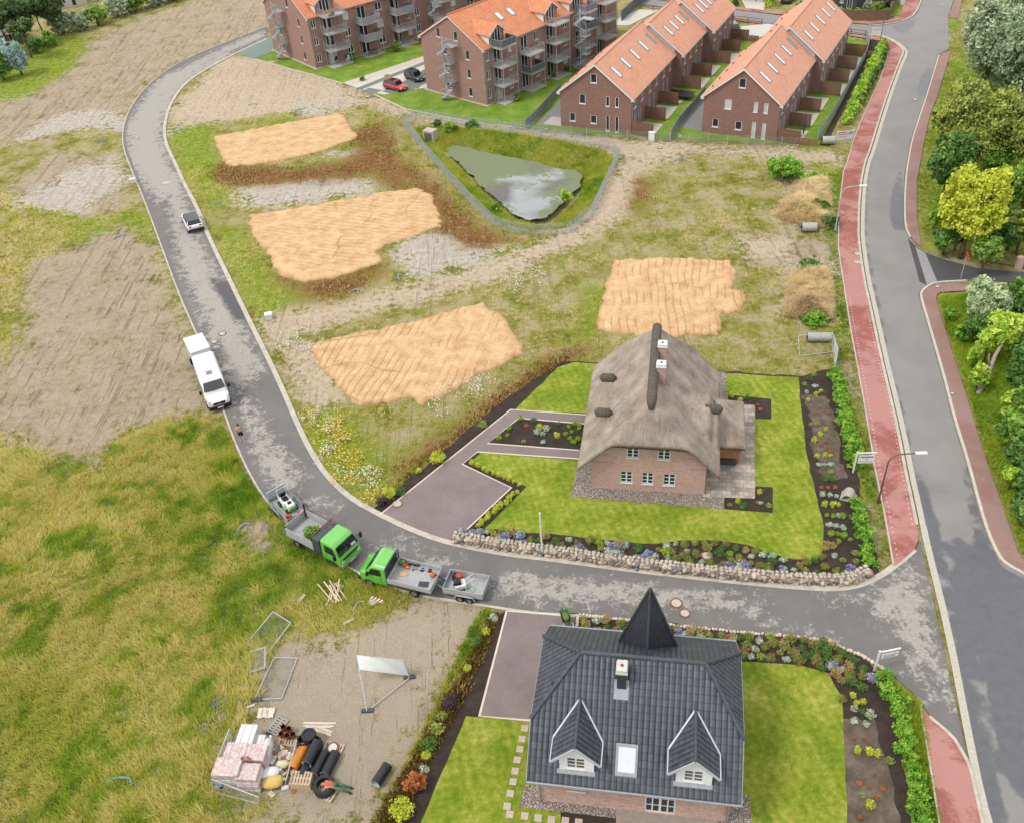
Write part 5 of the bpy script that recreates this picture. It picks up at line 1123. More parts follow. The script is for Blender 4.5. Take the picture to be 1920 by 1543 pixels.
# ---- white van
def panel_van():
    A,B=P(384,660),P(415,769); rz=head((390,700),(415,769)); c=P(404,737)
    t=thing('delivery_van','white high roofed panel van parked with wheels on the left kerb','van',c,rz); a=2.85; w=1.02
    def sec(x,yw,z0,z1,r=.16): return (x,[(yw-.06,z0),(yw,z0+.2),(yw,z0+.9),(yw-.06,z1-r),(yw-.22,z1)])
    loft([sec(-a,w,.35,2.45),sec(1.0,w,.35,2.48),sec(1.45,w-.01,.35,2.36),sec(2.0,w-.03,.35,1.62,.2),sec(2.12,w-.04,.35,1.34,.12),sec(2.62,w-.1,.35,1.15,.12),sec(2.84,w-.24,.4,.92,.1)],P_WHITE,'body',t)
    g=MB(); g.slab([(1.50,-w+.2,2.335),(2.07,-w+.11,1.52),(2.07,w-.11,1.52),(1.50,w-.2,2.335)],-.0); 
    g=MB(); n=Vector((.8,0,.6))*.02; q=[Vector(p)+n for p in ((1.52,-w+.26,2.28),(1.98,-w+.13,1.66),(2.03,0,1.64),(1.98,w-.13,1.66),(1.52,w-.26,2.28))]; g.poly(q); g.build('windscreen',CGL,t)
    for s in (-1,1):
        g=MB(); g.slab([(1.05,s*(w+.006),1.45),(1.85,s*(w-.012),1.45),(1.55,s*(w-.03),2.05),(1.05,s*(w-.02),2.05)],.01); g.build('side_window',CGL,t)
        m=MB(); m.box(1.72,1.86,s*(w+.16)-.11,s*(w+.16)+.11,1.45,1.8); m.build('mirror',MIRR,t,bevel=.03)
        h=MB(); h.ball((2.66,s*(w-.22),.98),.14,.17,.13,8,5); h.build('headlight',HEADL,t)
        for x in (-1.75,1.85): wheel(t,x,s*(w-.1),.36,.23)
        tl=MB(); tl.box(-a-.02,-a+.03,s*(w-.1)-.06,s*(w-.1)+.06,.95,1.5); tl.build('tail_light',TAILL,t)
    b=MB(); b.box(2.6,2.92,-w+.08,w-.08,.3,.66); b.build('bumper',MIRR,t,bevel=.08)
    gr=MB(); gr.box(2.78,2.87,-.5,.5,.72,.95); go=gr.build('grille',MIRR,t,bevel=.02)
    em=MB(); em.bar((2.885,0,.75),(2.885,.09,.84),.02,.03); em.bar((2.885,0,.75),(2.885,-.09,.84),.02,.03); em.bar((2.885,.09,.84),(2.885,0,.93),.02,.03); em.bar((2.885,-.09,.84),(2.885,0,.93),.02,.03); em.build('diamond_emblem',RIM,go)
    p=MB(); p.box(2.92,2.935,-.25,.25,.42,.53); p.build('number_plate',PLATE,t)
    h=MB(); h.box(.2,.75,-.25,.25,2.46,2.53); h.build('roof_hatch',mat('grey roof hatch','#6d7780','#87919a',2.,.4),t,bevel=.02)
    # box trailer behind
    d=Vector((math.cos(rz),math.sin(rz),0)); tc=c-d*5.35+Vector((-d.y,d.x,0))*-.12
    tr=thing('box_trailer','white covered box trailer hitched behind the white van','trailer',tc,rz+R(4))
    bd=MB(); bd.box(-1.55,1.2,-.86,.86,.55,1.95); bd.build('body',P_WHITE,tr,bevel=.05); ld=MB(); ld.box(-1.57,1.22,-.88,.88,1.97,2.04); ld.build('lid',P_WHITE,tr,bevel=.03)
    fb=MB(); fb.box(1.23,1.85,-.6,.6,.62,1.35); fb.build('front_box',P_WHITE,tr,bevel=.06)
    db=MB(); db.bar((1.25,.0,.5),(2.5,0,.45),.1,.1); db.build('drawbar',M_GALV,tr)
    for s in (-1,1): wheel(tr,-.2,s*.93,.3,.18)
panel_van()
def dropside(mb,x0,x1,w,z,h,th=.035):
    mb.box(x0,x1,w-th,w,z,z+h); mb.box(x0,x1,-w,-w+th,z,z+h); mb.box(x0,x0+th,-w+th,w-th,z,z+h); mb.box(x1-th,x1,-w+th,w-th,z,z+h)
def side(par,a,b,m=None,name='drop_side'):
    mb=MB(); mb.box(*a,*b) if False else None
    return mb
def bed(par,x0,x1,w,z,h,fl=BEDFL,m=ALU,front=True):
    f=MB(); f.box(x0,x1,-w,w,z-.09,z); f.build('load_floor',fl,par)
    th=.035
    for q in ((x0,x1,w-th,w),(x0,x1,-w,-w+th),(x0,x0+th,-w+th+.003,w-th-.003),(x1-th,x1,-w+th+.003,w-th-.003)):
        s=MB(); s.box(*q,z+.003,z+h)
        L=(q[1]-q[0]); ax=L>.5
        for j in (.28,.62): 
            zz=z+h*j; s.box(q[0]-(0 if ax else .012),q[1]+(0 if ax else .012),q[2]-(.012 if ax else 0),q[3]+(.012 if ax else 0),zz,zz+.03)
        s.build('drop_side',m,par)
# ---- tipper truck with black headboard box
def tipper():
    rz=head((560,985),(645,1030)); c=P(606,1026); d=Vector((math.cos(rz),math.sin(rz),0))
    t=thing('tipper_truck','bright green flat fronted tipper truck with grass cuttings in its grey load bed','truck',c,rz)
    w=1.0; a=2.6
    def sec(x,yw,z0,z1,r=.14): return (x,[(yw-.05,z0),(yw,z0+.2),(yw,z0+.75),(yw-.05,z1-r),(yw-.16,z1)])
    loft([sec(1.15,w,.55,2.26),sec(2.25,w,.5,2.27),sec(2.45,w,.45,2.1),sec(2.76,w,.42,1.35,.1),sec(2.86,w-.05,.42,1.1,.1)],P_GREEN,'cab',t)
    g=MB(); n=Vector((.92,0,.38))*.025; q=[Vector(p)+n for p in ((2.47,-w+.16,2.05),(2.755,-w+.07,1.36),(2.755,w-.07,1.36),(2.47,w-.16,2.05))]; g.poly(q); go=g.build('windscreen',CGL,t)
    pp=MB(); q2=[Vector(p)+n*1.3 for p in ((2.66,.35,1.58),(2.735,.35,1.42),(2.735,.75,1.42),(2.66,.75,1.58))]; pp.poly(q2[::-1]); pp.build('paper',PLATE,go)
    for s in (-1,1):
        g=MB(); g.slab([(1.5,s*(w+.008),1.35),(2.5,s*(w+.008),1.3),(2.3,s*(w-.035),1.98),(1.5,s*(w-.035),1.98)],.01); g.build('side_window',CGL,t)
        m=MB(); m.bar((2.6,s*w,1.7),(2.75,s*(w+.28),1.75),.03,.03); m.box(2.68,2.8,s*(w+.3)-.09,s*(w+.3)+.09,1.45,1.9); m.build('mirror',MIRR,t)
        h=MB(); h.box(2.84,2.90,s*(w-.25)-.16,s*(w-.25)+.16,.74,.94); h.build('headlight',HEADL,t,bevel=.02)
        for x in (-1.55,1.95): wheel(t,x,s*(w-.14),.37,.25)
        st=MB(); st.box(1.5,2.2,s*(w+.0)-.1,s*(w+.0)+.06,.42,.5); st.build('step',CHASS,t)
    for s in (-1,1):
        d_=MB(); d_.box(1.5,2.42,min(s*w,s*(w+.012)),max(s*w,s*(w+.012)),.72,1.26); do_=d_.build('door',P_GREEN,t,bevel=.006); h_=MB(); h_.box(1.56,1.7,s*(w+.02)-.008,s*(w+.02)+.008,1.12,1.16); h_.build('door_handle',MIRR,do_)
        k_=MB(); k_.box(1.47,1.485,min(s*(w-.005),s*(w+.004)),max(s*(w-.005),s*(w+.004)),.7,1.95); k_.build('door_seam',CHASS,do_)
    for y_ in (-.45,.3): wp=MB(); wp.bar((2.79,y_,1.40),(2.70,y_+.45,1.62),.02,.02); wp.build('wiper',MIRR,t)
    gr=MB(); gr.box(2.86,2.905,-.72,.72,.98,1.14); gr.build('grille',CHASS,t,bevel=.01); b=MB(); b.box(2.83,2.95,-w+.04,w-.04,.4,.68); b.build('bumper',P_GREEN,t,bevel=.03)
    p=MB(); p.box(2.955,2.97,-.26,.26,.45,.56); p.build('number_plate',PLATE,t)
    ch=MB(); ch.box(-2.5,2.5,-.42,.42,.5,.72); ch.build('chassis',CHASS,t)
    hb=MB(); hb.box(.42,1.06,-w-.02,w+.02,.78,2.12); hb.build('tool_box',M_DARK,t,bevel=.02); rail=MB(); rail.bar((.38,-w,2.2),(.38,w,2.2),.07,.09); rail.build('headboard_rail',mat('red brown rail','#6d4238','#84554a'),t)
    bl=MB(); bl.lathe([(.08,0),(.08,.12),(.05,.16)],(.75,.75,2.13),10); bl.build('beacon',mat('orange beacon','#b4552a','#c96c3a',2.,.3),t)
    bed(t,-2.45,.34,w+.04,.95,.72)
    for s in (-1,1):
        p=MB(); p.box(-2.4,-2.32,s*(w-.0)-.05,s*(w-.0)+.05,1.0,2.25 if s>0 else 1.75); p.build('corner_post',MIRR,t)
    return t,c,d,rz
TIP,tc_,td_,trz=tipper()
# ---- green pickup with drop sides
def pickup():
    rz=head((812,1106),(690,1076)); c=P(752,1090)
    t=thing('flatbed_van','bright green dropside van with tools lying on its silver flatbed','van',c,rz); w=.98
    def sec(x,yw,z0,z1,r=.14): return (x,[(yw-.05,z0),(yw,z0+.2),(yw,z0+.75),(yw-.05,z1-r),(yw-.2,z1)])
    loft([sec(.5,w,.4,2.12),sec(1.25,w,.4,2.14),sec(1.5,w,.4,2.06),sec(2.05,w-.02,.4,1.42,.12),sec(2.5,w-.1,.42,1.12,.1),sec(2.72,w-.25,.46,.9,.1)],P_GREEN,'cab',t)
    g=MB(); n=Vector((.76,0,.65))*.02; q=[Vector(p)+n for p in ((1.54,-w+.24,2.0),(2.03,-w+.13,1.44),(2.03,w-.13,1.44),(1.54,w-.24,2.0))]; g.poly(q); g.build('windscreen',CGL,t)
    bw=MB(); bw.box(.47,.49,-w+.2,w-.2,1.2,1.9); bw.build('rear_window',CGL,t)
    for s in (-1,1):
        g=MB(); g.slab([(.85,s*(w+.008),1.3),(1.8,s*(w-.0),1.28),(1.5,s*(w-.04),1.86),(.85,s*(w-.035),1.86)],.01); g.build('side_window',CGL,t)
        m=MB(); m.box(1.7,1.84,s*(w+.15)-.1,s*(w+.15)+.1,1.3,1.62); m.build('mirror',MIRR,t,bevel=.03)
        h=MB(); h.ball((2.54,s*(w-.22),.92),.15,.16,.12,8,5); h.build('headlight',HEADL,t)
        for x in (-1.45,1.85): wheel(t,x,s*(w-.1),.36,.23)
        hd=MB(); hd.box(.9,1.0,s*(w+.01)-.01,s*(w+.01)+.015,1.05,1.09); hd.build('door_handle',MIRR,t)
    b=MB(); b.box(2.5,2.8,-w+.14,w-.14,.35,.62); b.build('bumper',MIRR,t,bevel=.06); p=MB(); p.box(2.8,2.815,-.25,.25,.42,.53); p.build('number_plate',PLATE,t)
    for s in (-1,1):
        d_=MB(); d_.box(.86,1.72,min(s*w,s*(w+.01)),max(s*w,s*(w+.01)),.6,1.22); do_=d_.build('door',P_GREEN,t,bevel=.006)
        k_=MB(); k_.box(.82,.835,min(s*(w-.005),s*(w+.004)),max(s*(w-.005),s*(w+.004)),.6,1.85); k_.build('door_seam',CHASS,do_)
    for y_ in (-.45,.25): wp=MB(); wp.bar((2.05,y_,1.46),(1.85,y_+.45,1.68),.02,.02); wp.build('wiper',MIRR,t)
    gr_=MB(); gr_.box(2.66,2.735,-.45,.45,.62,.78); gr_.build('grille',MIRR,t,bevel=.02)
    ch=MB(); ch.box(-2.5,.6,-.4,.4,.5,.7); ch.build('chassis',CHASS,t)
    bed(t,-2.75,.4,w+.03,.9,.36)
    hb=MB()
    for x,y in ((.43,-w),(.43,w)): hb.box(x-.03,x+.03,y-.03,y+.03,.9,2.1)
    for z in (1.4,1.75,2.08): hb.box(.41,.45,-w,w,z-.02,z+.02)
    hb.build('headboard_frame',M_DARK,t)
    return t,c,rz
PK,pc_,prz=pickup()
def local(c,rz,x,y,z=0): return Vector((c.x+math.cos(rz)*x-math.sin(rz)*y,c.y+math.sin(rz)*x+math.cos(rz)*y,z))
# tools on the flatbed
def tool(name,label,cat,c,rz,x,y,z,build,r2=0.,group=None):
    t=thing(name,label,cat,local(c,rz,x,y,z),rz+r2,group); build(t); return t
ORG=mat('orange plastic','#d4702a','#e0853e',3.,.45); REDP=mat('red plastic','#b9302c','#cf453e',3.,.4); GRNP=mat('green plastic','#3d7f45','#549658',3.,.5); LWOOD=mat('light wood','#c2a079','#d4b591',4.,.75)
def trimmer(t,col=ORG):
    a=MB(); a.tube([(-.8,0,.06),(.6,0,.1)],.018,6); a.build('shaft',ALU,t)
    b=MB(); b.ball((.72,0,.13),.16,.11,.11,8,5); b.build('engine',col,t); h=MB(); h.tube([(.1,-.25,.16),(.1,0,.1),(.1,.25,.16)],.016,5); h.build('handlebar',MIRR,t); g=MB(); g.prism([(-.95,-.12),(-.72,-.16),(-.72,.16),(-.95,.12)],.02,.06); g.build('guard',MIRR,t)
tool('brush_cutter','orange brush cutter lying on the flatbed among red tools','garden tool',pc_,prz,-1.1,-.62,.9,trimmer,.15)
tool('brush_cutter','red brush cutter lying along the far side of the flatbed','garden tool',pc_,prz,-.6,-.75,.9,lambda t:trimmer(t,REDP),-.1)
def blower(t,col=ORG):
    b=MB(); b.ball((0,0,.2),.2,.16,.19,10,6); b.build('housing',col,t); n=MB(); n.tube([(.1,.1,.2),(.5,.15,.12),(.95,.1,.08)],[.06,.055,.07],8); n.build('blow_pipe',MIRR,t); h=MB(); h.tube([(-.1,0,.35),(0,0,.44),(.1,0,.35)],.02,5); h.build('handle',MIRR,t)
tool('leaf_blower','black pipe leaf blower with orange housing at the rear of the flatbed','leaf blower',pc_,prz,-2.3,-.35,.9,blower,2.9)
tool('leaf_blower','red leaf blower beside the cab on the flatbed','leaf blower',pc_,prz,-.2,-.6,.9,lambda t:blower(t,REDP),3.4)
def plank(t,L=.6,w=.4): a=MB(); a.box(-L/2,L/2,-w/2,w/2,0,.04); a.build('board',LWOOD,t,bevel=.006); b=MB(); b.box(-L/2+.05,-L/2+.1,-w/2,w/2,.043,.07); b.build('batten',LWOOD,t)
tool('wooden_board','light wooden board on the flatbed near the cab','board',pc_,prz,-.35,.0,.9,plank,.5)
def rubbermat(t): a=MB(); a.box(-.35,.35,-.25,.25,0,.015); a.build('mat',M_DARK,t,bevel=.005); b=MB(); [b.box(-.3+.1*i,-.28+.1*i,-.22,.22,.017,.022) for i in range(7)]; b.build('ribs',MIRR,t)
tool('rubber_mat','dark rubber mat on the silver flatbed floor','mat',pc_,prz,-2.0,.45,.9,rubbermat,.2)
def canister(t,col=GRNP): a=MB(); a.box(-.2,.2,-.12,.12,0,.34); a.build('body',col,t,bevel=.04); b=MB(); b.tube([(-.1,0,.36),(0,0,.41),(.12,0,.36)],.02,5); b.build('handle',col,t)
tool('fuel_canister','green fuel canister beside the flatbed headboard','canister',pc_,prz,.1,-.75,.9,canister,.3)
def rake(t): a=MB(); a.tube([(-.8,0,.03),(.8,0,.05)],.018,6); a.build('handle',LWOOD,t); h=MB(); h.box(.78,.84,-.28,.28,.02,.06); [h.box(.78,.81,-.28+.08*i,-.265+.08*i,-.0,.02) for i in range(8)]; h.build('rake_head',MIRR,t)
tool('rake','wooden rake lying along the far edge of the flatbed','rake',pc_,prz,-1.6,-.72,.9,rake,.05)
# cuttings on the tipper: heap of clipped twigs
def tandem(name,label,c,rz,L,w,z=.5,h=.42,m=ALU,wr=.27,mesh=0.):
    t=thing(name,label,'trailer',c,rz); bed(t,-L/2,L/2,w,z,h,m=m)
    for s in (-1,1):
        for x in (-.33,.33): wheel(t,x-.15,s*(w+.13),wr,.17)
        f=MB(); f.tube([(-.85,s*(w+.13),.3),(-.72,s*(w+.13),.58),(.42,s*(w+.13),.58),(.55,s*(w+.13),.3)],.05,6); f.build('mudguard',m,t)
    db=MB(); db.bar((L/2,.5,z-.12),(L/2+1.0,.02,z-.1),.07,.08); db.bar((L/2,-.5,z-.12),(L/2+1.0,-.02,z-.1),.07,.08); db.build('drawbar',M_GALV,t)
    jw=MB(); jw.tube([(L/2+.7,.12,z-.3),(L/2+.7,.12,z+.25)],.03,6); jw.build('jockey_wheel',M_GALV,t)
    return t
trz2=head((915,1117),(835,1103)); tcc=P(876,1107)
tandem('tool_trailer','galvanised twin axle trailer with a mower, behind the green flatbed van',tcc,trz2,2.75,.85)
trz1=head((500,925),(560,985)); tcl=P(542,958)
TRL=tandem('tool_trailer','grey plant trailer carrying the white mini loader behind the tipper truck',tcl,trz1,2.9,.82,.42,.3,mat('grey painted steel','#8b8f92','#a1a5a8',3.,.5))
rm=MB()
rp=MB(); rp.box(-1.5,-1.44,-.78,.78,.43,1.35); rp.build('ramp_gate',M_GALV,TRL)
def ride_mower(t):
    WH=mat('white machine plastic','#e3e5e2','#f0f1ee',3.,.4)
    b=MB(); b.box(-.62,.25,-.36,.36,.3,.66); b.build('body',WH,t,bevel=.07); n=MB(); n.box(.25,.85,-.3,.3,.28,.72); n.build('bonnet',WH,t,bevel=.1); g=MB(); g.box(.84,.9,-.24,.24,.3,.56); g.build('grille',P_GREEN,t,bevel=.02)
    sk=MB(); sk.box(-.6,.8,-.4,.4,.22,.3); sk.build('deck',P_GREEN,t,bevel=.04)
    s=MB(); s.box(-.35,.08,-.22,.22,.67,.78); s.box(-.42,-.33,-.22,.22,.78,1.15); s.build('seat',MIRR,t,bevel=.03)
    r=MB(); r.tube([(-.5,-.36,.6),(-.5,-.36,1.5),(-.5,.36,1.5),(-.5,.36,.6)],.035,6); r.tube([(-.05,-.36,.64),(-.5,-.36,1.1)],.03,5); r.build('roll_bar',WH,t)
    st=MB(); st.tube([(.3,0,.7),(.18,0,.95)],.02,6); v=[(.18+.15*math.cos(a)*.5,.16*math.sin(a),.95+.06*math.cos(a)) for a in [2*math.pi*k/12 for k in range(13)]]; st.tube(v,.015,5); st.build('steering_wheel',MIRR,t)
    tp=MB(); tp.box(.35,.65,-.15,.15,.725,.74); tp.build('bonnet_vent',MIRR,t)
    for x,r_ in ((-.42,.24),(.62,.18)):
        for s in (-1,1): wheel(t,x,s*.4,r_,.16,12)
tool('ride_on_mower','white ride-on loader with green trim and roll bar on the grey plant trailer','ride-on mower',tcl,trz1,-.05,.05,.43,ride_mower)
tool('fuel_canister','red fuel canister in front of the white loader on the plant trailer','canister',tcl,trz1,1.1,-.5,.43,lambda t:canister(t,REDP),.4)
tool('bucket','small orange red bucket at the front corner of the plant trailer','bucket',tcl,trz1,1.3,.25,.43,lambda t:(MB().lathe([(.1,0),(.14,.24)],(0,0,0),12).build('pail',REDP,t),MB().tube([(-.14,0,.24),(0,0,.36),(.14,0,.24)],.008,4).build('handle',M_GALV,t)))
def plate_machine(t):
    WH=mat('white machine plastic','#e3e5e2','#f0f1ee',3.,.4)
    b=MB(); b.box(-.4,.35,-.32,.32,.12,.52); b.build('tank',WH,t,bevel=.08)
    e=MB(); e.box(-.1,.38,-.24,.24,.53,.78); e.build('engine',MIRR,t,bevel=.04)
    h=MB(); h.tube([(-.4,-.2,.5),(-.95,-.2,.85),(-.95,.2,.85),(-.4,.2,.5)],.02,6); h.build('push_handle',WH,t)
    for x in (-.3,.3):
        for s in (-1,1): wheel(t,x,s*.3,.12,.08,10)
tool('push_mower','white and black push mower in the galvanised trailer','lawn mower',tcc,trz2,.35,.25,.5,plate_machine,.5)
def redeng(t): b=MB(); b.box(-.22,.22,-.17,.17,.1,.42); b.build('engine_cover',REDP,t,bevel=.05); e=MB(); e.box(.2,.42,-.2,.2,.05,.45); e.build('engine_block',MIRR,t,bevel=.03); f=MB(); f.box(-.25,.45,-.2,.2,0,.05); f.build('base',MIRR,t)
tool('small_engine','red and black engine pack at the front of the galvanised trailer','engine',tcc,trz2,.65,-.45,.5,redeng)
def hose(t): 
    m=MB(); m.tube([(.28*math.cos(a*.5)*(1+.04*math.sin(a*3)),.28*math.sin(a*.5),.04+.012*a) for a in range(0,28)],.02,6); m.build('coil',mat('pale green hose','#9fc08c','#b4d2a0'),t); n=MB(); n.tube([(.28,0,.02),(.5,.1,.02)],.014,5); n.build('nozzle',MIRR,t)
tool('hose_coil','pale green coiled hose lying in the galvanised trailer','hose',tcc,trz2,-.35,.3,.5,hose)
# wheelbarrow
def barrow():
    t=thing('wheelbarrow','green wheelbarrow with clippings at the top of the driveway','wheelbarrow',P(1061,1166),R(100))
    v0=[(-.5,-.34,.68),(.5,-.28,.68),(.5,.28,.68),(-.5,.34,.68)]; v1=[(-.3,-.2,.34),(.28,-.15,.3),(.28,.15,.3),(-.3,.2,.34)]
    m=MB(); m.add(v0+v1,[(4,5,6,7),(0,1,5,4),(1,2,6,5),(2,3,7,6),(3,0,4,7)]); m.build('tray',GRNP,t,recalc=False)
    h=MB(); 
    for s in (-1,1): h.tube([(.75,s*.08,.2),(.2,s*.2,.28),(-.5,s*.28,.5),(-.95,s*.3,.62)],.022,6); h.tube([(-.3,s*.24,.4),(-.35,s*.27,0)],.02,5)
    h.build('frame',mat('pale green frame','#a4c68f','#b8d6a5'),t)
    c=MB(); c.ball((0,0,.6),.36,.22,.12,9,5); c.build('clippings',mat('clippings','#6a5136','#7d8a45',9.,.95),t)
    w=MB(); w.lathe([(.05,-.04),(.18,-.04),(.2,0),(.18,.04),(.05,.04)],(0,0,0),14); o=w.build('wheel',TYRE,t); o.rotation_euler=(R(90),0,0); o.location=(.78,0,.2)
barrow()
# ================= BUILDER'S YARD =================
def pallet(label,px,py,rz,n=1,group='wooden pallets in the builder yard',top=None,z0=0,dk=None):
    c=P(px,py); t=thing('pallet',label,'pallet',(c.x,c.y,z0),rz,group)
    for k in range(n):
        z=.15*k; m=MB()
        for y in (-.35,0,.35): m.box(-.6,.6,y-.06,y+.06,z,z+.022); 
        m.build('bottom_boards',LWOOD,t); m=MB()
        for y in (-.35,0,.35): b=MB(); b.box(-.59,.59,y-.055,y+.055,z+.0225,z+.105); b.build('stringer',LWOOD,t)
        m=MB()
        for x in [-.53+.1767*i for i in range(7)]: m.box(x-.055,x+.055,-.4,.4,z+.106,z+.128)
        m.build('deck_boards',dk or mat('pallet deck','#b3a084','#cdbda2',5.,.85),t)
    return t,c
WRAP=mat('pink wrapped bricks','#bb908b','#e9dfdd',5.,.35,bump=.03); WRAPW=mat('white plastic wrap','#d9d7d8','#ebeaea',4.,.3)
def brickpack(label,px,py,z,rz,dx,dy,dz,group='wrapped packs of pale bricks in the builder yard',m=None):
    c=P(px,py); t=thing('brick_pack',label,'brick pack',(c.x,c.y,z),rz,group)
    a=MB()
    nx,nz=4,3
    a.box(-dx,dx,-dy,dy,0,dz*.98); o=a.build('bricks',m or WRAP,t,bevel=.04)
    w=MB(); w.box(-dx-.015,dx+.015,-dy-.015,dy+.015,-.0,dz*.42); w.build('plastic_wrap',WRAPW,t,bevel=.03)
    s=MB()
    for x in (-dx*.45,dx*.45): s.box(x-.02,x+.02,-dy-.02,dy+.02,.0,dz+.004)
    s.build('strap',mat('white strap','#c9c5c2','#dad6d3'),t)
yr=R(-8)
packs=[('lower front pack of wrapped bricks at the left of the yard',437,1462,0,.78,.55,.62),('lower front pack of wrapped bricks right of the leftmost one',474,1467,0,.62,.55,.6),
 ('upper pack of wrapped bricks over the leftmost lower pack',437,1462,.64,.74,.55,.8),('upper pack of wrapped bricks with broken red tiles on top',474,1467,.62,.62,.5,.62),
 ('pink pack of wrapped bricks at the back left',452,1430,0,.62,.5,1.35),('pink pack of wrapped bricks behind the torn wrap',487,1432,0,.66,.5,1.3)]
for lb,x,y,z,dx,dy,dz in packs: brickpack(lb,x,y,z,yr,dx,dy,dz)
brickpack('tall white wrapped pack at the back of the brick stacks',470,1400,0,yr,.5,.75,1.2,m=WRAPW)
brickpack('small white wrapped pack behind the pink packs',492,1404,0,yr,.3,.4,.9,m=WRAPW)
def rubble(name,label,cat,px,py,z,n,spread,cols,sz=.12,seed=1):
    c=P(px,py); t=thing(name,label,cat,(c.x,c.y,z),0); r=random.Random(seed)
    for k,(m) in enumerate(cols):
        mb=MB()
        for i in range(n):
            x,y=r.gauss(0,spread[0]),r.gauss(0,spread[1]); h=max(0,.25-.3*(abs(x)/spread[0]+abs(y)/spread[1])*.3); s=sz*r.uniform(.5,1.3); q=Matrix.Rotation(r.uniform(0,6.28),3,'Z')@Matrix.Rotation(r.uniform(-.5,.5),3,'X')
            mb.box(-s,s,-s*.6,s*.6,-s*.25,s*.25,lambda a,b,d:q@Vector((a,b,d))+Vector((x,y,.05+h*r.uniform(.4,1))))
        mb.build('pieces',m,t,kind='stuff')
TERR=mat('broken red clay','#a0563c','#bb6f50',6.,.85)
rubble('tile_heap','heap of broken red clay tiles and sacks beside the brick packs','tile heap',531,1432,0,26,(.45,.7),[TERR,WRAPW,mat('beige sacks','#c9bd9d','#ddd2b6',4.,.8)],.16,3)
rubble('tile_heap','few broken red tiles lying on top of a wrapped brick pack','tile heap',466,1449,1.3,9,(.22,.1),[TERR],.09,5)
def sack(label,px,py,z,rz,col,dx=.55,dy=.35,dz=.22,name='sack'):
    c=P(px,py); t=thing(name,label,'sack',(c.x,c.y,z),rz,'sacks in the builder yard'); m=MB(); m.ball((0,0,dz),dx,dy,dz,12,7); o=m.build('bag',col,t,smooth=True)
    for v in o.data.vertices: v.co+=Vector((random.uniform(-.04,.04),random.uniform(-.04,.04),random.uniform(-.02,.03)))
    k=MB(); k.tube([(dx*.8,0,dz),(dx*1.12,0,dz+.1)],[.05,.09],6); k.build('knot',col,t)
sack('yellow mineral wool pack with torn white wrap at the front of the yard',513,1470,.0,.1,mat('yellow insulation','#cfae5c','#dcc27c',5.,.9),.68,.42,.3,'insulation_pack')
sack('torn white plastic sheet over the yellow pack',508,1456,.15,.2,WRAPW,.62,.4,.26,'plastic_sheet')
sack('cream coloured sack beside the broken red tiles',532,1438,.12,0,mat('cream sack','#d3c6a4','#e4dabd',4.,.8),.42,.25,.2)
sack('crumpled white sheet hanging at the right side of the brick packs',505,1420,.25,1.4,WRAPW,.8,.3,.5,'plastic_sheet')
# clay pipes, drain pipes
def pipe(name,label,px,py,z,rz,L,r,mo,mi,tilt=0.,group=None,cat='pipe',ribs=True):
    c=P(px,py); t=thing(name,label,cat,(c.x,c.y,z),0,group); t.rotation_euler=(0,tilt,rz)
    m=MB(); n=int(L/.09) if ribs else 2; v=[];f=[];k=20; prof=[]
    for i in range(n+1):
        x=-L/2+L*i/n; prof.append((r*(1.0 if i%2 else .955) if ribs else r,x))
    for rr,x in prof:
        for j in range(k): v.append((x,rr*math.cos(2*math.pi*j/k),r+rr*math.sin(2*math.pi*j/k)))
    for i in range(len(prof)-1):
        for j in range(k): f.append((i*k+j,i*k+(j+1)%k,(i+1)*k+(j+1)%k,(i+1)*k+j))
    m.add(v,f); m.build('pipe_wall',mo,t,smooth=True)
    q=MB(); v=[];f=[]; R2=[(r*.955,-L/2),(r*.87,-L/2),(r*.87,L/2),(r*.955,L/2)]
    for rr,x in R2:
        for j in range(k): v.append((x,rr*math.cos(2*math.pi*j/k),r+rr*math.sin(2*math.pi*j/k)))
    for i in range(3):
        for j in range(k): f.append((i*k+j,i*k+(j+1)%k,(i+1)*k+(j+1)%k,(i+1)*k+j))
    q.add(v,f); q.build('inner_wall',mi,t,recalc=False); return t
BLKP=mat('black ribbed plastic','#1f2124','#33363a',3.,.45); INW=mat('pale inner pipe','#aab4b8','#c3cbce',2.,.5); ORP=mat('orange pipe','#d98420','#e69a3c',3.,.4); CLAY=mat('clay pipe','#a8573a','#bf6e4f',3.,.55); CLIN=mat('clay pipe inside','#6a3222','#7e4230',3.,.7)
dg=R(70)
pipe('drain_pipe','orange plastic drain pipe section left of the black ones',562,1425,0,dg,1.5,.3,ORP,ORP,ribs=False)
for lb,x,y,z in (('black ribbed pipe section lying on top between two others',590,1424,.42),('black ribbed pipe section under the upper one, next to the orange pipe',579,1440,0),('black ribbed pipe section in the middle of the row',600,1437,0),('black ribbed pipe section at the right end of the row',621,1437,0)):
    pipe('drain_pipe',lb,x,y,z,dg,1.45,.31,BLKP,INW,group='black ribbed pipe sections')
pipe('drain_pipe','single black ribbed pipe section lying alone near the planting bed',717,1457,0,R(60),1.25,.3,BLKP,INW)
for i,(x,y) in enumerate([(535,1373),(545,1376),(531,1386),(542,1389),(553,1387)]):
    t_=pipe('clay_pipe','upright red clay pipe in the cluster of five on the pallet',x,y,.0,0,.85,.155,CLAY,CLIN,ribs=False,group='red clay pipes standing on a pallet'); t_.rotation_euler=(0,R(-72),R(-70)); t_.location.z=.15
pallet('pallet under the red clay pipes',543,1388,R(-10)); 
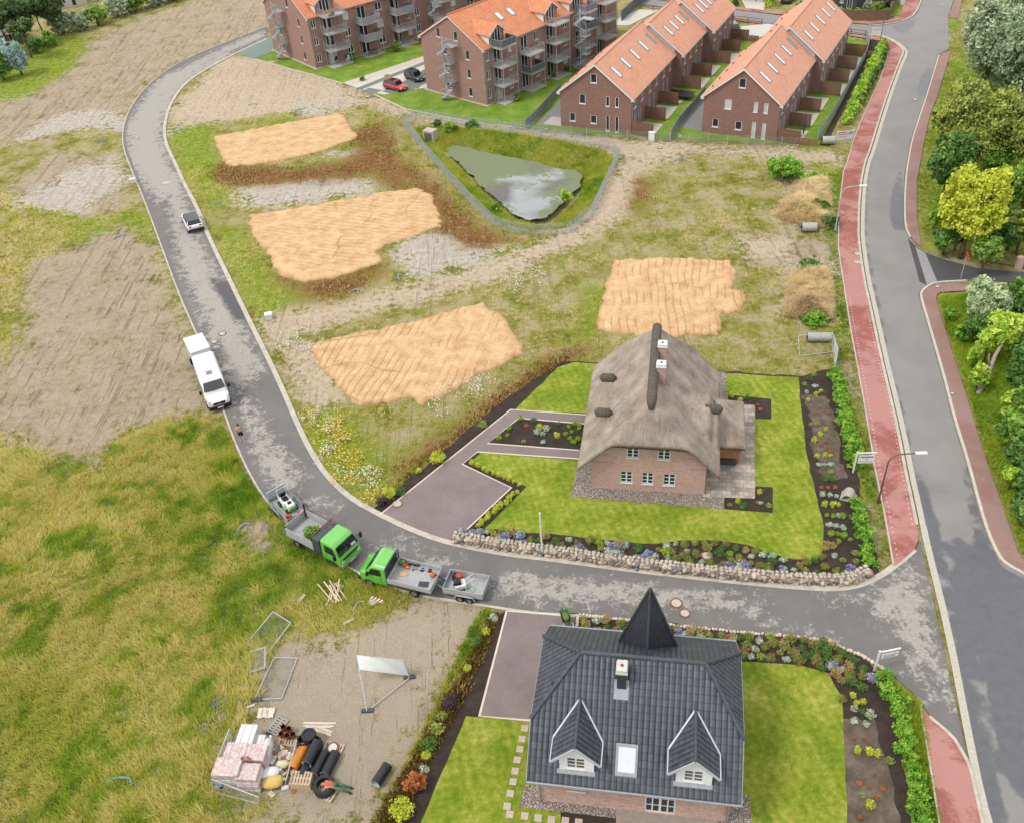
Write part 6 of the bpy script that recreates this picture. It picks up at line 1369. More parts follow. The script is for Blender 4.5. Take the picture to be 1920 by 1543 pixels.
def ring(name,label,px,py,z,ro,ri,h,m,cat,rot=(0,0,0),group=None):
    c=P(px,py); t=thing(name,label,cat,(c.x,c.y,z),0,group); t.rotation_euler=rot; k=MB(); k.lathe([(ri,.04),(ri*1.0,0),(ro*.9,0),(ro,h*.2),(ro,h*.8),(ro*.9,h),(ri,h),(ri,.04)],(0,0,0),22); o=k.build('rim',m,t,smooth=False); return t
for lb,x,y,z,r_ in (('lower left black manhole ring of the stack',573,1397,0,.42),('lower right black manhole ring of the stack',594,1401,0,.42),('second black manhole ring, left',573,1397,.34,.4),('second black manhole ring, right',594,1401,.34,.4),('black manhole cone capping the stack',584,1392,.6,.44)):
    t_=ring('manhole_ring',lb,x,y,z,r_,.3,.33,BLKP,'manhole ring',group='black plastic manhole rings')
    d=MB(); d.lathe([(.31,.29),(.05,.31)] if 'cone' in lb else [(.31,.04),(.05,.05)],(0,0,0),16); d.build('web',M_BLACK,t_)
pallet('pallet with a round manhole cover, right of the black rings',625,1405,R(-20))
t_=ring('manhole_cover','round concrete manhole cover with rusty rim on the pallet',625,1405,.135,.36,.26,.12,mat('rusty iron','#7a4634','#8f5c48'),'manhole cover'); d=MB(); d.lathe([(.26,0),(.26,.11),(.02,.115)],(0,0,0),20); d.build('concrete_disc',mat('white concrete','#d5cfc6','#e2ddd5'),t_)
pallet('stack of grey pallets in front of the pipes',568,1468,R(-8),4)
t_,_=pallet('grey slatted pallet left of the white planks',521,1362,R(60),dk=mat('grey slats','#8d8f8d','#a6a7a3',4.,.9)); pallet('pallet under the broken red tiles',533,1428,R(80))
def planks(label,px,py,rz,n,L,seed,cat='plank pile',spread=.12,m=LWOOD,name='plank_pile',wild=0.):
    c=P(px,py); t=thing(name,label,cat,(c.x,c.y,0),rz); r=random.Random(seed)
    for i in range(n):
        mb=MB(); l=L*r.uniform(.6,1); w=r.uniform(.05,.12); a=r.uniform(-wild,wild); y=r.gauss(0,spread); z=.03+.035*i*(.6 if wild else .3); tl=r.uniform(-.12,.12) if wild else 0; q=Matrix.Rotation(a,3,'Z')@Matrix.Rotation(tl,3,'Y')
        mb.box(-l/2,l/2,-w/2,w/2,-.015,.015,lambda x,yy,zz:q@Vector((x,yy,zz))+Vector((r.uniform(-.0,.0),y,z+abs(tl)*l/3))); mb.build('plank',m,t)
planks('pile of white planks behind the black rings',598,1361,R(-6),5,2.0,2,m=mat('white planks','#c9bda8','#ddd3c2',4.,.8)); planks('short white planks right of the black rings',605,1372,R(-25),4,1.3,5,m=mat('white planks','#c9bda8','#ddd3c2',4.,.8))
planks('scattered heap of pale timber offcuts in the long grass',630,1113,R(95),14,2.2,8,spread=.35,wild=.6,m=mat('pale timber','#cbb594','#e0d0b4',4.,.8),name='timber_heap')
planks('dark steel beam and planks behind the brick packs',520,1377,R(-12),3,1.8,9,m=M_DARK)
def flat(name,label,cat,px,py,rz,dx,dy,m,z=.02,rag=.0,group=None,th=.05):
    c=P(px,py); t=thing(name,label,cat,(c.x,c.y,z),rz,group); r=random.Random(px); n=14
    pts=[]
    for k in range(n*4):
        s=k/(n); sd=int(s); f=s-sd; q=[(-dx+2*dx*f,-dy),(dx,-dy+2*dy*f),(dx-2*dx*f,dy),(-dx,dy-2*dy*f)][sd]; pts.append((q[0]+r.uniform(-rag,rag),q[1]+r.uniform(-rag,rag)))
    mb=MB(); mb.prism(pts,0,th); mb.build('sheet',m,t)
    if rag:
        for k in range(4):
            b=MB(); x=r.uniform(-dx,dx)*.6; b.tube([(x,-dy*.8,th),(x+r.uniform(-.1,.1),0,th+.05),(x+r.uniform(-.2,.2),dy*.8,th)],.03,5); b.build('fold',m,t)
    return t
flat('plastic_sheet','crumpled pale tarpaulin lying on the gravel above the brick packs','tarpaulin',499,1337,R(-5),.5,.33,mat('pale tarp','#cfc6b4','#e2dac9',5.,.7),.03,.05)
for x,y,l in ((405,1349,'dark slatted crate half sunk in grass left of the yard'),(415,1316,'grey slatted board in the grass above the dark crates'),(393,1362,'dark slatted crate nearest the brick packs in the grass')): pallet(l,x,y,R(35),dk=mat('weathered dark slats','#6b6963','#86837b',4.,.9))
flat('board','grey board lying alone in the long grass','board',566,1123,R(60),.35,.12,mat('grey board','#b5b1a6','#c9c5bb'),.12,th=.03); flat('board','weathered board in the grass at the gravel edge','board',655,1166,R(30),.4,.1,mat('grey board','#b5b1a6','#c9c5bb'),.12,th=.03)
flat('board','small pale board beside the upper fence panel on gravel','board',471,1324,R(20),.25,.08,mat('grey board','#b5b1a6','#c9c5bb'),.03,th=.04)
# striped warning board with base
def warn():
    t=thing('warning_board','red and white striped warning board lying on its round base in the grass','warning board',P(708,1126),R(-28)); m=MB(); m.box(-.5,.5,-.14,.14,.1,.13); o=m.build('panel',mat('white board','#e4dfdb','#efeae6'),t)
    r=MB()
    for i in range(4): x=-.42+.25*i; r.prism([(x,-.14),(x+.12,-.14),(x+.2,.14),(x+.08,.14)],.132,.136)
    r.build('red_stripes',mat('red sign paint','#c23a3e','#cf4a4c'),o); b=MB(); b.lathe([(.3,0),(.28,.08),(.1,.09)],(-.25,-.2,0),14); b.build('base',mat('pale base','#c7c2ba','#d8d3cb'),t)
warn()
# blue service pipes sticking out of the plots
BLU=mat('blue water pipe','#5f93bd','#82aecf',3.,.4)
def arcpipe(label,px,py,rz,r,m=BLU,flat_=False,h=None):
    c=P(px,py); t=thing('service_pipe',label,'pipe',(c.x,c.y,0),rz,'pipes sticking out of the building plots'); mb=MB()
    if flat_: mb.tube([(-r,-.15,.05),(-r*.6,.1,.12),(0,.2,.2),(r*.7,.22,.16),(r,-.1,.05)],.055,7)
    else: mb.tube([(r*math.cos(a),0,.02+r*1.1*math.sin(a)) for a in [math.pi*k/10 for k in range(11)]],.05,7)
    mb.build('pipe',m,t); k=MB(); k.lathe([(.06,0),(.06,.06)],(r,0,0),8); k.build('end_cap',M_GALV,t)
for i,(x,y,rz,r,fl,l) in enumerate([(335,250,0,.75,0,'blue pipe arch beside the upper left sand pad'),(408,390,.1,.7,0,'blue pipe arch right of the white crossover'),(668,548,-.3,.6,1,'blue pipe curving out of the ground below the middle sand pad'),(750,522,1.4,.5,1,'short pale blue pipe left of the dirt track'),(228,445,.3,.9,1,'blue pipe half hidden in weeds left of the road'),(1275,302,0,.7,1,'blue pipe bundle on the dirt track below the terraces'),(226,1466,-.2,.75,1,'pale blue pipe lying alone in the lower left meadow'),(455,992,.9,.6,1,'grey blue pipe in the meadow left of the plant trailer'),(672,1140,1.0,.6,1,'grey pipe curving out of grass beside the warning board'),(190,268,0,.5,1,'dark blue pipe end left of the road bend'),(473,198,0,.6,1,'greenish pipe on the bare sand above the first pad')]):
    arcpipe(l,x,y,rz,r,mat('grey pipe','#8e98a0','#a6afb6') if 'grey' in l else BLU,fl)
t_=thing('cable_sleeve','bright blue cable sleeve hanging on the fence at the brick packs','sleeve',P(420,1478),R(-70)); m=MB(); m.tube([(-.6,0,.08),(0,.03,.5),(.35,0,.75)],.09,8); m.build('sleeve',mat('bright blue sleeve','#2f7fc4','#4b95d2'),t_); k=MB(); k.lathe([(.1,0),(.1,.05)],(.35,0,.72),8); k.build('end_ring',MIRR,t_)
# manholes and lids, posts on the plots
def lid(label,px,py,r=.38,col=None,z=.045,group='manhole covers'):
    c=P(px,py); t=thing('manhole_cover',label,'manhole cover',(c.x,c.y,z),0,group); a=MB(); a.lathe([(r,0),(r,.012),(r*.76,.014)],(0,0,0),22); a.build('iron_ring',mat('rusty iron','#7a4634','#8f5c48') if not col else col,t); b=MB(); b.lathe([(r*.74,.0),(r*.74,.02),(.02,.022)],(0,0,0),20); b.build('lid',mat('pale concrete lid','#b5ada1','#cbc4b8',5.,.85),t)
for x,y,r,l in ((745,945,.42,'rust rimmed manhole cover in the plum driveway'),(1061,1189,.36,'round concrete manhole cover on the driveway below the wheelbarrow'),(1268,1131,.42,'pale round manhole cover on the residential road above the spire'),(1284,1150,.36,'rust rimmed manhole cover on the road right of the spire'),(417,627,.38,'pale manhole cover on the road above the box trailer'),(402,642,.34,'reddish manhole cover on the road beside the box trailer'),(1325,1042,.42,'round manhole cover in the flower bed behind the stone wall'),(258,260,.3,'left pale cover of the pair on the road bend'),(246,259,.25,'small pale cover of the pair on the road bend'),(300,178,.35,'pale cover on the far road curve'),(296,155,.3,'pale cover higher on the far road curve'),(395,98,.3,'pale cover on the road near the greenish gravel'),(868,234,.3,'white manhole lid on the dirt strip beside the lawn'),(1120,277,.3,'white manhole lid in front of the middle terrace fence'),(655,179,.35,'pale lid on the sand near the parking lot'),(690,182,.4,'pale double lid on the sand near the parking lot'),(1024,243,.3,'white lid in front of the middle terrace corner'),(1275,257,.3,'white lid in the grass between the terraces'),(1237,278,.3,'flat white lid on the dirt track below the small cabinet'),(985,490,.3,'pale lid on the diagonal dirt track'),(1716,188,.35,'pale cover on the main road'),(1766,10,.3,'pale cover on the far main road'),(1785,740,.2,'small pale cap on the right footpath'),(1757,540,.25,'pale cap on the footpath corner')):
    if r>.1: lid(l,x,y,r,z=.125 if 'footpath' in l else (.06 if 'drive' in l else .05))
for x,y in ((1608,478),(1608,494)):
    lid('grey gully cover set in the red path',x,y,.33,mat('grey sett ring','#9a968c','#b0aca2'),.115,'gully covers in the red path')
lid('white square-looking cover plate on the road above the crossover',312,344,.5,M_CONC,.045)
for x,y,l in ((438,517,'thin wooden peg beside the residential road kerb near the sand pad'),(347,335,'thin wooden peg at the kerb above the crossover'),(562,775,'wooden peg at the kerb right of the white van')):
    t_=thing('marker_peg',l,'peg',P(x,y),0,'wooden marker pegs along the road'); m=MB(); m.box(-.035,.035,-.035,.035,0,1.0); m.build('peg',LWOOD,t_,bevel=.01); k=MB(); k.box(-.04,.04,-.04,.04,.9,.97); k.build('painted_tip',REDP,t_)
# ================= FENCES, WALLS, SIGNS, LAMPS =================
def wirefence(name,label,px,h,m,span=2.5,vs=.12,hs=.2,rr=.006,post=M_GALV,closed=False,group=None,screen_m=None,world=None):
    w=[Vector((*p,0)) for p in (W2(px) if world is None else world)]
    if closed: w.append(w[0])
    t=thing(name,label,'fence',w[0],0,group); o0=w[0]; k=0
    for i in range(len(w)-1):
        a,b=w[i]-o0,w[i+1]-o0; L=(b-a).length; n=max(1,round(L/span)); d=(b-a)/L; nn=Vector((-d.y,d.x,0))
        for j in range(n):
            p0=a+(b-a)*j/n; l=L/n; mb=MB(); T=lambda x,y,z,p0=p0:p0+d*x+nn*y+Vector((0,0,z))
            q=int(l/vs)
            for s in range(q+1): x=l*s/max(1,q); mb.box(x-rr,x+rr,-rr,rr,.06,h,T)
            for s in range(int(h/hs)+1): z=min(h,.08+s*hs); mb.box(0,l,-rr*1.2,rr*1.2,z-rr*1.2,z+rr*1.2,T)
            mb.build('wire_panel',m,t,recalc=False)
            if screen_m: sc=MB(); sc.box(.03,l-.03,-.012,-.004,.08,h-.04,T); sc.build('screen_strip',screen_m,t,recalc=False)
            pm=MB(); pm.box(-.03,.03,-.03,.03,0,h+.05,T); pm.build('post',post,t,recalc=False)
    return t
WIRE=mat('grey fence wire','#a9b4b8','#bcc6c9',3.,.5,.1); WIRED=mat('grey green fence wire','#8d9a98','#a3afac',3.,.5,.1)
wirefence('wire_fence','galvanised wire fence running all around the pond',[(757,237),(795,283),(840,335),(890,390),(928,425),(950,434),(975,440),(1030,443),(1070,437),(1110,405),(1138,345),(1160,298),(1152,288),(1125,277),(1080,270),(1000,255),(910,241),(850,233),(812,226),(780,224)],1.35,WIRE,2.7,rr=.008,closed=True)
wirefence('wire_fence','low wire fence in front of the middle terrace gable',[(962,243),(985,245),(1100,256),(1215,264)],1.15,WIRED,2.4)
wirefence('wire_fence','low wire fence in front of the right terrace gable',[(1230,264),(1256,266),(1400,272),(1498,275)],1.15,WIRED,2.4)
SCR=mat('grey privacy strip','#87919a','#98a2aa',2.,.6)
wirefence('wire_fence','grey screened fence between the apartment lawn and the middle terrace',[(985,244),(1008,222),(1052,172)],1.3,WIRED,2.4,screen_m=SCR,vs=.3)
wirefence('wire_fence','grey screened fence dividing the two terraces',[(1257,265),(1270,240),(1300,205),(1322,178)],1.25,WIRED,2.4,screen_m=SCR,vs=.3)
wirefence('wire_fence','long pale green-grey screened fence beside the bare strip along the right terrace',[(1532,266),(1560,222),(1600,150),(1622,110),(1628,90),(1623,72)],1.3,WIRED,2.4,screen_m=mat('pale privacy strip','#a5b1b4','#b6c1c3',2.,.6),vs=.3)
def railfence(label,px,h,m,span=2.6,rails=(.95,.5)):
    w=[Vector((*p,0)) for p in W2(px)]; t=thing('rail_fence',label,'fence',w[0])
    for i in range(len(w)-1):
        a,b=w[i]-w[0],w[i+1]-w[0]; n=max(1,round((b-a).length/span))
        for j in range(n+1):
            p=a+(b-a)*j/n; mb=MB(); mb.box(p.x-.05,p.x+.05,p.y-.05,p.y+.05,0,h); mb.build('post',m,t)
        for r_ in rails: mb=MB(); mb.bar(a+Vector((0,0,r_*h)),b+Vector((0,0,r_*h)),.04,.07); mb.build('rail',m,t)
BRN=mat('brown fence timber','#5e4a3e','#75604f',3.,.8)
railfence('low brown rail fence on the street behind the terraces',[(1200,18),(1300,32),(1428,47)],.9,BRN); railfence('low brown rail fence beside the lawn behind the right terrace',[(1500,55),(1568,62),(1622,70)],.9,BRN)
def boardfence(label,px,h,m,name='board_fence',wave=.12):
    w=[Vector((*p,0)) for p in W2(px)]; t=thing(name,label,'fence',w[0])
    for i in range(len(w)-1):
        a,b=w[i]-w[0],w[i+1]-w[0]; L=(b-a).length; d=(b-a)/L; nn=Vector((-d.y,d.x,0)); n=int(L/1.9)+1
        for j in range(n):
            mb=MB(); p0=a+(b-a)*j/n; l=L/n
            for s in range(12):
                x0=l*s/12; hh=h+wave*math.sin(math.pi*(s+.5)/12)-wave; mb.box(x0,x0+l/12-.015,-.02,.02,.05,hh,lambda x,y,z,p0=p0:p0+d*x+nn*y+Vector((0,0,z)))
            mb.build('board_panel',m,t,recalc=False); pm=MB(); pm.box(-.05,.05,.02,.1,0,h,lambda x,y,z,p0=p0:p0+d*x+nn*y+Vector((0,0,z))); pm.build('post',m,t,recalc=False)
boardfence('scalloped brown board fence around the garden across the street',[(1540,35),(1600,41),(1664,40),(1682,5),(1694,-25)],1.75,mat('brown garden boards','#6e5540','#8d6f56',3.,.85))
boardfence('dark grey board fence at the top behind the apartment block',[(1166,40),(1190,18),(1215,0)],1.7,mat('grey garden boards','#5c6266','#72787b',3.,.8),wave=0)
def ironfence():
    w=[Vector((*p,0)) for p in W2([(1848,500),(1866,497),(1908,505),(1940,508)])]; t=thing('iron_fence','dark iron bar fence with a red brick pier beside the dark side road','fence',w[0])
    for i in range(3):
        a,b=w[i]-w[0],w[i+1]-w[0]; mb=MB(); L=(b-a).length; n=int(L/.16)
        for z in (.2,1.0): mb.bar(a+Vector((0,0,z)),b+Vector((0,0,z)),.04,.05)
        for k in range(n+1): p=a+(b-a)*k/n; mb.tube([(p.x,p.y,.1),(p.x,p.y,1.1)],.012,4)
        mb.build('bar_panel',M_DARK,t)
    p=w[2]-w[0]; mb=MB(); mb.box(p.x-.25,p.x+.25,p.y-.25,p.y+.25,0,1.3); mb.build('brick_pier',BR_PINK,t)
ironfence()
# ---- field stone walls
def stonemat():
    t=NT('field stones',.85,.25); f=t.ma('ADD',t.ma('MULTIPLY',t.at('rnd'),.8),t.ma('MULTIPLY',t.noise(5.,4),.25))
    c=t.ramp(f,[(.1,hx('#6d6a68')),(.25,hx('#9a8e7f')),(.4,hx('#c2b49c')),(.55,hx('#a58476')),(.68,hx('#d2c7b4')),(.8,hx('#87705f')),(.95,hx('#7d858a'))]); t.bump(t.noise(12.,3),.02); return t.out(c)
STONE=stonemat()
_ib=bmesh.new(); bmesh.ops.create_icosphere(_ib,subdivisions=2,radius=1.); _iv=np.array([v.co[:] for v in _ib.verts]); _if=np.array([[v.index for v in f.verts] for f in _ib.faces]); _ib.free()
def stones(name,pts,sz,m,parent=None,kind=None):
    V=[];Fc=[];A=[];n=len(_iv)
    for i,(p,s) in enumerate(zip(pts,sz)):
        q=np.array(Matrix.Rotation(random.uniform(0,6.28),3,'Z')@Matrix.Rotation(random.uniform(-.6,.6),3,'X')); v=_iv*(1+ (RNG.random((n,1))-.5)*.16)*np.array(s); V.append(v@q.T+np.array(p)); Fc.append(_if+i*n); A.append(np.full(len(_if),RNG.random()))
    return npmesh(name,np.concatenate(V),np.concatenate(Fc),m,fattrs=dict(rnd=np.concatenate(A)),parent=parent,kind=kind,smooth=True,uv=False)
def walk(w,step):
    out=[]
    for i in range(len(w)-1):
        a,b=np.array(w[i]),np.array(w[i+1]); L=np.linalg.norm(b-a); n=max(1,int(L/step)); d=(b-a)/L
        for k in range(n): out.append((a+(b-a)*(k+.5)/n,np.array([-d[1],d[0]])))
    return out
def fieldwall():
    base=[(846,1019),(930,1033),(1019,1044),(1140,1062),(1267,1078),(1400,1092),(1506,1099),(1570,1100),(1605,1097),(1637,1082)]; w=W2(base); t=thing('fieldstone_wall','low retaining wall of rounded field stones along the residential road','stone wall',(w[0][0],w[0][1],0)); P0=[];S0=[];P1=[];S1=[]
    core=[]; off=.2
    for p,n in walk(w,.29):
        q=p-w[0]
        for z,sh in ((.09,0.),(.29,.145),(.46,.05)):
            j=(RNG.random(3)-.5)*1.5; P0.append((q[0]+n[0]*(.12+z*.12)+n[1]*(sh+j[0]*.1)+n[0]*j[1]*.04,q[1]+n[1]*(.12+z*.12)-n[0]*(sh+j[0]*.1)+n[1]*j[1]*.04,z+j[2]*.06)); s=.10+.13*RNG.random(); S0.append((s*1.15,s*.8,s*.8))
        for dd in (.38,.62):
            j=RNG.random(3)-.5; P1.append((q[0]+n[0]*dd+j[0]*.12,q[1]+n[1]*dd+j[1]*.08,.53+j[2]*.05)); s=.13+.05*RNG.random(); S1.append((s,s*.85,s*.6))
    stones('face_stones',P0,S0,STONE,t); stones('top_stones',P1,S1,mat('pale top stones','#a09484','#cfc4b3',1.2,.85),t)
    n=[x[1] for x in walk(w,1e9)]; n.append(n[-1]); mb=MB(); a=[w[i]-w[0]+n[i]*.14 for i in range(len(w))]; b=[w[i]-w[0]+n[i]*.7 for i in range(len(w))]
    for i in range(len(w)-1): mb.prism([tuple(a[i]),tuple(a[i+1]),tuple(b[i+1]),tuple(b[i])],0,.46)
    mb.build('mortar_core',mat('wall mortar','#8d8478','#a99f92',3.,.9),t)
fieldwall()
def stoneedge(label,px,s0,step):
    w=W2(px); t=thing('stone_edging',label,'stone edging',(w[0][0],w[0][1],0)); P0=[];S0=[]
    for p,n in walk(w,step):
        q=p-w[0]; j=RNG.random(2)-.5; P0.append((q[0]+j[0]*.06,q[1]+j[1]*.08,.08)); s=s0*(.8+.5*RNG.random()); S0.append((s,s*.85,s*.7))
    stones('stones',P0,S0,mat('pale edging pebbles','#c3b5a2','#e0d5c4',3.,.8),t)
stoneedge('row of pale stones edging the flower bed of the black-roofed house along the road',[(1085,1153),(1184,1164),(1300,1177),(1400,1187),(1500,1195),(1553,1203),(1619,1232),(1668,1263)],.13,.21)
stoneedge('short row of pale stones between the driveway and the flower bed',[(1084,1156),(1079,1200)],.13,.2)
# ---- mobile fence panels
def panel(label,cs,name='mobile_fence',mesh=True,sheet_m=None,frac=(.0,.0),group='mobile site fence panels',feet=()):
    c=[Vector(x) for x in cs]; o=c[0].copy(); o.z=0; t=thing(name,label,'fence panel',o,0,group); c=[x-o for x in c]
    f=MB()
    for i in range(4): f.tube([c[i],c[(i+1)%4]],.035,6)
    f.build('frame',M_GALV,t)
    if mesh:
        m=MB()
        for k in range(1,22): a=c[0].lerp(c[1],k/22); b=c[3].lerp(c[2],k/22); m.tube([a,b],.005,3,False)
        for k in range(1,9): a=c[0].lerp(c[3],k/9); b=c[1].lerp(c[2],k/9); m.tube([a,b],.005,3,False)
        m.build('wire_mesh',M_GALV,t,recalc=False)
    if sheet_m:
        f0=frac[0]; f1=frac[2] if len(frac)>2 else f0; a,b=c[0].lerp(c[3],f0),c[1].lerp(c[2],f1); d,e=c[0].lerp(c[3],frac[1]),c[1].lerp(c[2],frac[1]); V=[];n=12;mm=6
        nn=(b-a).cross(d-a).normalized(); idx=[]
        for i in range(n+1):
            for j in range(mm+1): p=a.lerp(b,i/n).lerp(d.lerp(e,i/n),j/mm); V.append(p+nn*(.04+.05*math.sin(i*1.1+j)*math.sin(math.pi*i/n)))
        S=MB(); S.add(V,[(i*(mm+1)+j,(i+1)*(mm+1)+j,(i+1)*(mm+1)+j+1,i*(mm+1)+j+1) for i in range(n) for j in range(mm)]); S.build('tarpaulin',sheet_m,t,smooth=True)
    for x,y in feet:
        p=P(x,y)-o; b=MB(); b.box(p.x-.35,p.x+.35,p.y-.12,p.y+.12,0,.14); b.build('foot_block',M_DARK,t,bevel=.02)
    return t
TARP=mat('white tarpaulin','#d3dad6','#e6ebe7',1.5,.5)
panel('leaning site fence panel with a white tarpaulin on its upper half',[P(688,1333,.1),P(768,1270,.1),P(757,1238,1.75),P(669,1228,1.95)],sheet_m=TARP,frac=(.74,1.,.12),feet=[(689,1333),(768,1270)],mesh=False)
panel('site fence panel lying flat on the gravel',[P(477,1311,.08),P(528,1309,.08),P(557,1233,.12),P(514,1232,.12)],feet=[(482,1312)])
panel('thin site fence frame lying in the tall meadow grass',[P(463,1205,.15),P(512,1146,.6),P(545,1167,.5),P(500,1226,.1)])
panel('small site fence corner poking out of the meadow above the lying panel',[P(467,1222,.1),P(497,1213,.7),P(497,1250,.3),P(470,1260,.1)])
panel('site fence panel standing left of the wrapped brick packs',[P(399,1470,.1),P(437,1380,.1),P(430,1366,1.2),P(396,1452,1.2)])
panel('site fence panel standing in front of the wrapped brick packs',[P(400,1484,.1),P(486,1506,.1),P(485,1494,.9),P(397,1460,1.1)])
panel('site fence panel dividing the brick packs from the pipes',[P(535,1470,.1),P(556,1398,.1),P(556,1388,.9),P(536,1462,.9)])
panel('site fence with a white sheet at the end, beside the corrugated pipe and red path',[P(1566,690,.1),P(1562,652,.1),P(1561,624,1.7),P(1572,656,1.7)],sheet_m=TARP,frac=(.05,.97),mesh=False)
panel('site fence panel in front of the corrugated pipe near the red path',[P(1499,668,.1),P(1562,660,.1),P(1560,625,1.5),P(1497,630,1.5)],mesh=False)
CORR=mat('grey corrugated steel','#a3a39e','#bab9b3',3.,.6,.1)
for lb,x,y,r_,l in (('corrugated steel pipe section behind the site fence at the red path',1534,640,.42,2.0),('corrugated steel pipe section at the sandy entrance under white flowering weeds',1516,434,.48,1.5),('corrugated steel pipe section beside the white billboard',1552,271,.5,1.5)):
    pipe('corrugated_pipe',lb,x,y,0,R(-8),l,r_,CORR,M_DARK,group='corrugated pipe sections')
t_=thing('culvert_end','pale concrete half ring lying in the hedge under the white sign','concrete ring',P(1590,932),R(-30)); m=MB(); v=[];f=[]
for r0 in (.42,.36):
    for z in (0,.9):
        for k in range(11): a=math.pi*k/10; v.append((r0*math.cos(a)*1.,z-.45,r0*math.sin(a)*1.4))
for k in range(10): f+=[(k,k+1,12+k,11+k),(22+k,33+k,34+k,23+k),(k,22+k,23+k,k+1),(11+k,12+k,34+k,33+k)]
m.add(v,f); m.build('shell',M_CONC,t_); k=MB(); k.box(-.5,.5,-.5,.5,0,.06); k.build('base',M_CONC,t_)
# ---- signs
PURP=mat('purple sign print','#6c4f7c','#8a6c98'); REDT=mat('red sign print','#b4414f','#c85a66'); GRYT=mat('grey sign print','#9aa0a6','#b1b6bb')
def sign(label,px,py,rz,w,h,z,bars,hang=True,group=None):
    t=thing('site_sign',label,'sign',P(px,py),rz,group); p=MB()
    if hang: p.box(-.05,.05,-.05,.05,0,z+h+.3); p.box(.05,w+.25,-.04,.04,z+h+.12,z+h+.2)
    else: p.box(.05,.13,-.05,.05,0,z+h); p.box(w-.13,w-.05,-.05,.05,0,z+h)
    p.build('post' if hang else 'posts',M_WHITE,t); b=MB(); x0=.15 if hang else 0; b.box(x0,x0+w,-.075,-.05,z,z+h); bo=b.build('board',M_WHITE,t)
    for (a,c,zz,hh,mm) in bars: q=MB(); q.box(x0+w*a,x0+w*c,-.081,-.0755,z+h*zz,z+h*(zz+hh)); q.build('print',mm,bo)
    return t
sign('white hanging estate sign standing in the hedge beside the lamp and red path',1599,886,R(-4),1.15,.75,1.0,[(.1,.9,.72,.13,PURP),(.45,.6,.42,.13,GRYT),(.1,.9,.16,.08,GRYT)])
sign('white hanging estate sign at the flower bed corner by the junction',1639,1258,R(8),1.05,.4,1.25,[(.1,.9,.6,.15,GRYT),(.1,.8,.25,.12,PURP)])
sign('white billboard with red print at the end of the bare strip',1565,272,R(6),2.2,1.1,.55,[(.08,.6,.78,.09,REDT),(.08,.62,.55,.08,REDT),(.08,.62,.3,.07,GRYT),(.68,.94,.5,.35,GRYT)],hang=False)
sign('white board sign at the street corner behind the right terrace',1632,76,R(-20),1.4,.95,.9,[(.1,.9,.7,.1,GRYT)],hang=False)
t_=thing('road_sign','thin post with a red and white give way sign seen from the side','road sign',P(1801,523),R(80)); m=MB(); m.tube([(0,0,0),(0,0,2.3)],.035,7); m.build('post',M_GALV,t_); m=MB(); 
def tri(s,y0,y1): 
    q=MB(); q.ext([(-s,2.3+s*.9),(s,2.3+s*.9),(0,2.3-s*.8)],y0,y1); return q
o_=tri(.45,-.06,-.04).build('sign_plate',mat('red sign paint','#c23a3e','#cf4a4c'),t_); tri(.3,-.066,-.061).build('white_field',M_WHITE,o_)
# ---- lamps and poles
def lamp(label,px,py,H_,arm,rz,m,group='street lamps with curved arms'):
    t=thing('street_lamp',label,'street lamp',P(px,py),rz,group); k=MB(); pts=[(0,0,0),(0,0,H_*.5),(0,0,H_-.7)]+[(arm*.45*(1-math.cos(a)),0,H_-.7+.75*math.sin(a)) for a in [R(22),R(45),R(68),R(90)]]+[(arm,0,H_+.1)]
    k.tube(pts,[.075,.06,.05]+[.045]*5,8); k.build('pole',m,t); h=MB(); h.box(arm-.1,arm+.7,-.14,.14,H_+.06,H_+.16); h.build('lamp_head',mat('pale lamp head','#d5dde2','#e5ebee',2.,.35),t,bevel=.04); b=MB(); b.lathe([(.1,0),(.1,.6)],(0,0,0),8); b.build('base_sleeve',m,t)
DKP=mat('dark lamp pole','#4a4846','#5f5c58',2.,.5)
lamp('dark curved street lamp leaning over the red path near the junction',1646,943,HZ(1646,943,853),1.75,R(-4),DKP)
lamp('pale curved street lamp over the red path beside the dry grass heap',1566,434,HZ(1566,434,352),1.7,R(-5),M_GALV)
def pole(name,label,cat,px,py,h,m,r=.05,cap=True,base=True):
    t=thing(name,label,cat,P(px,py)); k=MB(); k.tube([(0,0,0),(0,0,h)],[r,r*.75],8); k.build('pole',m,t)
    if cap: b=MB(); b.ball((0,0,h+.05),.07,.07,.07,8,5); b.build('finial',m,t)
    if base: b=MB(); b.lathe([(r*2,0),(r*2,.14),(r*1.3,.16)],(0,0,0),10); b.build('base',M_BLACK,t)
pole('flagpole','white flagpole without a flag standing in the field stone wall','flagpole',1017,1042,HZ(1017,1042,963),M_WHITE,.07)
pole('lamp_pole','dark thin lamp pole at the far street corner near the white board','lamp pole',1650,79,HZ(1650,79,38),DKP,.06)
pole('lamp_pole','pale thin lamp pole before the scalloped board fence','lamp pole',1593,39,HZ(1593,39,-5),M_GALV,.06)
pole('lamp_pole','pale thin post in the garden at the top left','lamp pole',180,22,2.6,M_GALV,.05)
def cabinet(name,label,cat,px,py,rz,dx,dy,h,m,door=True,z0=0):
    t=thing(name,label,cat,P(px,py),rz); b=MB(); b.box(-dx,dx,-dy,dy,z0,h); b.build('housing',m,t,bevel=.02); r=MB(); r.box(-dx-.03,dx+.03,-dy-.03,dy+.03,h+.002,h+.05); r.build('lid',m,t)
    if door: d=MB(); d.box(-dx+.05,dx-.05,-dy-.015,-dy-.002,z0+.15,h-.08); d.build('door',M_WHITE,t)
    return t
cabinet('utility_cabinet','white utility cabinet standing on the dirt at the fence gap between the terraces','utility cabinet',1222,264,R(-28),.38,.2,1.05,M_WHITE)
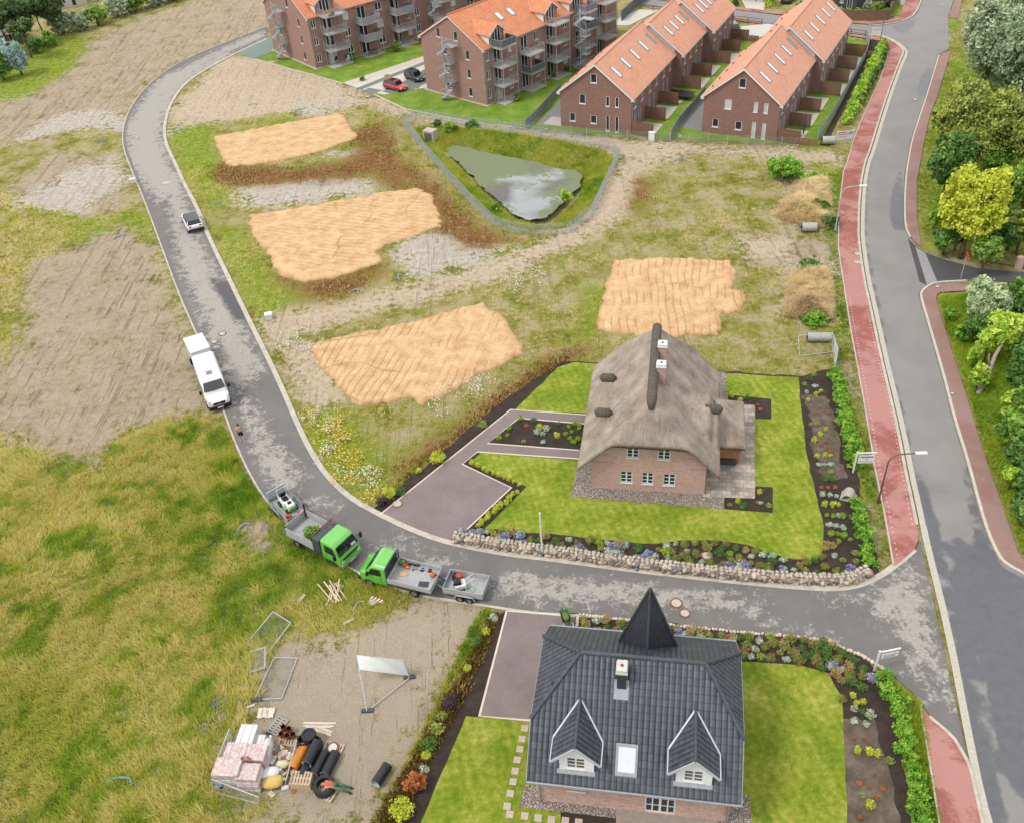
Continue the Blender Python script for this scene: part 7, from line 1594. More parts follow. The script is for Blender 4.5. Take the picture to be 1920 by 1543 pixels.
cabinet('utility_cabinet','small white cabinet on the kerb beside the road at the pale tracks','utility cabinet',251,343,R(20),.3,.2,.5,M_WHITE)
cabinet('utility_cabinet','small white cabinet on the grass strip at the top of the main road','utility cabinet',1691,10,R(10),.3,.25,1.0,M_WHITE)
cabinet('utility_box','white box standing at the kerb left end of the diagonal dirt track','utility box',505,598,R(10),.32,.28,.55,M_WHITE)
t_=cabinet('inlet_box','pale concrete inlet box with an open front at the pond corner','concrete box',808,262,R(-30),.75,.6,1.25,M_CONC,False); m=MB(); m.box(-.55,.55,-.625,-.602,.1,1.05); m.build('grate',mat('weedy grate','#4d4636','#7d7664',8.,.9),t_)
# far buildings
def shed(label,a,b,D,h,rh,wm,rm,name='garden_shed'):
    O,ang,W=frame_px(a,b); t=thing(name,label,'shed' if 'shed' in name else 'house',O,ang); w=MB(); wall(w,Face(0,0,1,0),[(0,-.05),(W,-.05),(W,h),(0,h)],[(W*.3,W*.45,.8,1.7),(W*.6,W*.72,.1,2.)]); wall(w,Face(W,0,0,1),[(0,-.05),(D,-.05),(D,h),(D/2,h+rh),(0,h)]); wall(w,Face(W,D,-1,0),[(0,-.05),(W,-.05),(W,h),(0,h)]); wall(w,Face(0,D,0,-1),[(0,-.05),(D,-.05),(D,h),(D/2,h+rh),(0,h)]); w.build('wall',wm,t,recalc=False)
    window(t,Face(0,0,1,0),W*.3,W*.45,.8,1.7,cols=2); window(t,Face(0,0,1,0),W*.6,W*.72,.1,2.,name='door',sill=False)
    for s in (0,1):
        r=MB(); y0=-.3 if s==0 else D+.3; z0=h-.3*rh/(D/2); r.slab([(-.3,y0,z0+.05),(W+.3,y0,z0+.05),(W+.3,D/2,h+rh+.05),(-.3,D/2,h+rh+.05)],.08); r.build('roof',rm,t)
shed('grey flat roofed garden shed behind the scalloped board fence',(1560,13),(1604,20),5,2.2,.5,mat('dark shed boards','#3c4043','#515558'),mat('grey shed roof','#7f8b93','#959fa6',4.,.6))
shed('small grey roof at the top edge in the garden across the street',(1636,2),(1672,4),5,2.2,.5,mat('dark shed boards','#3c4043','#515558'),mat('grey shed roof','#7f8b93','#959fa6',4.,.6))
shed('brown grey garden shed between pines at the top left edge',(-12,92),(44,82),6,2.0,.7,mat('brown shed wall','#6b5140','#85694f'),mat('grey felt roof','#86817a','#9a958d',3.,.9))
shed('pale rendered house cut by the top left corner',(95,21),(165,8),9,3,2.5,mat('pale render','#cfc6b6','#ddd5c7',2.,.9),RT_SALMON,'garden_house')
shed('pale house front at the top edge behind the terraces',(1392,2),(1430,6),8,2.8,2,mat('pale render','#cfc6b6','#ddd5c7',2.,.9),mat('grey shed roof','#7f8b93','#959fa6',4.,.6),'garden_house')
# things on patios and balconies
def chair(label,px,py,rz,m,group='plastic chairs on the apartment terraces'):
    t=thing('garden_chair',label,'chair',P(px,py,.08),rz,group); s=MB(); s.box(-.25,.25,-.25,.25,.4,.45); s.build('seat',m,t,bevel=.02); b=MB(); b.box(-.26,-.21,-.25,.25,.45,.95); b.build('backrest',m,t,bevel=.02)
    for x in (-.21,.21):
        for y in (-.21,.21): l=MB(); l.box(x-.025,x+.025,y-.025,y+.025,0,.4); l.build('leg',m,t)
chair('white plastic chair at the left end of the first ground floor terrace',616,119,R(60),M_WHITE); chair('orange brown chair on the first ground floor terrace',640,113,R(200),LWOOD); chair('blue chair on the first ground floor terrace',648,112,R(200),BLU); chair('white plastic chair at the right end of the first ground floor terrace',653,116,R(230),M_WHITE); chair('black chair on the first ground floor terrace',630,117,R(150),MIRR)
def table(label,c,m,rz=0):
    t=thing('garden_table',label,'table',c,rz); a=MB(); a.box(-.7,.7,-.45,.45,.68,.74); a.build('tabletop',m,t,bevel=.01)
    for x in (-.6,.6):
        for y in (-.36,.36): l=MB(); l.box(x-.03,x+.03,y-.03,y+.03,0,.68); l.build('leg',m,t)
table('black table behind the first screen of the right terrace',world_of(T2O,T2A,11,1.6,.1),MIRR,T2A); table('brown table set on the second ground floor terrace of the far block',P(700,103,.09),BRN,.3)
def tramp():
    c=world_of(T1O,T1A,12.,13.6,.1); t=thing('trampoline','large black covered frame on the garden terrace of the middle row','covered frame',c,T1A); m=MB(); m.box(-1.7,1.7,-1.1,1.1,.5,.62); m.build('cover',MIRR,t,bevel=.05)
    for x in (-1.5,1.5):
        for y in (-.95,.95): l=MB(); l.tube([(x,y,0),(x,y,.5)],.04,6); l.build('leg',M_DARK,t)
tramp()
t_=thing('parasol','closed black parasol between the first screens of the right terrace','parasol',world_of(T2O,T2A,12.1,2.6,.1)); m=MB(); m.tube([(0,0,.2),(0,0,1.2),(0,0,2.6)],[.05,.17,.04],8); m.build('canopy',M_DARK,t_); m=MB(); m.tube([(0,0,0),(0,0,2.75)],.03,6); m.build('pole',MIRR,t_); m=MB(); m.lathe([(.3,0),(.28,.08)],(0,0,0),12); m.build('base',M_CONC,t_)
# ================= PEOPLE =================
SKIN=mat('skin','#c48f74','#d6a487',4.,.55); HAIR=mat('dark hair','#2a211c','#3a2e27',8.,.7); NAVY=mat('dark navy cloth','#23262e','#31353f',6.,.85); GREENC=mat('green work trousers','#3f6b4c','#537f5f',6.,.85); ORC=mat('orange red work shirt','#c2583c','#d36d4f',6.,.85); BOOT=mat('black boots','#1e1d1d','#2e2c2b',5.,.7); SHOE=mat('pale shoes','#c9c9c6','#dadad6',5.,.7)
def body(par,J,E_,rad,root,m,name='body'):
    names=list(J); me=bpy.data.meshes.new(name); me.from_pydata([J[n] for n in names],[(names.index(a),names.index(b)) for a,b in E_],[]); o=link(bpy.data.objects.new(name,me)); o.parent=par; me.materials.append(m)
    sk=o.modifiers.new('skin','SKIN'); sk.use_smooth_shade=True
    for i,n in enumerate(names): me.skin_vertices[0].data[i].radius=rad[n] if isinstance(rad[n],tuple) else (rad[n],rad[n]); me.skin_vertices[0].data[i].use_root=(n==root)
    s=o.modifiers.new('sub','SUBSURF'); s.levels=1; s.render_levels=1
    bpy.context.view_layer.update(); dg_=bpy.context.evaluated_depsgraph_get(); ev=bpy.data.meshes.new_from_object(o.evaluated_get(dg_)); o.modifiers.clear(); o.data=ev; ev.name=name
    if not ev.materials: ev.materials.append(m)
    return o
def person(label,loc,rz,J,cl,hair,hdir):
    t=thing('person',label,'person',loc,rz)
    E_=[('pel','sp'),('sp','ch'),('ch','nk'),('nk','hd'),('hd','ht')]
    rad=dict(pel=(.15,.12),sp=(.15,.11),ch=(.18,.12),nk=.055,hd=.095,ht=.07)
    for s in 'lr':
        E_+=[('ch','sh'+s),('sh'+s,'el'+s),('el'+s,'wr'+s),('wr'+s,'pa'+s),('pel','hp'+s),('hp'+s,'kn'+s),('kn'+s,'an'+s),('an'+s,'to'+s)]
        rad.update({'sh'+s:.065,'el'+s:.043,'wr'+s:.03,'pa'+s:.036,'hp'+s:.092,'kn'+s:.06,'an'+s:.042,'to'+s:.035})
        w,p=Vector(J['wr'+s]),Vector(J['pa'+s]); d=(p-w).normalized(); sd=d.cross(Vector((.3,1,.2))).normalized()
        for k in range(5):
            fn='f%d%s'%(k,s); b=p if k else w.lerp(p,.5); e=b+d*(.075 if k else .05)+sd*((k-2.5)*.022 if k else -.055); J[fn]=tuple(e); rad[fn]=.009; E_.append(('pa'+s,fn))
    body(t,J,E_,rad,'pel',SKIN)
    h=Vector(J['hd']); fd=Vector(hdir).normalized(); up=(Vector(J['ht'])-Vector(J['nk'])).normalized(); rt=fd.cross(up).normalized()
    hm=MB(); q=h+up*.045-fd*.015; hm.ball(q,.108,.108,.10,12,7); hm.build('hair',hair,t,smooth=True)
    ey=MB()
    for s in (-1,1): ey.ball(h+fd*.092+rt*.034*s+up*.0,.012,.012,.012,6,4); 
    fe=MB(); fe.ball(h+fd*.105-up*.03,.016,.016,.022,6,4); fe.build('nose',SKIN,t)
    for s in (-1,1):
        e=MB(); e.ball(h+fd*.092+rt*.034*s,.012,.012,.012,6,4); e.build('eye',HAIR,t); e=MB(); e.ball(h+rt*.1*s-up*.005,.014,.014,.03,6,4); e.build('ear',SKIN,t)
    mo=MB(); mo.tube([h+fd*.095-up*.06+rt*.025,h+fd*.098-up*.062,h+fd*.095-up*.06-rt*.025],.006,4); mo.build('mouth',mat('lips','#a3655a','#b0736a'),t)
    for nm,segs,m in cl:
        c=MB()
        for pts,rr in segs: c.tube(pts,rr,10)
        c.build(nm,m,t,smooth=True)
    return t
def Vj(J,*k): return [J[x] for x in k]
J=dict(pel=(0,0,.93),sp=(0,0,1.12),ch=(.01,0,1.36),nk=(.01,0,1.50),hd=(.03,0,1.62),ht=(.03,0,1.71))
for s,q in (('l',1),('r',-1)):
    st=.16*q; J.update({'sh'+s:(0,.17*q,1.42),'el'+s:(-.08*q+.02,.29*q,1.17),'wr'+s:(-.02*q+.12,.20*q,1.0),'pa'+s:(.17,.14*q,.97),'hp'+s:(0,.09*q,.88),'kn'+s:(st*.5+.05,.1*q,.48),'an'+s:(st-.04,.1*q,.09),'to'+s:(st+.12,.11*q,.04)})
person('shirtless person in dark shorts walking away along the left kerb of the road',P(455,826,.03),head((455,826),(420,740)),J,[('shorts',[([(0,0,1.02),(0,0,.84)],[.165,.18]),([J['hpl'],Vector(J['hpl']).lerp(Vector(J['knl']),.75)],[.115,.10]),([J['hpr'],Vector(J['hpr']).lerp(Vector(J['knr']),.75)],[.115,.10])],NAVY),('shoe',[([(J['anl'][0]-.06,.1,.05),(J['tol'][0]+.05,.11,.04)],[.05,.042])],SHOE),('shoe',[([(J['anr'][0]-.06,-.1,.05),(J['tor'][0]+.05,-.11,.04)],[.05,.042])],SHOE)],HAIR,(1,0,0))
# worker lying over the rim of a black ring
wc=P(616,1487); wz=R(172)
t_=ring('rubber_ring','black manhole ring on a board with a worker leaning into it',610,1480,.06,.62,.4,.5,mat('black rubber','#1c1e21','#2c2f33',4.,.45),'ring'); t_['label']='black plastic ring lying on a pallet, a worker bending over its rim'; t_['category']='manhole ring'; d=MB(); d.lathe([(.39,.03),(.05,.03)],(0,0,0),16); d.build('base_plate',M_BLACK,t_)
pallet('broken pallet under the black ring with the worker',612,1486,R(-30))
J=dict(pel=(-.55,0,.60),sp=(-.38,0,.66),ch=(-.16,0,.70),nk=(-.02,0,.66),hd=(.09,0,.62),ht=(.17,0,.60))
for s,q in (('l',1),('r',-1)): J.update({'sh'+s:(-.1,.18*q,.66),'el'+s:(.06,.28*q,.48),'wr'+s:(.2,.2*q,.3),'pa'+s:(.26,.17*q,.24),'hp'+s:(-.6,.1*q,.55),'kn'+s:(-.95,.13*q,.36),'an'+s:(-1.36,.14*q,.14),'to'+s:(-1.40,.15*q,.03)})
person('worker in orange shirt and green trousers bending over a black ring in the builder yard',P(613,1481,.0),wz,J,[('shirt',[([J['pel'],J['sp'],J['ch'],J['nk']],[.15,.165,.18,.08])],ORC),('trousers',[([J['sp'],J['pel'],(-.64,0,.55)],[.15,.17,.15]),([J['hpl'],J['knl'],J['anl']],[.11,.08,.062]),([J['hpr'],J['knr'],J['anr']],[.11,.08,.062])],GREENC),('boot',[([(-1.34,.14,.16),(-1.42,.15,.05)],[.06,.055])],BOOT),('boot',[([(-1.34,-.14,.16),(-1.42,-.15,.05)],[.06,.055])],BOOT)],mat('red blond hair','#a85f45','#bd7558',8.,.8),(.2,0,-1))
# ================= VEGETATION =================
G_MID=leafmat('mid green leaves',['#3b5a1c','#55762a','#74933a','#94aa4e']); G_DEEP=leafmat('deep green leaves',['#2b491d','#40642d','#5b7e39','#7d9b4d']); G_OLIVE=leafmat('olive grey willow leaves',['#56684a','#748562','#96a583','#bac4a7'])
G_YEL=leafmat('yellow green leaves',['#889a26','#a6b232','#bec344','#d5d668'],.35,1.75); G_BIRCH=leafmat('birch leaves',['#55652c','#74823a','#939d4b','#b3b562']); G_PINE=leafmat('pine needles',['#27391f','#3a4f2c','#52683c','#6c7f50']); G_BLUE=leafmat('blue spruce needles',['#56706a','#74908a','#93aca6','#afc4be'])
G_SAGE=leafmat('sage leaves',['#5c6e4c','#7f9168','#a0af84','#c0caa3']); G_LIME=leafmat('lime leaves',['#5f8420','#7fa22e','#a0b943','#bccb60']); G_SILV=leafmat('silver leaves',['#7d8d74','#98a78f','#b4bfaa','#cdd4c4']); G_BOX=leafmat('box leaves',['#4b6c16','#6a8a20','#8aa32e','#a9b745']); G_PURP=leafmat('dark purple leaves',['#2b1e26','#3e2c36','#523c46','#6a5058'])
G_HEDGE=leafmat('hedge leaves',['#3f6a1c','#5c8828','#7ba236','#9cb84e']); G_RUST=leafmat('rust leaves',['#6f3a22','#90512f','#ad6c3f','#c08a55'])
B_RED=leafmat('red petals',['#a02840','#c23a54','#d35f72','#d98a90'],.15,.95); B_PUR=leafmat('violet petals',['#5d55a0','#7770b8','#938dca','#b3aeda'],.15,.95); B_YEL=leafmat('yellow petals',['#d8a718','#e6bd2c','#eccb48','#f0d96c'],.15,.95); B_WHI=leafmat('white petals',['#d5d6c2','#e2e2d2','#ecebe0','#f3f2ea'],.15,.95); B_PNK=leafmat('salmon petals',['#c46a5e','#d38575','#dd9f8d','#e6b8a8'],.15,.95)
BARK=mat('brown bark','#5b4b3c','#77634f',5.,.9,bump=.02); BARKG=mat('grey dead wood','#9a8c7c','#b4a696',4.,.9,bump=.02)
def leaves(c,r,n,size,seed,shell=.35,asp=1.6,up=.35,clump=0,sg=.15):
    """n leaf quads inside an ellipsoid, gathered into clumps so that gaps and lit sprays remain"""
    g=np.random.default_rng(seed); c=np.array(c,float); r=np.array(r,float)
    k=clump or max(6,n//28); d=g.normal(size=(k,3)); d/=np.linalg.norm(d,axis=1)[:,None]; rad=g.random(k)**shell; cc=d*rad[:,None]
    cc=cc*(1+.14*np.sin(d[:,:1]*5+seed)+.12*np.sin(d[:,1:2]*7+seed*2)); 
    i=g.integers(0,k,n); p=cc[i]+g.normal(size=(n,3))*np.array([sg,sg,sg*.8]); ln=np.linalg.norm(p,axis=1)[:,None]; p=np.where(ln>1.12,p/ln*1.12,p)*r+c
    nm=g.normal(size=(n,3))+cc[i]*.9+np.array([0,0,up*2]); nm/=np.linalg.norm(nm,axis=1)[:,None]
    t=g.normal(size=(n,3)); t-=nm*(t*nm).sum(1)[:,None]; t/=np.linalg.norm(t,axis=1)[:,None]; b=np.cross(nm,t); s=size*(.6+.8*g.random((n,1)))
    V=np.stack([p-t*s*asp*.5,p+b*s*.5,p+t*s*asp*.5+nm*s*.15,p-b*s*.5],1).reshape(-1,3); cr=g.random(k)
    return V,np.clip(cr[i]*.6+g.random(n)*.4,0,1)
def leafobj(name,parts,m,parent=None,kind=None):
    V=np.concatenate([a for a,_ in parts]); A=np.concatenate([b for _,b in parts]); f=np.arange(len(V)).reshape(-1,4)
    return npmesh(name,V,f,m,fattrs=dict(rnd=A),parent=parent,kind=kind,uv=False)
def limbs(mb,h,r,seed,spread,top=.75):
    g=random.Random(seed); pts=[(0,0,0)];n=5
    for i in range(1,n+1): pts.append((g.uniform(-.06,.06)*h*.4,g.uniform(-.06,.06)*h*.4,h*top*i/n))
    mb.tube(pts,[r*(1-.75*i/n) for i in range(n+1)],8)
    for k in range(6):
        z=h*g.uniform(.3,.65); a=g.uniform(0,6.28); l=spread*g.uniform(.5,.9); b=pts[min(n,int(z/(h*top)*n))]
        mb.tube([(b[0],b[1],z),(b[0]+l*.5*math.cos(a),b[1]+l*.5*math.sin(a),z+l*.35),(b[0]+l*math.cos(a),b[1]+l*math.sin(a),z+l*.6)],[r*.4,r*.25,r*.08],5)
def tree(name,label,bx,by,cx,cy,rx,ry,m,n,size,seed,group=None,cat='tree',bark=None,lobes=9,tr=.16,flat_=1.,shell=.4):
    """tree whose crown centre and radii come from the picture, built at its own place on the ground"""
    n=int(n*1.6); size*=.76
    b=P(bx,by); lo,hi=.2,30.
    for _ in range(40):
        mdl=(lo+hi)/2
        if proj((b.x,b.y,mdl))[1]>cy: lo=mdl
        else: hi=mdl
    zc=lo; c=CM.T@(np.array([b.x,b.y,zc])-CPOS); s=c[2]/F; R_=rx*s; Rz=max(.3,ry*s*1.12)*flat_
    t=thing(name,label,cat,b,0,group); g=random.Random(seed); zc=max(zc,Rz*.75)
    k=MB(); limbs(k,zc+Rz*.5,max(.05,R_*tr*.6),seed,R_*.8); k.build('trunk',bark or BARK,t,smooth=True)
    prt=[]; per=n//(lobes+2)
    prt.append(leaves((0,0,zc),(R_*.72,R_*.72,Rz*.75),per*2,size,seed,.5))
    for i in range(lobes):
        a=6.28*i*.618*1.0+g.uniform(-.3,.3); u=g.uniform(-.65,.85); q=math.sqrt(1-u*u*.8); o=g.uniform(.5,.66); rr=g.uniform(.34,.5)
        prt.append(leaves((R_*o*q*math.cos(a),R_*o*q*math.sin(a),zc+Rz*o*u),(R_*rr,R_*rr,Rz*rr),per,size,seed*31+i,shell))
    leafobj('crown',prt,m,t); return t
# --- right hand side of the main road
tree('willow_tree','big grey green willow at the top right, left part of the pair',1842,168,1845,78,62,84,G_OLIVE,16000,.34,1,lobes=13)
tree('willow_tree','big grey green willow at the top right corner, cut by the frame',1905,196,1905,105,66,86,G_OLIVE,15000,.34,2,lobes=13)
tree('willow_tree','dark grey green willow behind the top right pair',1880,90,1885,25,60,50,G_OLIVE,8000,.36,52,lobes=9)
tree('birch_tree','broad yellowish birch crown below the big willows',1812,330,1812,228,70,72,G_BIRCH,14000,.28,3,lobes=13)
tree('deciduous_tree','dense dark green tree standing close to the right footpath',1765,380,1772,298,44,56,G_DEEP,9000,.3,4,lobes=10)
tree('maple_tree','bright yellow maple in front of the dark trees',1800,485,1808,378,62,72,G_YEL,12000,.3,5,lobes=14)
tree('small_tree','small round clipped tree on a thin stem at the dark side road',1838,515,1836,470,31,30,G_MID,4200,.2,6,lobes=8)
tree('willow_bush','pale silvery willow bush south of the side road',1838,612,1838,562,46,50,G_SAGE,9000,.24,7,lobes=12,cat='bush')
for i,(n_,l,bx,by,cx,cy,rx,ry,m,n) in enumerate([
 ('shrub','dark shrub under the yellow maple, left side',1768,478,1768,445,26,28,G_DEEP,2600),('shrub','dark shrub right of the yellow maple trunk',1870,480,1868,440,34,36,G_DEEP,3600),
 ('deciduous_tree','dark olive tree at the right edge beside the birch',1912,360,1910,255,46,66,G_BIRCH,7000),('deciduous_tree','mid green tree at the right edge behind the yellow maple',1905,430,1900,345,48,54,G_MID,7500),
 ('shrub','olive shrub at the right edge above the iron fence',1905,478,1900,430,36,38,G_BIRCH,4200),('deciduous_tree','dark green tree at the right edge south of the side road',1910,600,1905,560,34,44,G_DEEP,5200),
 ('shrub','dark shrub under the silvery willow bush',1832,640,1828,612,38,24,G_DEEP,2800),('young_tree','lime green young tree leaning over the dead trunk',1868,672,1872,612,34,36,G_LIME,3600),
 ('young_tree','light green young tree left of the dead trunk',1842,688,1838,635,28,34,G_LIME,3000),('shrub','yellow green low shrub left of the dead trunk base',1828,735,1828,705,20,26,G_LIME,1600),
 ('deciduous_tree','dark green tree crown right of the dead trunk',1912,745,1908,690,44,50,G_DEEP,6500),('deciduous_tree','mid green tree crown below the dead trunk at the right edge',1915,800,1912,752,40,44,G_MID,5600),
 ('deciduous_tree','dark blue green bush crown at the right edge above the lowest bush',1915,885,1908,845,40,46,G_DEEP,5400),('shrub','lowest dark green bush at the right edge',1912,985,1908,948,32,40,G_DEEP,4200),
 ('shrub','yellow green shrub between the dark bushes at the right edge',1890,918,1888,892,20,22,G_LIME,1500),('shrub','low green shrub beside the right footpath south of the corner',1778,600,1778,588,14,14,G_HEDGE,900),
 ('shrub','low weedy shrub on the verge of the right footpath',1800,640,1800,622,18,20,G_HEDGE,1100),('shrub','tall weedy shrub on the verge above the manhole cap',1822,690,1822,668,16,22,G_LIME,1000)]):
    tree(n_,l,bx,by,cx,cy,rx,ry,m,n,.27 if n>3000 else .2,60+i,cat='tree' if 'tree' in n_ else 'shrub',lobes=9 if n>3000 else 6)
t_=thing('dead_trunk','leaning grey dead trunk with broken top beside the right footpath','dead tree',P(1833,740)); a=P(1833,740); top=P(1886,630,3.2); q=top-a
mb=MB(); mb.tube([(0,0,0),q*.3+Vector((.08,0,.05)),q*.65+Vector((-.05,.05,0)),q],[.22,.19,.15,.09],9); mb.build('trunk',BARKG,t_,smooth=True); mb=MB(); mb.tube([q*.45,q*.5+Vector((-.35,.1,.5)),q*.52+Vector((-.45,.1,1.0))],[.09,.06,.03],6); mb.build('branch_stub',BARKG,t_,smooth=True)
for i,(bx,by,cx,cy,rx,ry,m,n,l) in enumerate([(1885,330,1882,250,44,54,G_DEEP,6000,'dark green tree filling the gap right of the birch'),(1760,270,1765,225,26,30,G_BIRCH,2600,'small olive tree at the left flank of the birch'),(1850,345,1848,290,38,34,G_MID,4200,'mid green tree between birch and yellow maple'),(1885,400,1888,350,40,40,G_BIRCH,4800,'olive tree right of the yellow maple crown'),(1750,430,1750,408,16,20,G_HEDGE,1200,'low shrub left of the yellow maple near the footpath'),(1888,470,1886,425,36,34,G_DEEP,4200,'dark tree behind the small round tree'),(1790,470,1786,440,22,22,G_DEEP,1800,'dark shrub behind the yellow maple trunk'),(1900,660,1896,628,30,30,G_MID,3200,'mid green tree top right of the dead trunk tip'),(1885,850,1890,805,34,38,G_MID,4200,'mid green tree in the dark row at the right edge'),(1915,925,1910,900,26,28,G_DEEP,2400,'dark bush above the lowest bush at the right edge'),(1895,790,1888,760,26,30,G_LIME,2400,'lime green tree below the dead trunk at the right'),(1800,255,1800,215,30,34,G_OLIVE,3400,'grey olive tree at the foot of the big willows'),(1925,300,1925,225,40,56,G_DEEP,5000,'dark tree cut by the right edge beside the birch')]):
    tree('deciduous_tree' if n>2000 else 'shrub',l,bx,by,cx,cy,rx,ry,m,n,.27,140+i,cat='tree' if n>2000 else 'shrub',lobes=9)
# --- top left
for i,(x,y,rx,ry,cy) in enumerate([(20,100,34,30,30),(52,86,36,32,20),(85,74,34,34,14),(110,66,26,30,18),(-6,112,30,34,45),(60,110,26,22,52)]):
    tree('pine_tree',['dark pine at the far left of the group','dark pine second from left at the top edge','tall dark pine in the middle of the group','slim dark pine at the right of the group with bare trunks','dark pine cut by the left edge','low dark pine in front of the group'][i],x,y,x,cy,rx,ry,G_PINE,3600,.34,20+i,lobes=8,flat_=.85,tr=.1)
tree('blue_spruce','pale blue spruce in front of the dark pines',42,142,40,105,24,30,G_BLUE,3200,.25,30,lobes=7)
for i,(x,y,cy,rx,ry,m,n) in enumerate([(8,150,122,26,30,G_DEEP,2600),(120,62,46,26,24,G_OLIVE,2600),(152,58,42,24,22,G_OLIVE,2300),(185,48,30,24,20,G_MID,2200),(222,32,15,28,22,G_OLIVE,2600),(255,22,4,30,20,G_MID,2600),(290,12,0,28,16,G_OLIVE,2200),(325,2,-10,24,16,G_MID,1800),(95,88,78,18,16,G_MID,1500),(72,100,88,18,16,G_DEEP,1500)]):
    tree('shrub',['dark bush below the blue spruce at the left edge','grey green willow shrub beside the pines','grey green willow shrub second from the pines','mid green shrub on the bank at the top left','big grey green shrub at the top of the bank','mid green shrub at the top of the bank','grey green shrub near the top edge','last shrub of the bank at the top edge','clipped hedge bush beside the garden slope','dark clipped hedge bush above the blue spruce'][i],x,y,x,cy,rx,ry,m,n,.26,40+i,cat='shrub',lobes=8)
# gardens across the street
for i,(x,y,r_,m) in enumerate([(1560,24,9,G_DEEP),(1575,26,6,G_BOX),(1590,27,6,G_BOX),(1606,28,7,G_BOX),(1625,22,12,G_OLIVE),(1645,24,13,G_MID),(1660,16,10,G_PURP),(1612,6,12,G_DEEP),(1500,16,8,G_OLIVE),(1440,14,7,G_YEL),(1447,6,7,G_LIME),(1378,12,8,G_DEEP),(1660,30,8,G_MID)]):
    tree('shrub','shrub across the street, %s'%['dark one at the shed corner','round green one left under the shed','round green one in the middle under the shed','round green one right under the shed','grey green one behind the board fence','large green one behind the board fence','dark purple one at the fence end','dark one behind the shed roof','grey one by the narrow street','bright yellow one by the driveway','lime one by the driveway','dark one at the top between the terraces','low green one at the fence end'][i],x,y,x,y-r_*.8,r_,r_,m,700,.22,80+i,cat='shrub',lobes=5)
# apartment lawn plants
for x,y,r_,l in ((744,98,12,'green bush at the third balcony tower of the far block'),(660,113,9,'green bush right of the first ground floor terrace'),(808,148,12,'dark bush at the corner behind the black car'),(680,152,5,'small grass bush on the parking corner'),(970,190,8,'low dark planting beside the first balcony tower'),(1066,135,8,'dark bush under the spiral stair of the middle block'),(1038,146,6,'low planting beside the third balcony tower')):
    tree('shrub',l,x,y,x,y-r_*.7,r_,r_,G_MID,700,.18,int(x),cat='shrub',lobes=5)
# --- hedges
def hedge(label,px,w,h,m,dn,size,seed,name='hedge',gap=0.):
    ww=W2(px); t=thing(name,label,'hedge',(ww[0][0],ww[0][1],0)); prt=[]; g=random.Random(seed); st=MB()
    for i,(p,n) in enumerate(walk(ww,w*.55)):
        q=p-ww[0]; a=w*g.uniform(.42,.62); hh=h*g.uniform(.75,1.15); j=g.uniform(-.15,.15)
        if g.random()<gap: continue
        prt.append(leaves((q[0]+n[0]*j,q[1]+n[1]*j,hh*.5),(a,a,hh*.55),int(dn*1.5),size*.78,seed*77+i,.4))
        st.tube([(q[0],q[1],0),(q[0]+.05,q[1],hh*.6)],.02,5)
    leafobj('foliage',prt,m,t); st.build('stems',BARK,t,recalc=False); return t
hedge('long bright hedge between the bare strip and the red path beside the right terrace',[(1655,90),(1640,125),(1618,165),(1600,205),(1586,235)],1.5,1.3,G_LIME,520,.17,1)
hedge('dark green hedge on the outer side of the long bright hedge',[(1660,95),(1645,135),(1626,170),(1600,215)],.8,1.1,G_DEEP,240,.16,2)
hedge('loose green hedge on the right border of the thatched house plot, upper part',[(1563,700),(1577,760),(1590,815),(1600,880)],1.2,1.0,G_HEDGE,420,.13,3)
hedge('loose green hedge on the right border of the thatched house plot, lower part',[(1602,940),(1612,985),(1622,1030),(1634,1068)],1.1,.9,G_HEDGE,420,.12,4)
hedge('green hedge on the right border of the black-roofed house plot',[(1648,1268),(1672,1310),(1690,1360),(1700,1420),(1715,1480),(1735,1560)],1.15,.9,G_HEDGE,480,.11,5)
# --- garden plants: one of each kind, then copies
def plant(name,label,cat,r,h,m,n,size,seed,blossom=None,nb=0,group=None,bs=.06):
    t=leafobj(name,[leaves((0,0,h*.5),(r,r,h*.55),int(n*3),size*.6,seed,.55,1.6,.35,48,.19)],m); tag(t,label,cat,group)
    if blossom: leafobj('blossoms',[leaves((0,0,h*.62),(r*1.05,r*1.05,h*.58),int(nb*2.6),bs*.95,seed+5,.12,1.1,.8,26)],blossom,t)
    return t
PROTO={}
def put(kind,x,y,label,group,s=1.,z=.04):
    nm,cat,args=KINDS[kind]
    if kind not in PROTO: o=plant(nm,label,cat,*args[:5],hash(kind)%99 if False else len(PROTO)+3,*args[5:]); PROTO[kind]=o
    else: o=copy_tree(PROTO[kind])
    o['label']=label; o['group']=group; o.location=P(x,y,z); o.rotation_euler=(0,0,random.uniform(0,6.28)); k=s*.88*random.uniform(.75,1.2); o.scale=(k,k,k*random.uniform(.85,1.15)); return o
KINDS=dict(box=('box_bush','bush',(.3,.5,G_BOX,260,.07)),yel=('yellow_shrub','shrub',(.32,.55,G_YEL,240,.08)),grs=('grass_tuft','ornamental grass',(.28,.5,G_SILV,200,.09)),
 lav=('lavender','lavender',(.42,.5,G_SILV,170,.08,B_PUR,150)),rose=('rose_bush','rose bush',(.36,.5,G_MID,200,.08,B_RED,60)),pnk=('rose_bush','rose bush',(.36,.5,G_BIRCH,180,.08,B_PNK,70)),
 grn=('perennial_plant','perennial plant',(.34,.42,G_DEEP,220,.08)),sil=('silver_perennial_plant','perennial plant',(.3,.35,G_SILV,200,.07)),ora=('small_shrub','shrub',(.2,.32,G_RUST,110,.07)),whi=('white_flowers','flowers',(.34,.4,G_MID,120,.07,B_WHI,110)),
 dry=('brown_perennial_plant','perennial plant',(.3,.35,G_BIRCH,150,.07)),pur=('purple_shrub','shrub',(.6,.7,G_PURP,420,.1)),spr=('golden_bush','bush',(.62,.8,G_YEL,420,.1)))
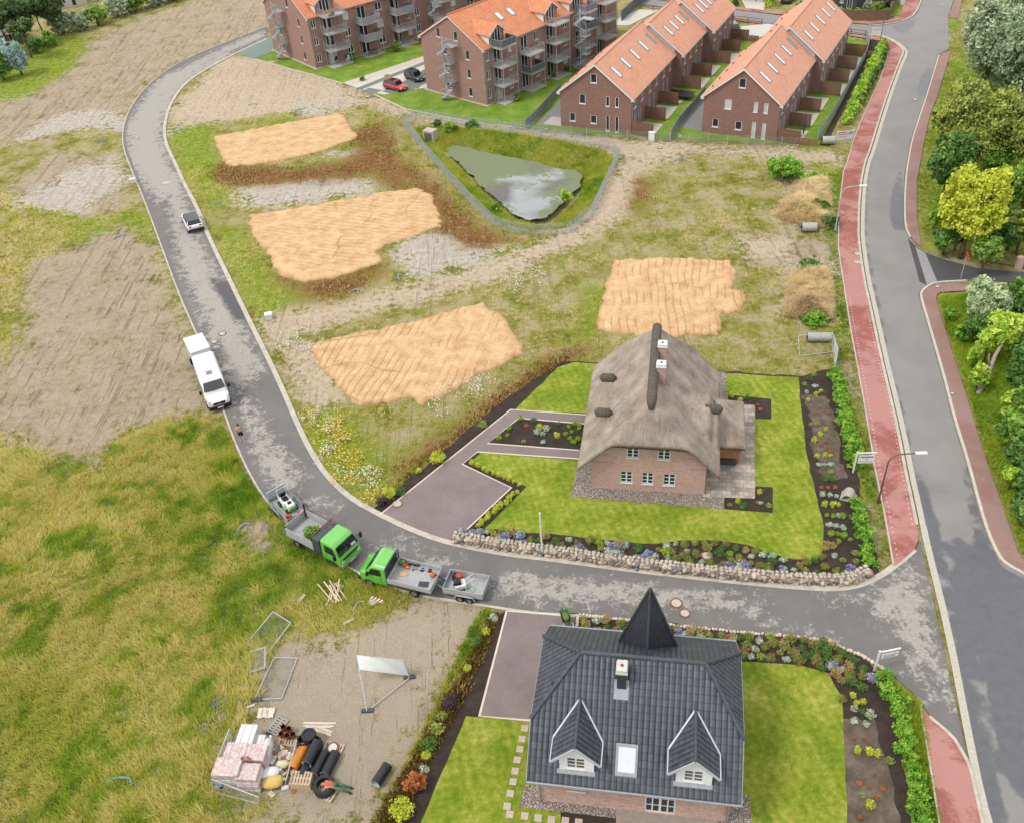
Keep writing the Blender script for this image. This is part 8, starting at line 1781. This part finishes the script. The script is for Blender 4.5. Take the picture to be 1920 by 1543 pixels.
NMS=dict(box='round light green box bush',yel='yellow leaved shrub',grs='pale ornamental grass tuft',lav='violet lavender clump',rose='red flowering rose bush',pnk='salmon flowering rose bush',grn='dark green perennial',sil='silvery green perennial',ora='small rust coloured shrub',whi='clump of white flowers',dry='olive brown perennial',pur='dark purple shrub',spr='golden yellow bush')
def bedfill(poly,n,kinds,where,seed,s=1.,mind=.55,fix=None):
    w=W2(poly); g=np.random.default_rng(seed); lo,hi=w.min(0),w.max(0); pts=[]; tries=0
    while len(pts)<n and tries<n*40:
        tries+=1; p=lo+g.random(2)*(hi-lo)
        if not inside(p[None],w)[0] or any((p[0]-q[0])**2+(p[1]-q[1])**2<mind**2 for q in pts): continue
        pts.append(p)
    for p in pts:
        k=kinds[int(g.integers(0,len(kinds)))]; x,y=proj((p[0],p[1],0)); put(k,x,y,NMS[k]+' '+where,NMS[k].split(' ')[-2]+' plants '+where,s)
def row(pts,n,kind,where,s=1.,jit=.1):
    w=W2(pts); L=[np.linalg.norm(w[i+1]-w[i]) for i in range(len(w)-1)]; T=sum(L)
    for k in range(n):
        d=T*(k+.5)/n; i=0
        while i<len(L)-1 and d>L[i]: d-=L[i]; i+=1
        p=w[i]+(w[i+1]-w[i])*min(1,d/L[i])+(RNG.random(2)-.5)*jit*2; x,y=proj((p[0],p[1],0)); put(kind,x,y,NMS[kind]+' '+where,NMS[kind].split(' ')[-2]+' plants '+where,s)
W1='in the bed behind the field stone wall'
bedfill([(862,1000),(905,995),(990,1003),(1080,1012),(1170,1022),(1230,1024),(1280,1018),(1340,1018),(1400,1026),(1440,1040),(1490,1053),(1530,1055),(1600,1070),(1600,1085),(1515,1087),(1400,1078),(1267,1062),(1140,1047),(1019,1030),(900,1010)],95,['rose','rose','sil','lav','grn','pnk','dry','sil','grn','rose'],W1,1,.95,.5)
for x,y in ((945,1020),(1150,1042),(1222,1048),(1390,1068),(1085,1036),(1598,1078)): put('lav',x,y,'big violet lavender clump at the top of the field stone wall','big lavender clumps on the field stone wall',1.4)
for x,y in ((924,1002),(1124,1022),(1248,1038),(1368,1042)): put('box',x,y,'bright green bush in the bed behind the field stone wall','bright bushes in the bed behind the field stone wall',1.1)
row([(882,868),(915,884),(950,900),(980,911)],10,'yel','along the upper edge of the plum driveway',.75); row([(972,922),(948,944),(925,962),(905,978),(893,990)],14,'yel','along the right edge of the plum driveway',.8)
W3='in the long bed on the right of the thatched house'
for k,x,y in (('yel',1515,752),('yel',1529,742),('yel',1538,735),('sil',1512,737),('sil',1528,727),('dry',1508,722),('grn',1518,712),('dry',1526,705),('ora',1528,775),('ora',1538,765),('ora',1552,776),('dry',1520,797),('dry',1532,797),('yel',1548,808),('yel',1538,817),('yel',1527,828),('ora',1548,830),('ora',1538,836),('yel',1531,857),('yel',1547,856),('yel',1556,856),('ora',1556,848),('sil',1535,873),('sil',1546,873),('sil',1557,873),('dry',1558,887),('grn',1543,899),('grn',1550,899),('grn',1560,900),('ora',1540,916),('ora',1552,916),('ora',1566,916),('grs',1542,930),('grs',1556,930),('grs',1568,932),('yel',1545,948),('yel',1561,948),('yel',1572,948),('box',1550,968),('box',1562,970),('whi',1572,968),('box',1580,970),('sil',1555,985),('sil',1567,987),('sil',1580,991),('box',1558,1003),('box',1570,1003),('box',1582,1006),('pnk',1550,1022),('pnk',1560,1025),('pnk',1548,1030),('dry',1594,1013),('box',1572,1018),('sil',1564,1043),('dry',1602,1038),('dry',1605,1054),('rose',1540,1046),('dry',1580,1052),('grn',1528,1052)): put(k,x,y,NMS[k]+' '+W3,NMS[k].split(' ')[-2]+' plants '+W3,.8)
W4='in the dark triangular bed left of the thatched house'
for k,x,y in (('yel',1012,803),('whi',1008,812),('whi',1024,806),('whi',1018,816),('yel',1045,819),('box',1067,802),('box',1072,812),('box',1078,797),('box',1086,806),('box',1086,800),('box',1069,824),('box',1078,832),('box',1084,826),('box',1074,830),('ora',987,800),('dry',1061,815),('box',955,806),('dry',952,818),('box',935,823),('dry',982,829),('grn',1000,790),('grn',1048,796),('sil',1019,831),('box',976,788)): put(k,x,y,NMS[k]+' '+W4,NMS[k].split(' ')[-2]+' plants '+W4,.85)
W5='in the corner beds of the patio'
for k,x,y in (('yel',1372,744),('yel',1387,753),('ora',1421,761),('ora',1425,770),('grn',1400,748),('yel',1383,942),('dry',1368,948),('grn',1393,950),('yel',1424,925),('sil',1425,945),('dry',1441,950),('ora',1420,944)): put(k,x,y,NMS[k]+' '+W5,NMS[k].split(' ')[-2]+' plants '+W5,.8)
for k,x,y,s,l in (('spr',822,866,1.1,'golden yellow bush at the dark edge above the driveway'),('spr',730,932,1.0,'pale golden bush left of the driveway entrance'),('pur',720,944,1.0,'dark purple shrub left of the driveway entrance'),('yel',785,885,.9,'small yellow shrub at the dark edge left of the driveway'),('grn',752,925,1.3,'green shrub left of the driveway entrance'),('dry',905,800,1.6,'grey brown bush at the upper left border')): put(k,x,y,l,'border shrubs of the thatched house',s)
W6='in the flower bed between the road and the black-roofed house'
bedfill([(1092,1160),(1184,1168),(1300,1182),(1400,1192),(1500,1200),(1553,1208),(1610,1235),(1640,1262),(1620,1300),(1590,1290),(1552,1258),(1500,1240),(1402,1234),(1280,1218),(1230,1210),(1160,1205),(1085,1200)],95,['rose','pnk','rose','grn','sil','lav','dry','grn','pnk'],W6,2,1.0,.5)
for x,y in ((1095,1192),(1115,1198),(1120,1186),(1105,1200)): put('whi',x,y,'white flower clump beside the driveway of the black-roofed house','white flower clumps beside the driveway',1.1)
W7='in the bed right of the black-roofed house'
for k,x,y in (('yel',1599,1305),('yel',1618,1318),('yel',1605,1320),('whi',1601,1330),('whi',1631,1342),('grn',1617,1336),('dry',1600,1282),('pnk',1590,1270),('rose',1578,1312),('ora',1600,1384),('ora',1622,1385),('yel',1608,1409),('yel',1630,1411),('yel',1645,1416),('ora',1611,1470),('ora',1630,1476),('ora',1643,1495),('ora',1654,1480),('yel',1630,1512),('ora',1612,1533),('dry',1617,1492),('sil',1602,1354),('sil',1624,1360),('dry',1668,1428)): put(k,x,y,NMS[k]+' '+W7,NMS[k].split(' ')[-2]+' plants '+W7,.8)
for k,x,y,s,l in (('sil',925,1160,1.4,'pale green perennial at the top of the border strip beside the driveway'),('yel',912,1188,.9,'small yellow shrub in the border strip beside the driveway'),('spr',877,1255,.6,'bright yellow flowers in the border strip, upper'),('spr',800,1420,.6,'bright yellow flowers in the border strip, lower'),('spr',755,1525,1.2,'golden bush at the bottom of the border strip'),('sil',796,1445,.9,'grey green perennial in the border strip'),('grn',893,1205,1.2,'bright green shrub in the border strip'),('pur',845,1320,.9,'dark purple brown shrub in the border strip'),('dry',820,1370,1.6,'olive shrub in the border strip'),('grn',805,1400,1.2,'green shrub in the lower border strip'),('dry',830,1345,1.5,'brownish shrub in the border strip above the olive one')): put(k,x,y,l,'shrubs in the border strip left of the black-roofed house',s)
tree('rust_bush','round rust red bush in the border strip left of the lawn',780,1478,780,1466,23,22,G_RUST,1800,.14,91,cat='bush',lobes=6)
# --- big weeds on the building plots
tree('weed_mound','tall green mound of weeds with white flowers south of the right terrace',1468,335,1468,315,40,26,G_HEDGE,2600,.22,92,cat='weeds',lobes=8)
for i,(x,y,rx,ry,m,l) in enumerate([(1530,400,26,18,G_DEEP,'dark green weeds above the corrugated pipe at the entrance'),(1555,425,18,14,G_DEEP,'dark green weeds at the foot of the pale street lamp'),(1515,510,22,16,G_DEEP,'dark green weeds at the top of the lower straw heap'),(1525,605,32,16,G_HEDGE,'green weeds behind the corrugated pipe and site fence'),(1515,345,26,12,G_HEDGE,'green weeds beside the upper straw heap'),(885,240,14,8,G_DEEP,'green reeds at the far pond bank'),(820,238,10,8,G_DEEP,'tall green reeds at the pond corner'),(845,246,16,10,G_HEDGE,'green reeds right of the concrete inlet box'),(930,395,10,10,G_MID,'rush clump on the near pond bank'),(1060,380,16,14,G_LIME,'bright green reeds at the right pond bank')]):
    tree('weed_clump',l,x,y,x,y-ry*.5,rx,ry,m,1100,.2,120+i,cat='weeds',lobes=6)
# ================= GRASSES AND WILD FLOWERS (uncountable) =================
def grassmat():
    t=NT('meadow grasses',.8,.15); f=t.at('tone'); c=t.ramp(f,[(.0,hx('#507017',2.3)),(.2,hx('#6f8822',2.35)),(.38,hx('#8f9735',2.35)),(.55,hx('#aea55a',2.3)),(.72,hx('#c9b987',2.1)),(.88,hx('#d9c6a0',1.8)),(1.,hx('#7c4826',1.3))])
    t.set(t.b.inputs['Base Color'],c); ts=t.new('ShaderNodeBsdfTranslucent'); t.L(c,ts.inputs['Color']); ms=t.new('ShaderNodeMixShader'); ms.inputs[0].default_value=.4
    t.L(t.b.outputs[0],ms.inputs[1]); t.L(ts.outputs[0],ms.inputs[2]); t.L(ms.outputs[0],t.n['Material Output'].inputs['Surface']); return t.m
GRASSM=grassmat()
def masks_at(xy):
    at={}
    for k in ('soil','tan','pale','brown','lush'):
        d=np.zeros(len(xy))
        for q in SPL[k]: d=np.maximum(d,np.clip(sdist(xy,W2(q),4.)/2.2*.5+.5,0,1))
        at[k]=d
    return at
PADS=[[(402,256),(500,238),(640,211),(672,258),(600,285),(480,310),(425,312),(410,290)],[(468,405),(560,390),(640,375),(780,352),(812,365),(830,425),(700,470),(720,490),(640,520),(570,530),(520,515),(505,480),(470,440)],[(580,655),(600,640),(740,610),(900,569),(950,600),(988,662),(880,712),(830,740),(790,762),(770,748),(660,760),(625,720)],[(1150,488),(1220,484),(1330,485),(1375,492),(1382,515),(1372,540),(1405,555),(1390,580),(1355,588),(1350,630),(1230,632),(1120,620),(1130,560)]]
KEEP=[[(500,612),(600,590),(800,540),(960,488),(1085,432),(1150,355),(1185,305),(1212,303),(1170,390),(1088,444),(960,497),(800,548),(640,588),(510,632)],resroad,mainroad,PATH_L,PR1,PR2,PR3,TH_PLOT,BH_PLOT,WATER_PX,[(1702,447),(1990,510),(1990,536),(1738,536)],[(478,108),(700,60),(1240,-10),(1640,60),(1545,275),(985,245),(760,210),(640,160)],*PADS]
def grass(name,label,poly,n,h,blades,seed,patch=0.,*,tone=(.2,.5),soilkill=1.,lean=.5,wd=.028,tn=1.,bias=0.,keepout=True):
    g=np.random.default_rng(seed); w=W2(poly); lo,hi=w.min(0),w.max(0); xy=lo+g.random((n*3,2))*(hi-lo); xy=xy[inside(xy,w)]
    if keepout:
        for q in KEEP: xy=xy[sdist(xy,W2(q),1.)<-.22]
    if patch: xy=xy[g.random(len(xy))<np.clip((fbm(xy,.3,seed+8,4)-.5)*9*patch+.5,.06,1)]
    m=masks_at(xy); s=np.maximum(np.maximum(m['soil'],m['tan']),m['pale']); keep=g.random(len(xy))>np.clip(s*1.6-.3+ (fbm(xy,.9,seed)-.5)*1.4,0,1)*soilkill; xy=xy[keep][:n]; br=m['brown'][keep][:n]; lu=m['lush'][keep][:n]; n=len(xy)
    big=fbm(xy,.10,seed+1,4); mid=fbm(xy,.35,seed+2,4)
    fine=fbm(xy,1.1,seed+6,3); tval=tone[0]+(tone[1]-tone[0])*np.clip((big*.4+mid*.5+fine*.5-.42)*2.6*tn,0,1)+bias-lu*.14+np.where(br>.5,.0,0); hh=h*(.25+.7*fbm(xy,.22,seed+3)+.7*fine*fine)*(.7+.6*g.random(n)); zb=relief(xy,s[keep][:n],1-s[keep][:n])
    B=blades; N=n*B; b=np.repeat(np.arange(n),B); a=g.random(N)*6.283; wdir=fbm(xy,.06,seed+4)*9.; r=g.random(N)*.16
    bx=xy[b,0]+np.cos(a)*r; by=xy[b,1]+np.sin(a)*r; H_=hh[b]*(.6+.6*g.random(N)); l=lean*H_*(.4+g.random(N)); dx=np.cos(wdir)[b]*l*.4+np.cos(a)*l*.8; dy=np.sin(wdir)[b]*l*.4+np.sin(a)*l*.8; sa=g.random(N)*6.283; sw=wd*(.6+.8*g.random(N)); z0=zb[b]-.03
    p0=np.stack([bx-np.cos(sa)*sw,by-np.sin(sa)*sw,z0],1); p1=np.stack([bx+np.cos(sa)*sw,by+np.sin(sa)*sw,z0],1); p2=np.stack([bx+dx,by+dy,z0+H_],1)
    tt=np.clip(tval[b]+g.normal(size=N)*.07,0,.92); rb=(br[b]>.4)&(g.random(N)<.72); tt=np.where(rb,1.,tt)
    o=npmesh(name,np.stack([p0,p1,p2],1).reshape(-1,3),np.arange(N*3).reshape(-1,3),GRASSM,fattrs=dict(tone=tt),kind='stuff',uv=False); return tag(o,label,'grass')
grass('meadow_grass','tall rough meadow grass filling the lower left corner',[(-40,1560),(420,1560),(560,1500),(400,1470),(480,1330),(530,1205),(640,1190),(750,1160),(790,1115),(640,1060),(560,1005),(490,935),(440,850),(420,800),(330,770),(180,850),(60,840),(-40,850)],40000,.45,7,11,wd=.022,tone=(.0,.56),soilkill=1.,lean=.75,tn=1.25)
grass('meadow_grass','rough meadow along the left edge beside the bare soil field',[(-40,900),(60,860),(40,760),(20,660),(50,520),(120,460),(220,420),(290,470),(230,340),(100,400),(-40,330)],7000,.4,6,12,tone=(.15,.7))
grass('weed_strip','weeds along the left kerb and the bare soil fields of the left side',[(-40,330),(-40,70),(180,60),(240,230),(260,340),(330,520),(440,830),(330,860),(200,880),(60,700)],9000,.26,6,13,1.2,tone=(.04,.6))
grass('plot_weeds','weeds and dry grass on the building plots between road and pond',[(305,260),(330,225),(700,180),(1250,290),(1580,300),(1580,520),(1600,640),(1560,690),(1340,690),(1060,670),(930,755),(700,945),(640,920),(520,700),(380,410)],24000,.24,6,14,1.6,tone=(.02,.74))
grass('verge_grass','rough green verge between the right footpath and the trees',[(1735,470),(1720,340),(1735,260),(1760,190),(1790,40),(1960,20),(1960,500),(1840,495)],9000,.32,6,15,tone=(.02,.36))
grass('verge_grass','rough green verge south of the dark side road',[(1758,556),(1960,540),(1960,1075),(1912,1035),(1845,850),(1787,655)],11000,.34,6,16,tone=(.02,.4))
grass('verge_grass','grass strip between the hedges and the red path',[(1595,310),(1575,400),(1578,480),(1590,560),(1600,640),(1622,745),(1640,850),(1660,960),(1670,1060),(1640,1070),(1600,930),(1570,760),(1560,640),(1545,500),(1540,330)],15000,.24,6,17,tone=(.02,.36))
grass('verge_grass','grass strip right of the lower hedge beside the red path',[(1650,1265),(1724,1320),(1742,1436),(1765,1560),(1725,1560),(1700,1420),(1680,1330)],6000,.24,6,18,tone=(.02,.36),keepout=False)
grass('straw_heap','heap of pale straw like dry grass beside the upper entrance',[(1490,340),(1545,335),(1556,380),(1552,430),(1490,425),(1450,405),(1475,370)],4500,.5,8,19,tone=(.72,.92),soilkill=0.,lean=1.3,keepout=False)
grass('straw_heap','heap of pale straw like dry grass beside the lower path',[(1490,510),(1550,505),(1562,560),(1558,600),(1500,600),(1468,590),(1480,540)],4500,.5,8,20,tone=(.72,.92),soilkill=0.,lean=1.3,keepout=False)
grass('bank_grass','long grass on the banks of the pond',[(780,243),(840,238),(950,250),(1050,266),(1125,283),(1152,300),(1128,352),(1095,405),(1060,428),(1000,433),(940,420),(878,368),(826,312)],13000,.55,6,21,tone=(.0,.42),soilkill=0.)
grass('border_weeds','wild weeds in the border strip left of the black-roofed house',[(905,1140),(940,1150),(905,1240),(860,1330),(800,1450),(740,1560),(690,1560),(760,1430),(830,1290),(880,1180)],3500,.4,6,22,tone=(.12,.6),soilkill=0.,keepout=False)
grass('border_weeds','wild weeds on the upper border of the thatched house plot',[(700,940),(760,890),(930,748),(1050,668),(1110,660),(1340,690),(1500,690),(1500,704),(1340,694),(1130,679),(1063,677),(930,762),(760,906)],3500,.3,6,23,tone=(.12,.55),soilkill=0.,keepout=False)
def flowers(name,label,poly,n,h,size,m,seed,clump=14):
    g=np.random.default_rng(seed); w=W2(poly); lo,hi=w.min(0),w.max(0); c=lo+g.random((clump*3,2))*(hi-lo); c=c[inside(c,w)][:clump]; i=g.integers(0,len(c),n); p=np.column_stack([c[i]+g.normal(size=(n,2))*.38,h*(.6+.6*g.random(n))])
    a=g.random(n)*6.28; s=size*(.6+.8*g.random(n)); tl=g.normal(size=(n,2))*.3; ax=np.stack([np.cos(a),np.sin(a),tl[:,0]],1)*s[:,None]; bx=np.stack([-np.sin(a),np.cos(a),tl[:,1]],1)*s[:,None]
    V=np.stack([p-ax,p-bx,p+ax,p+bx],1).reshape(-1,3); o=npmesh(name,V,np.arange(len(V)).reshape(-1,4),m,fattrs=dict(rnd=g.random(n)),kind='stuff',uv=False); return tag(o,label,'wild flowers')
FP=[(575,770),(640,780),(660,830),(700,880),(720,920),(700,945),(655,925),(600,870)]
flowers('wild_flowers','yellow wild flowers on the plot corner beside the residential road',FP,1100,.42,.06,B_YEL,31,34); flowers('wild_flowers','white wild flowers between the yellow ones beside the residential road',FP,520,.47,.055,B_WHI,32,22)
for j,(pl,l) in enumerate([([(510,620),(600,615),(600,660),(530,665)],'white flowering weeds at the left corner of the lower sand pad'),([(940,520),(1020,505),(1020,535),(950,560)],'white flowering weeds along the diagonal dirt track'),([(1435,285),(1490,282),(1500,320),(1440,310)],'white blossoms on the tall weed mound'),([(1500,325),(1545,325),(1540,350),(1500,350)],'white blossoms above the upper straw heap'),([(1490,395),(1560,395),(1560,430),(1490,430)],'white blossoms above the corrugated pipe'),([(760,760),(900,700),(940,720),(800,800)],'white blossoms on the border below the lower sand pad'),([(1480,490),(1560,490),(1560,520),(1480,520)],'white blossoms at the top of the lower straw heap')]):
    flowers('wild_flowers',l,pl,260,.7 if 'mound' in l else .35,.055,B_WHI,40+j,16)
# cuttings on the tipper
t_=thing('cuttings_heap','heap of green hedge cuttings in the load bed of the tipper truck','plant cuttings',local(tc_,trz,-.55,-.15,.95),trz); leafobj('twigs',[leaves((0,0,.3),(.75,.6,.35),1500,.1,77,.5,2.4)],G_MID,t_); k=MB()
for i in range(14): a=random.uniform(0,6.28); k.tube([(random.uniform(-.5,.5),random.uniform(-.4,.4),.1),(random.uniform(-.7,.7),random.uniform(-.5,.5),.55)],.012,4)
k.build('branches',BARK,t_)
# plants on balconies
def potted(label,c,rz=0):
    t=thing('potted_plant',label,'potted plant',c,rz,'plants in boxes on the balconies'); b=MB(); b.box(-.5,.5,-.12,.12,0,.22); b.build('planter',mat('planter box','#7b6a5d','#92806f'),t); leafobj('leaves',[leaves((0,0,.45),(.55,.22,.32),220,.13,int(abs(c.x)*10)%97,.5)],G_LIME,t); leafobj('blossoms',[leaves((0,0,.5),(.5,.22,.3),40,.1,int(abs(c.y)*10)%97,.2)],B_PNK,t)
potted('planter with trailing plants on the top left balcony of the far block',world_of(A1O,A1A,15.9,3.2,7.65),A1A+R(90)); potted('planter with pink flowers on the top balcony of the middle block',world_of(A2O,A2A,13.7,2.6,7.65),A2A+R(90)); potted('planter on the second balcony tower of the far block',world_of(A1O,A1A,15.9,9.6,5.1),A1A+R(90))
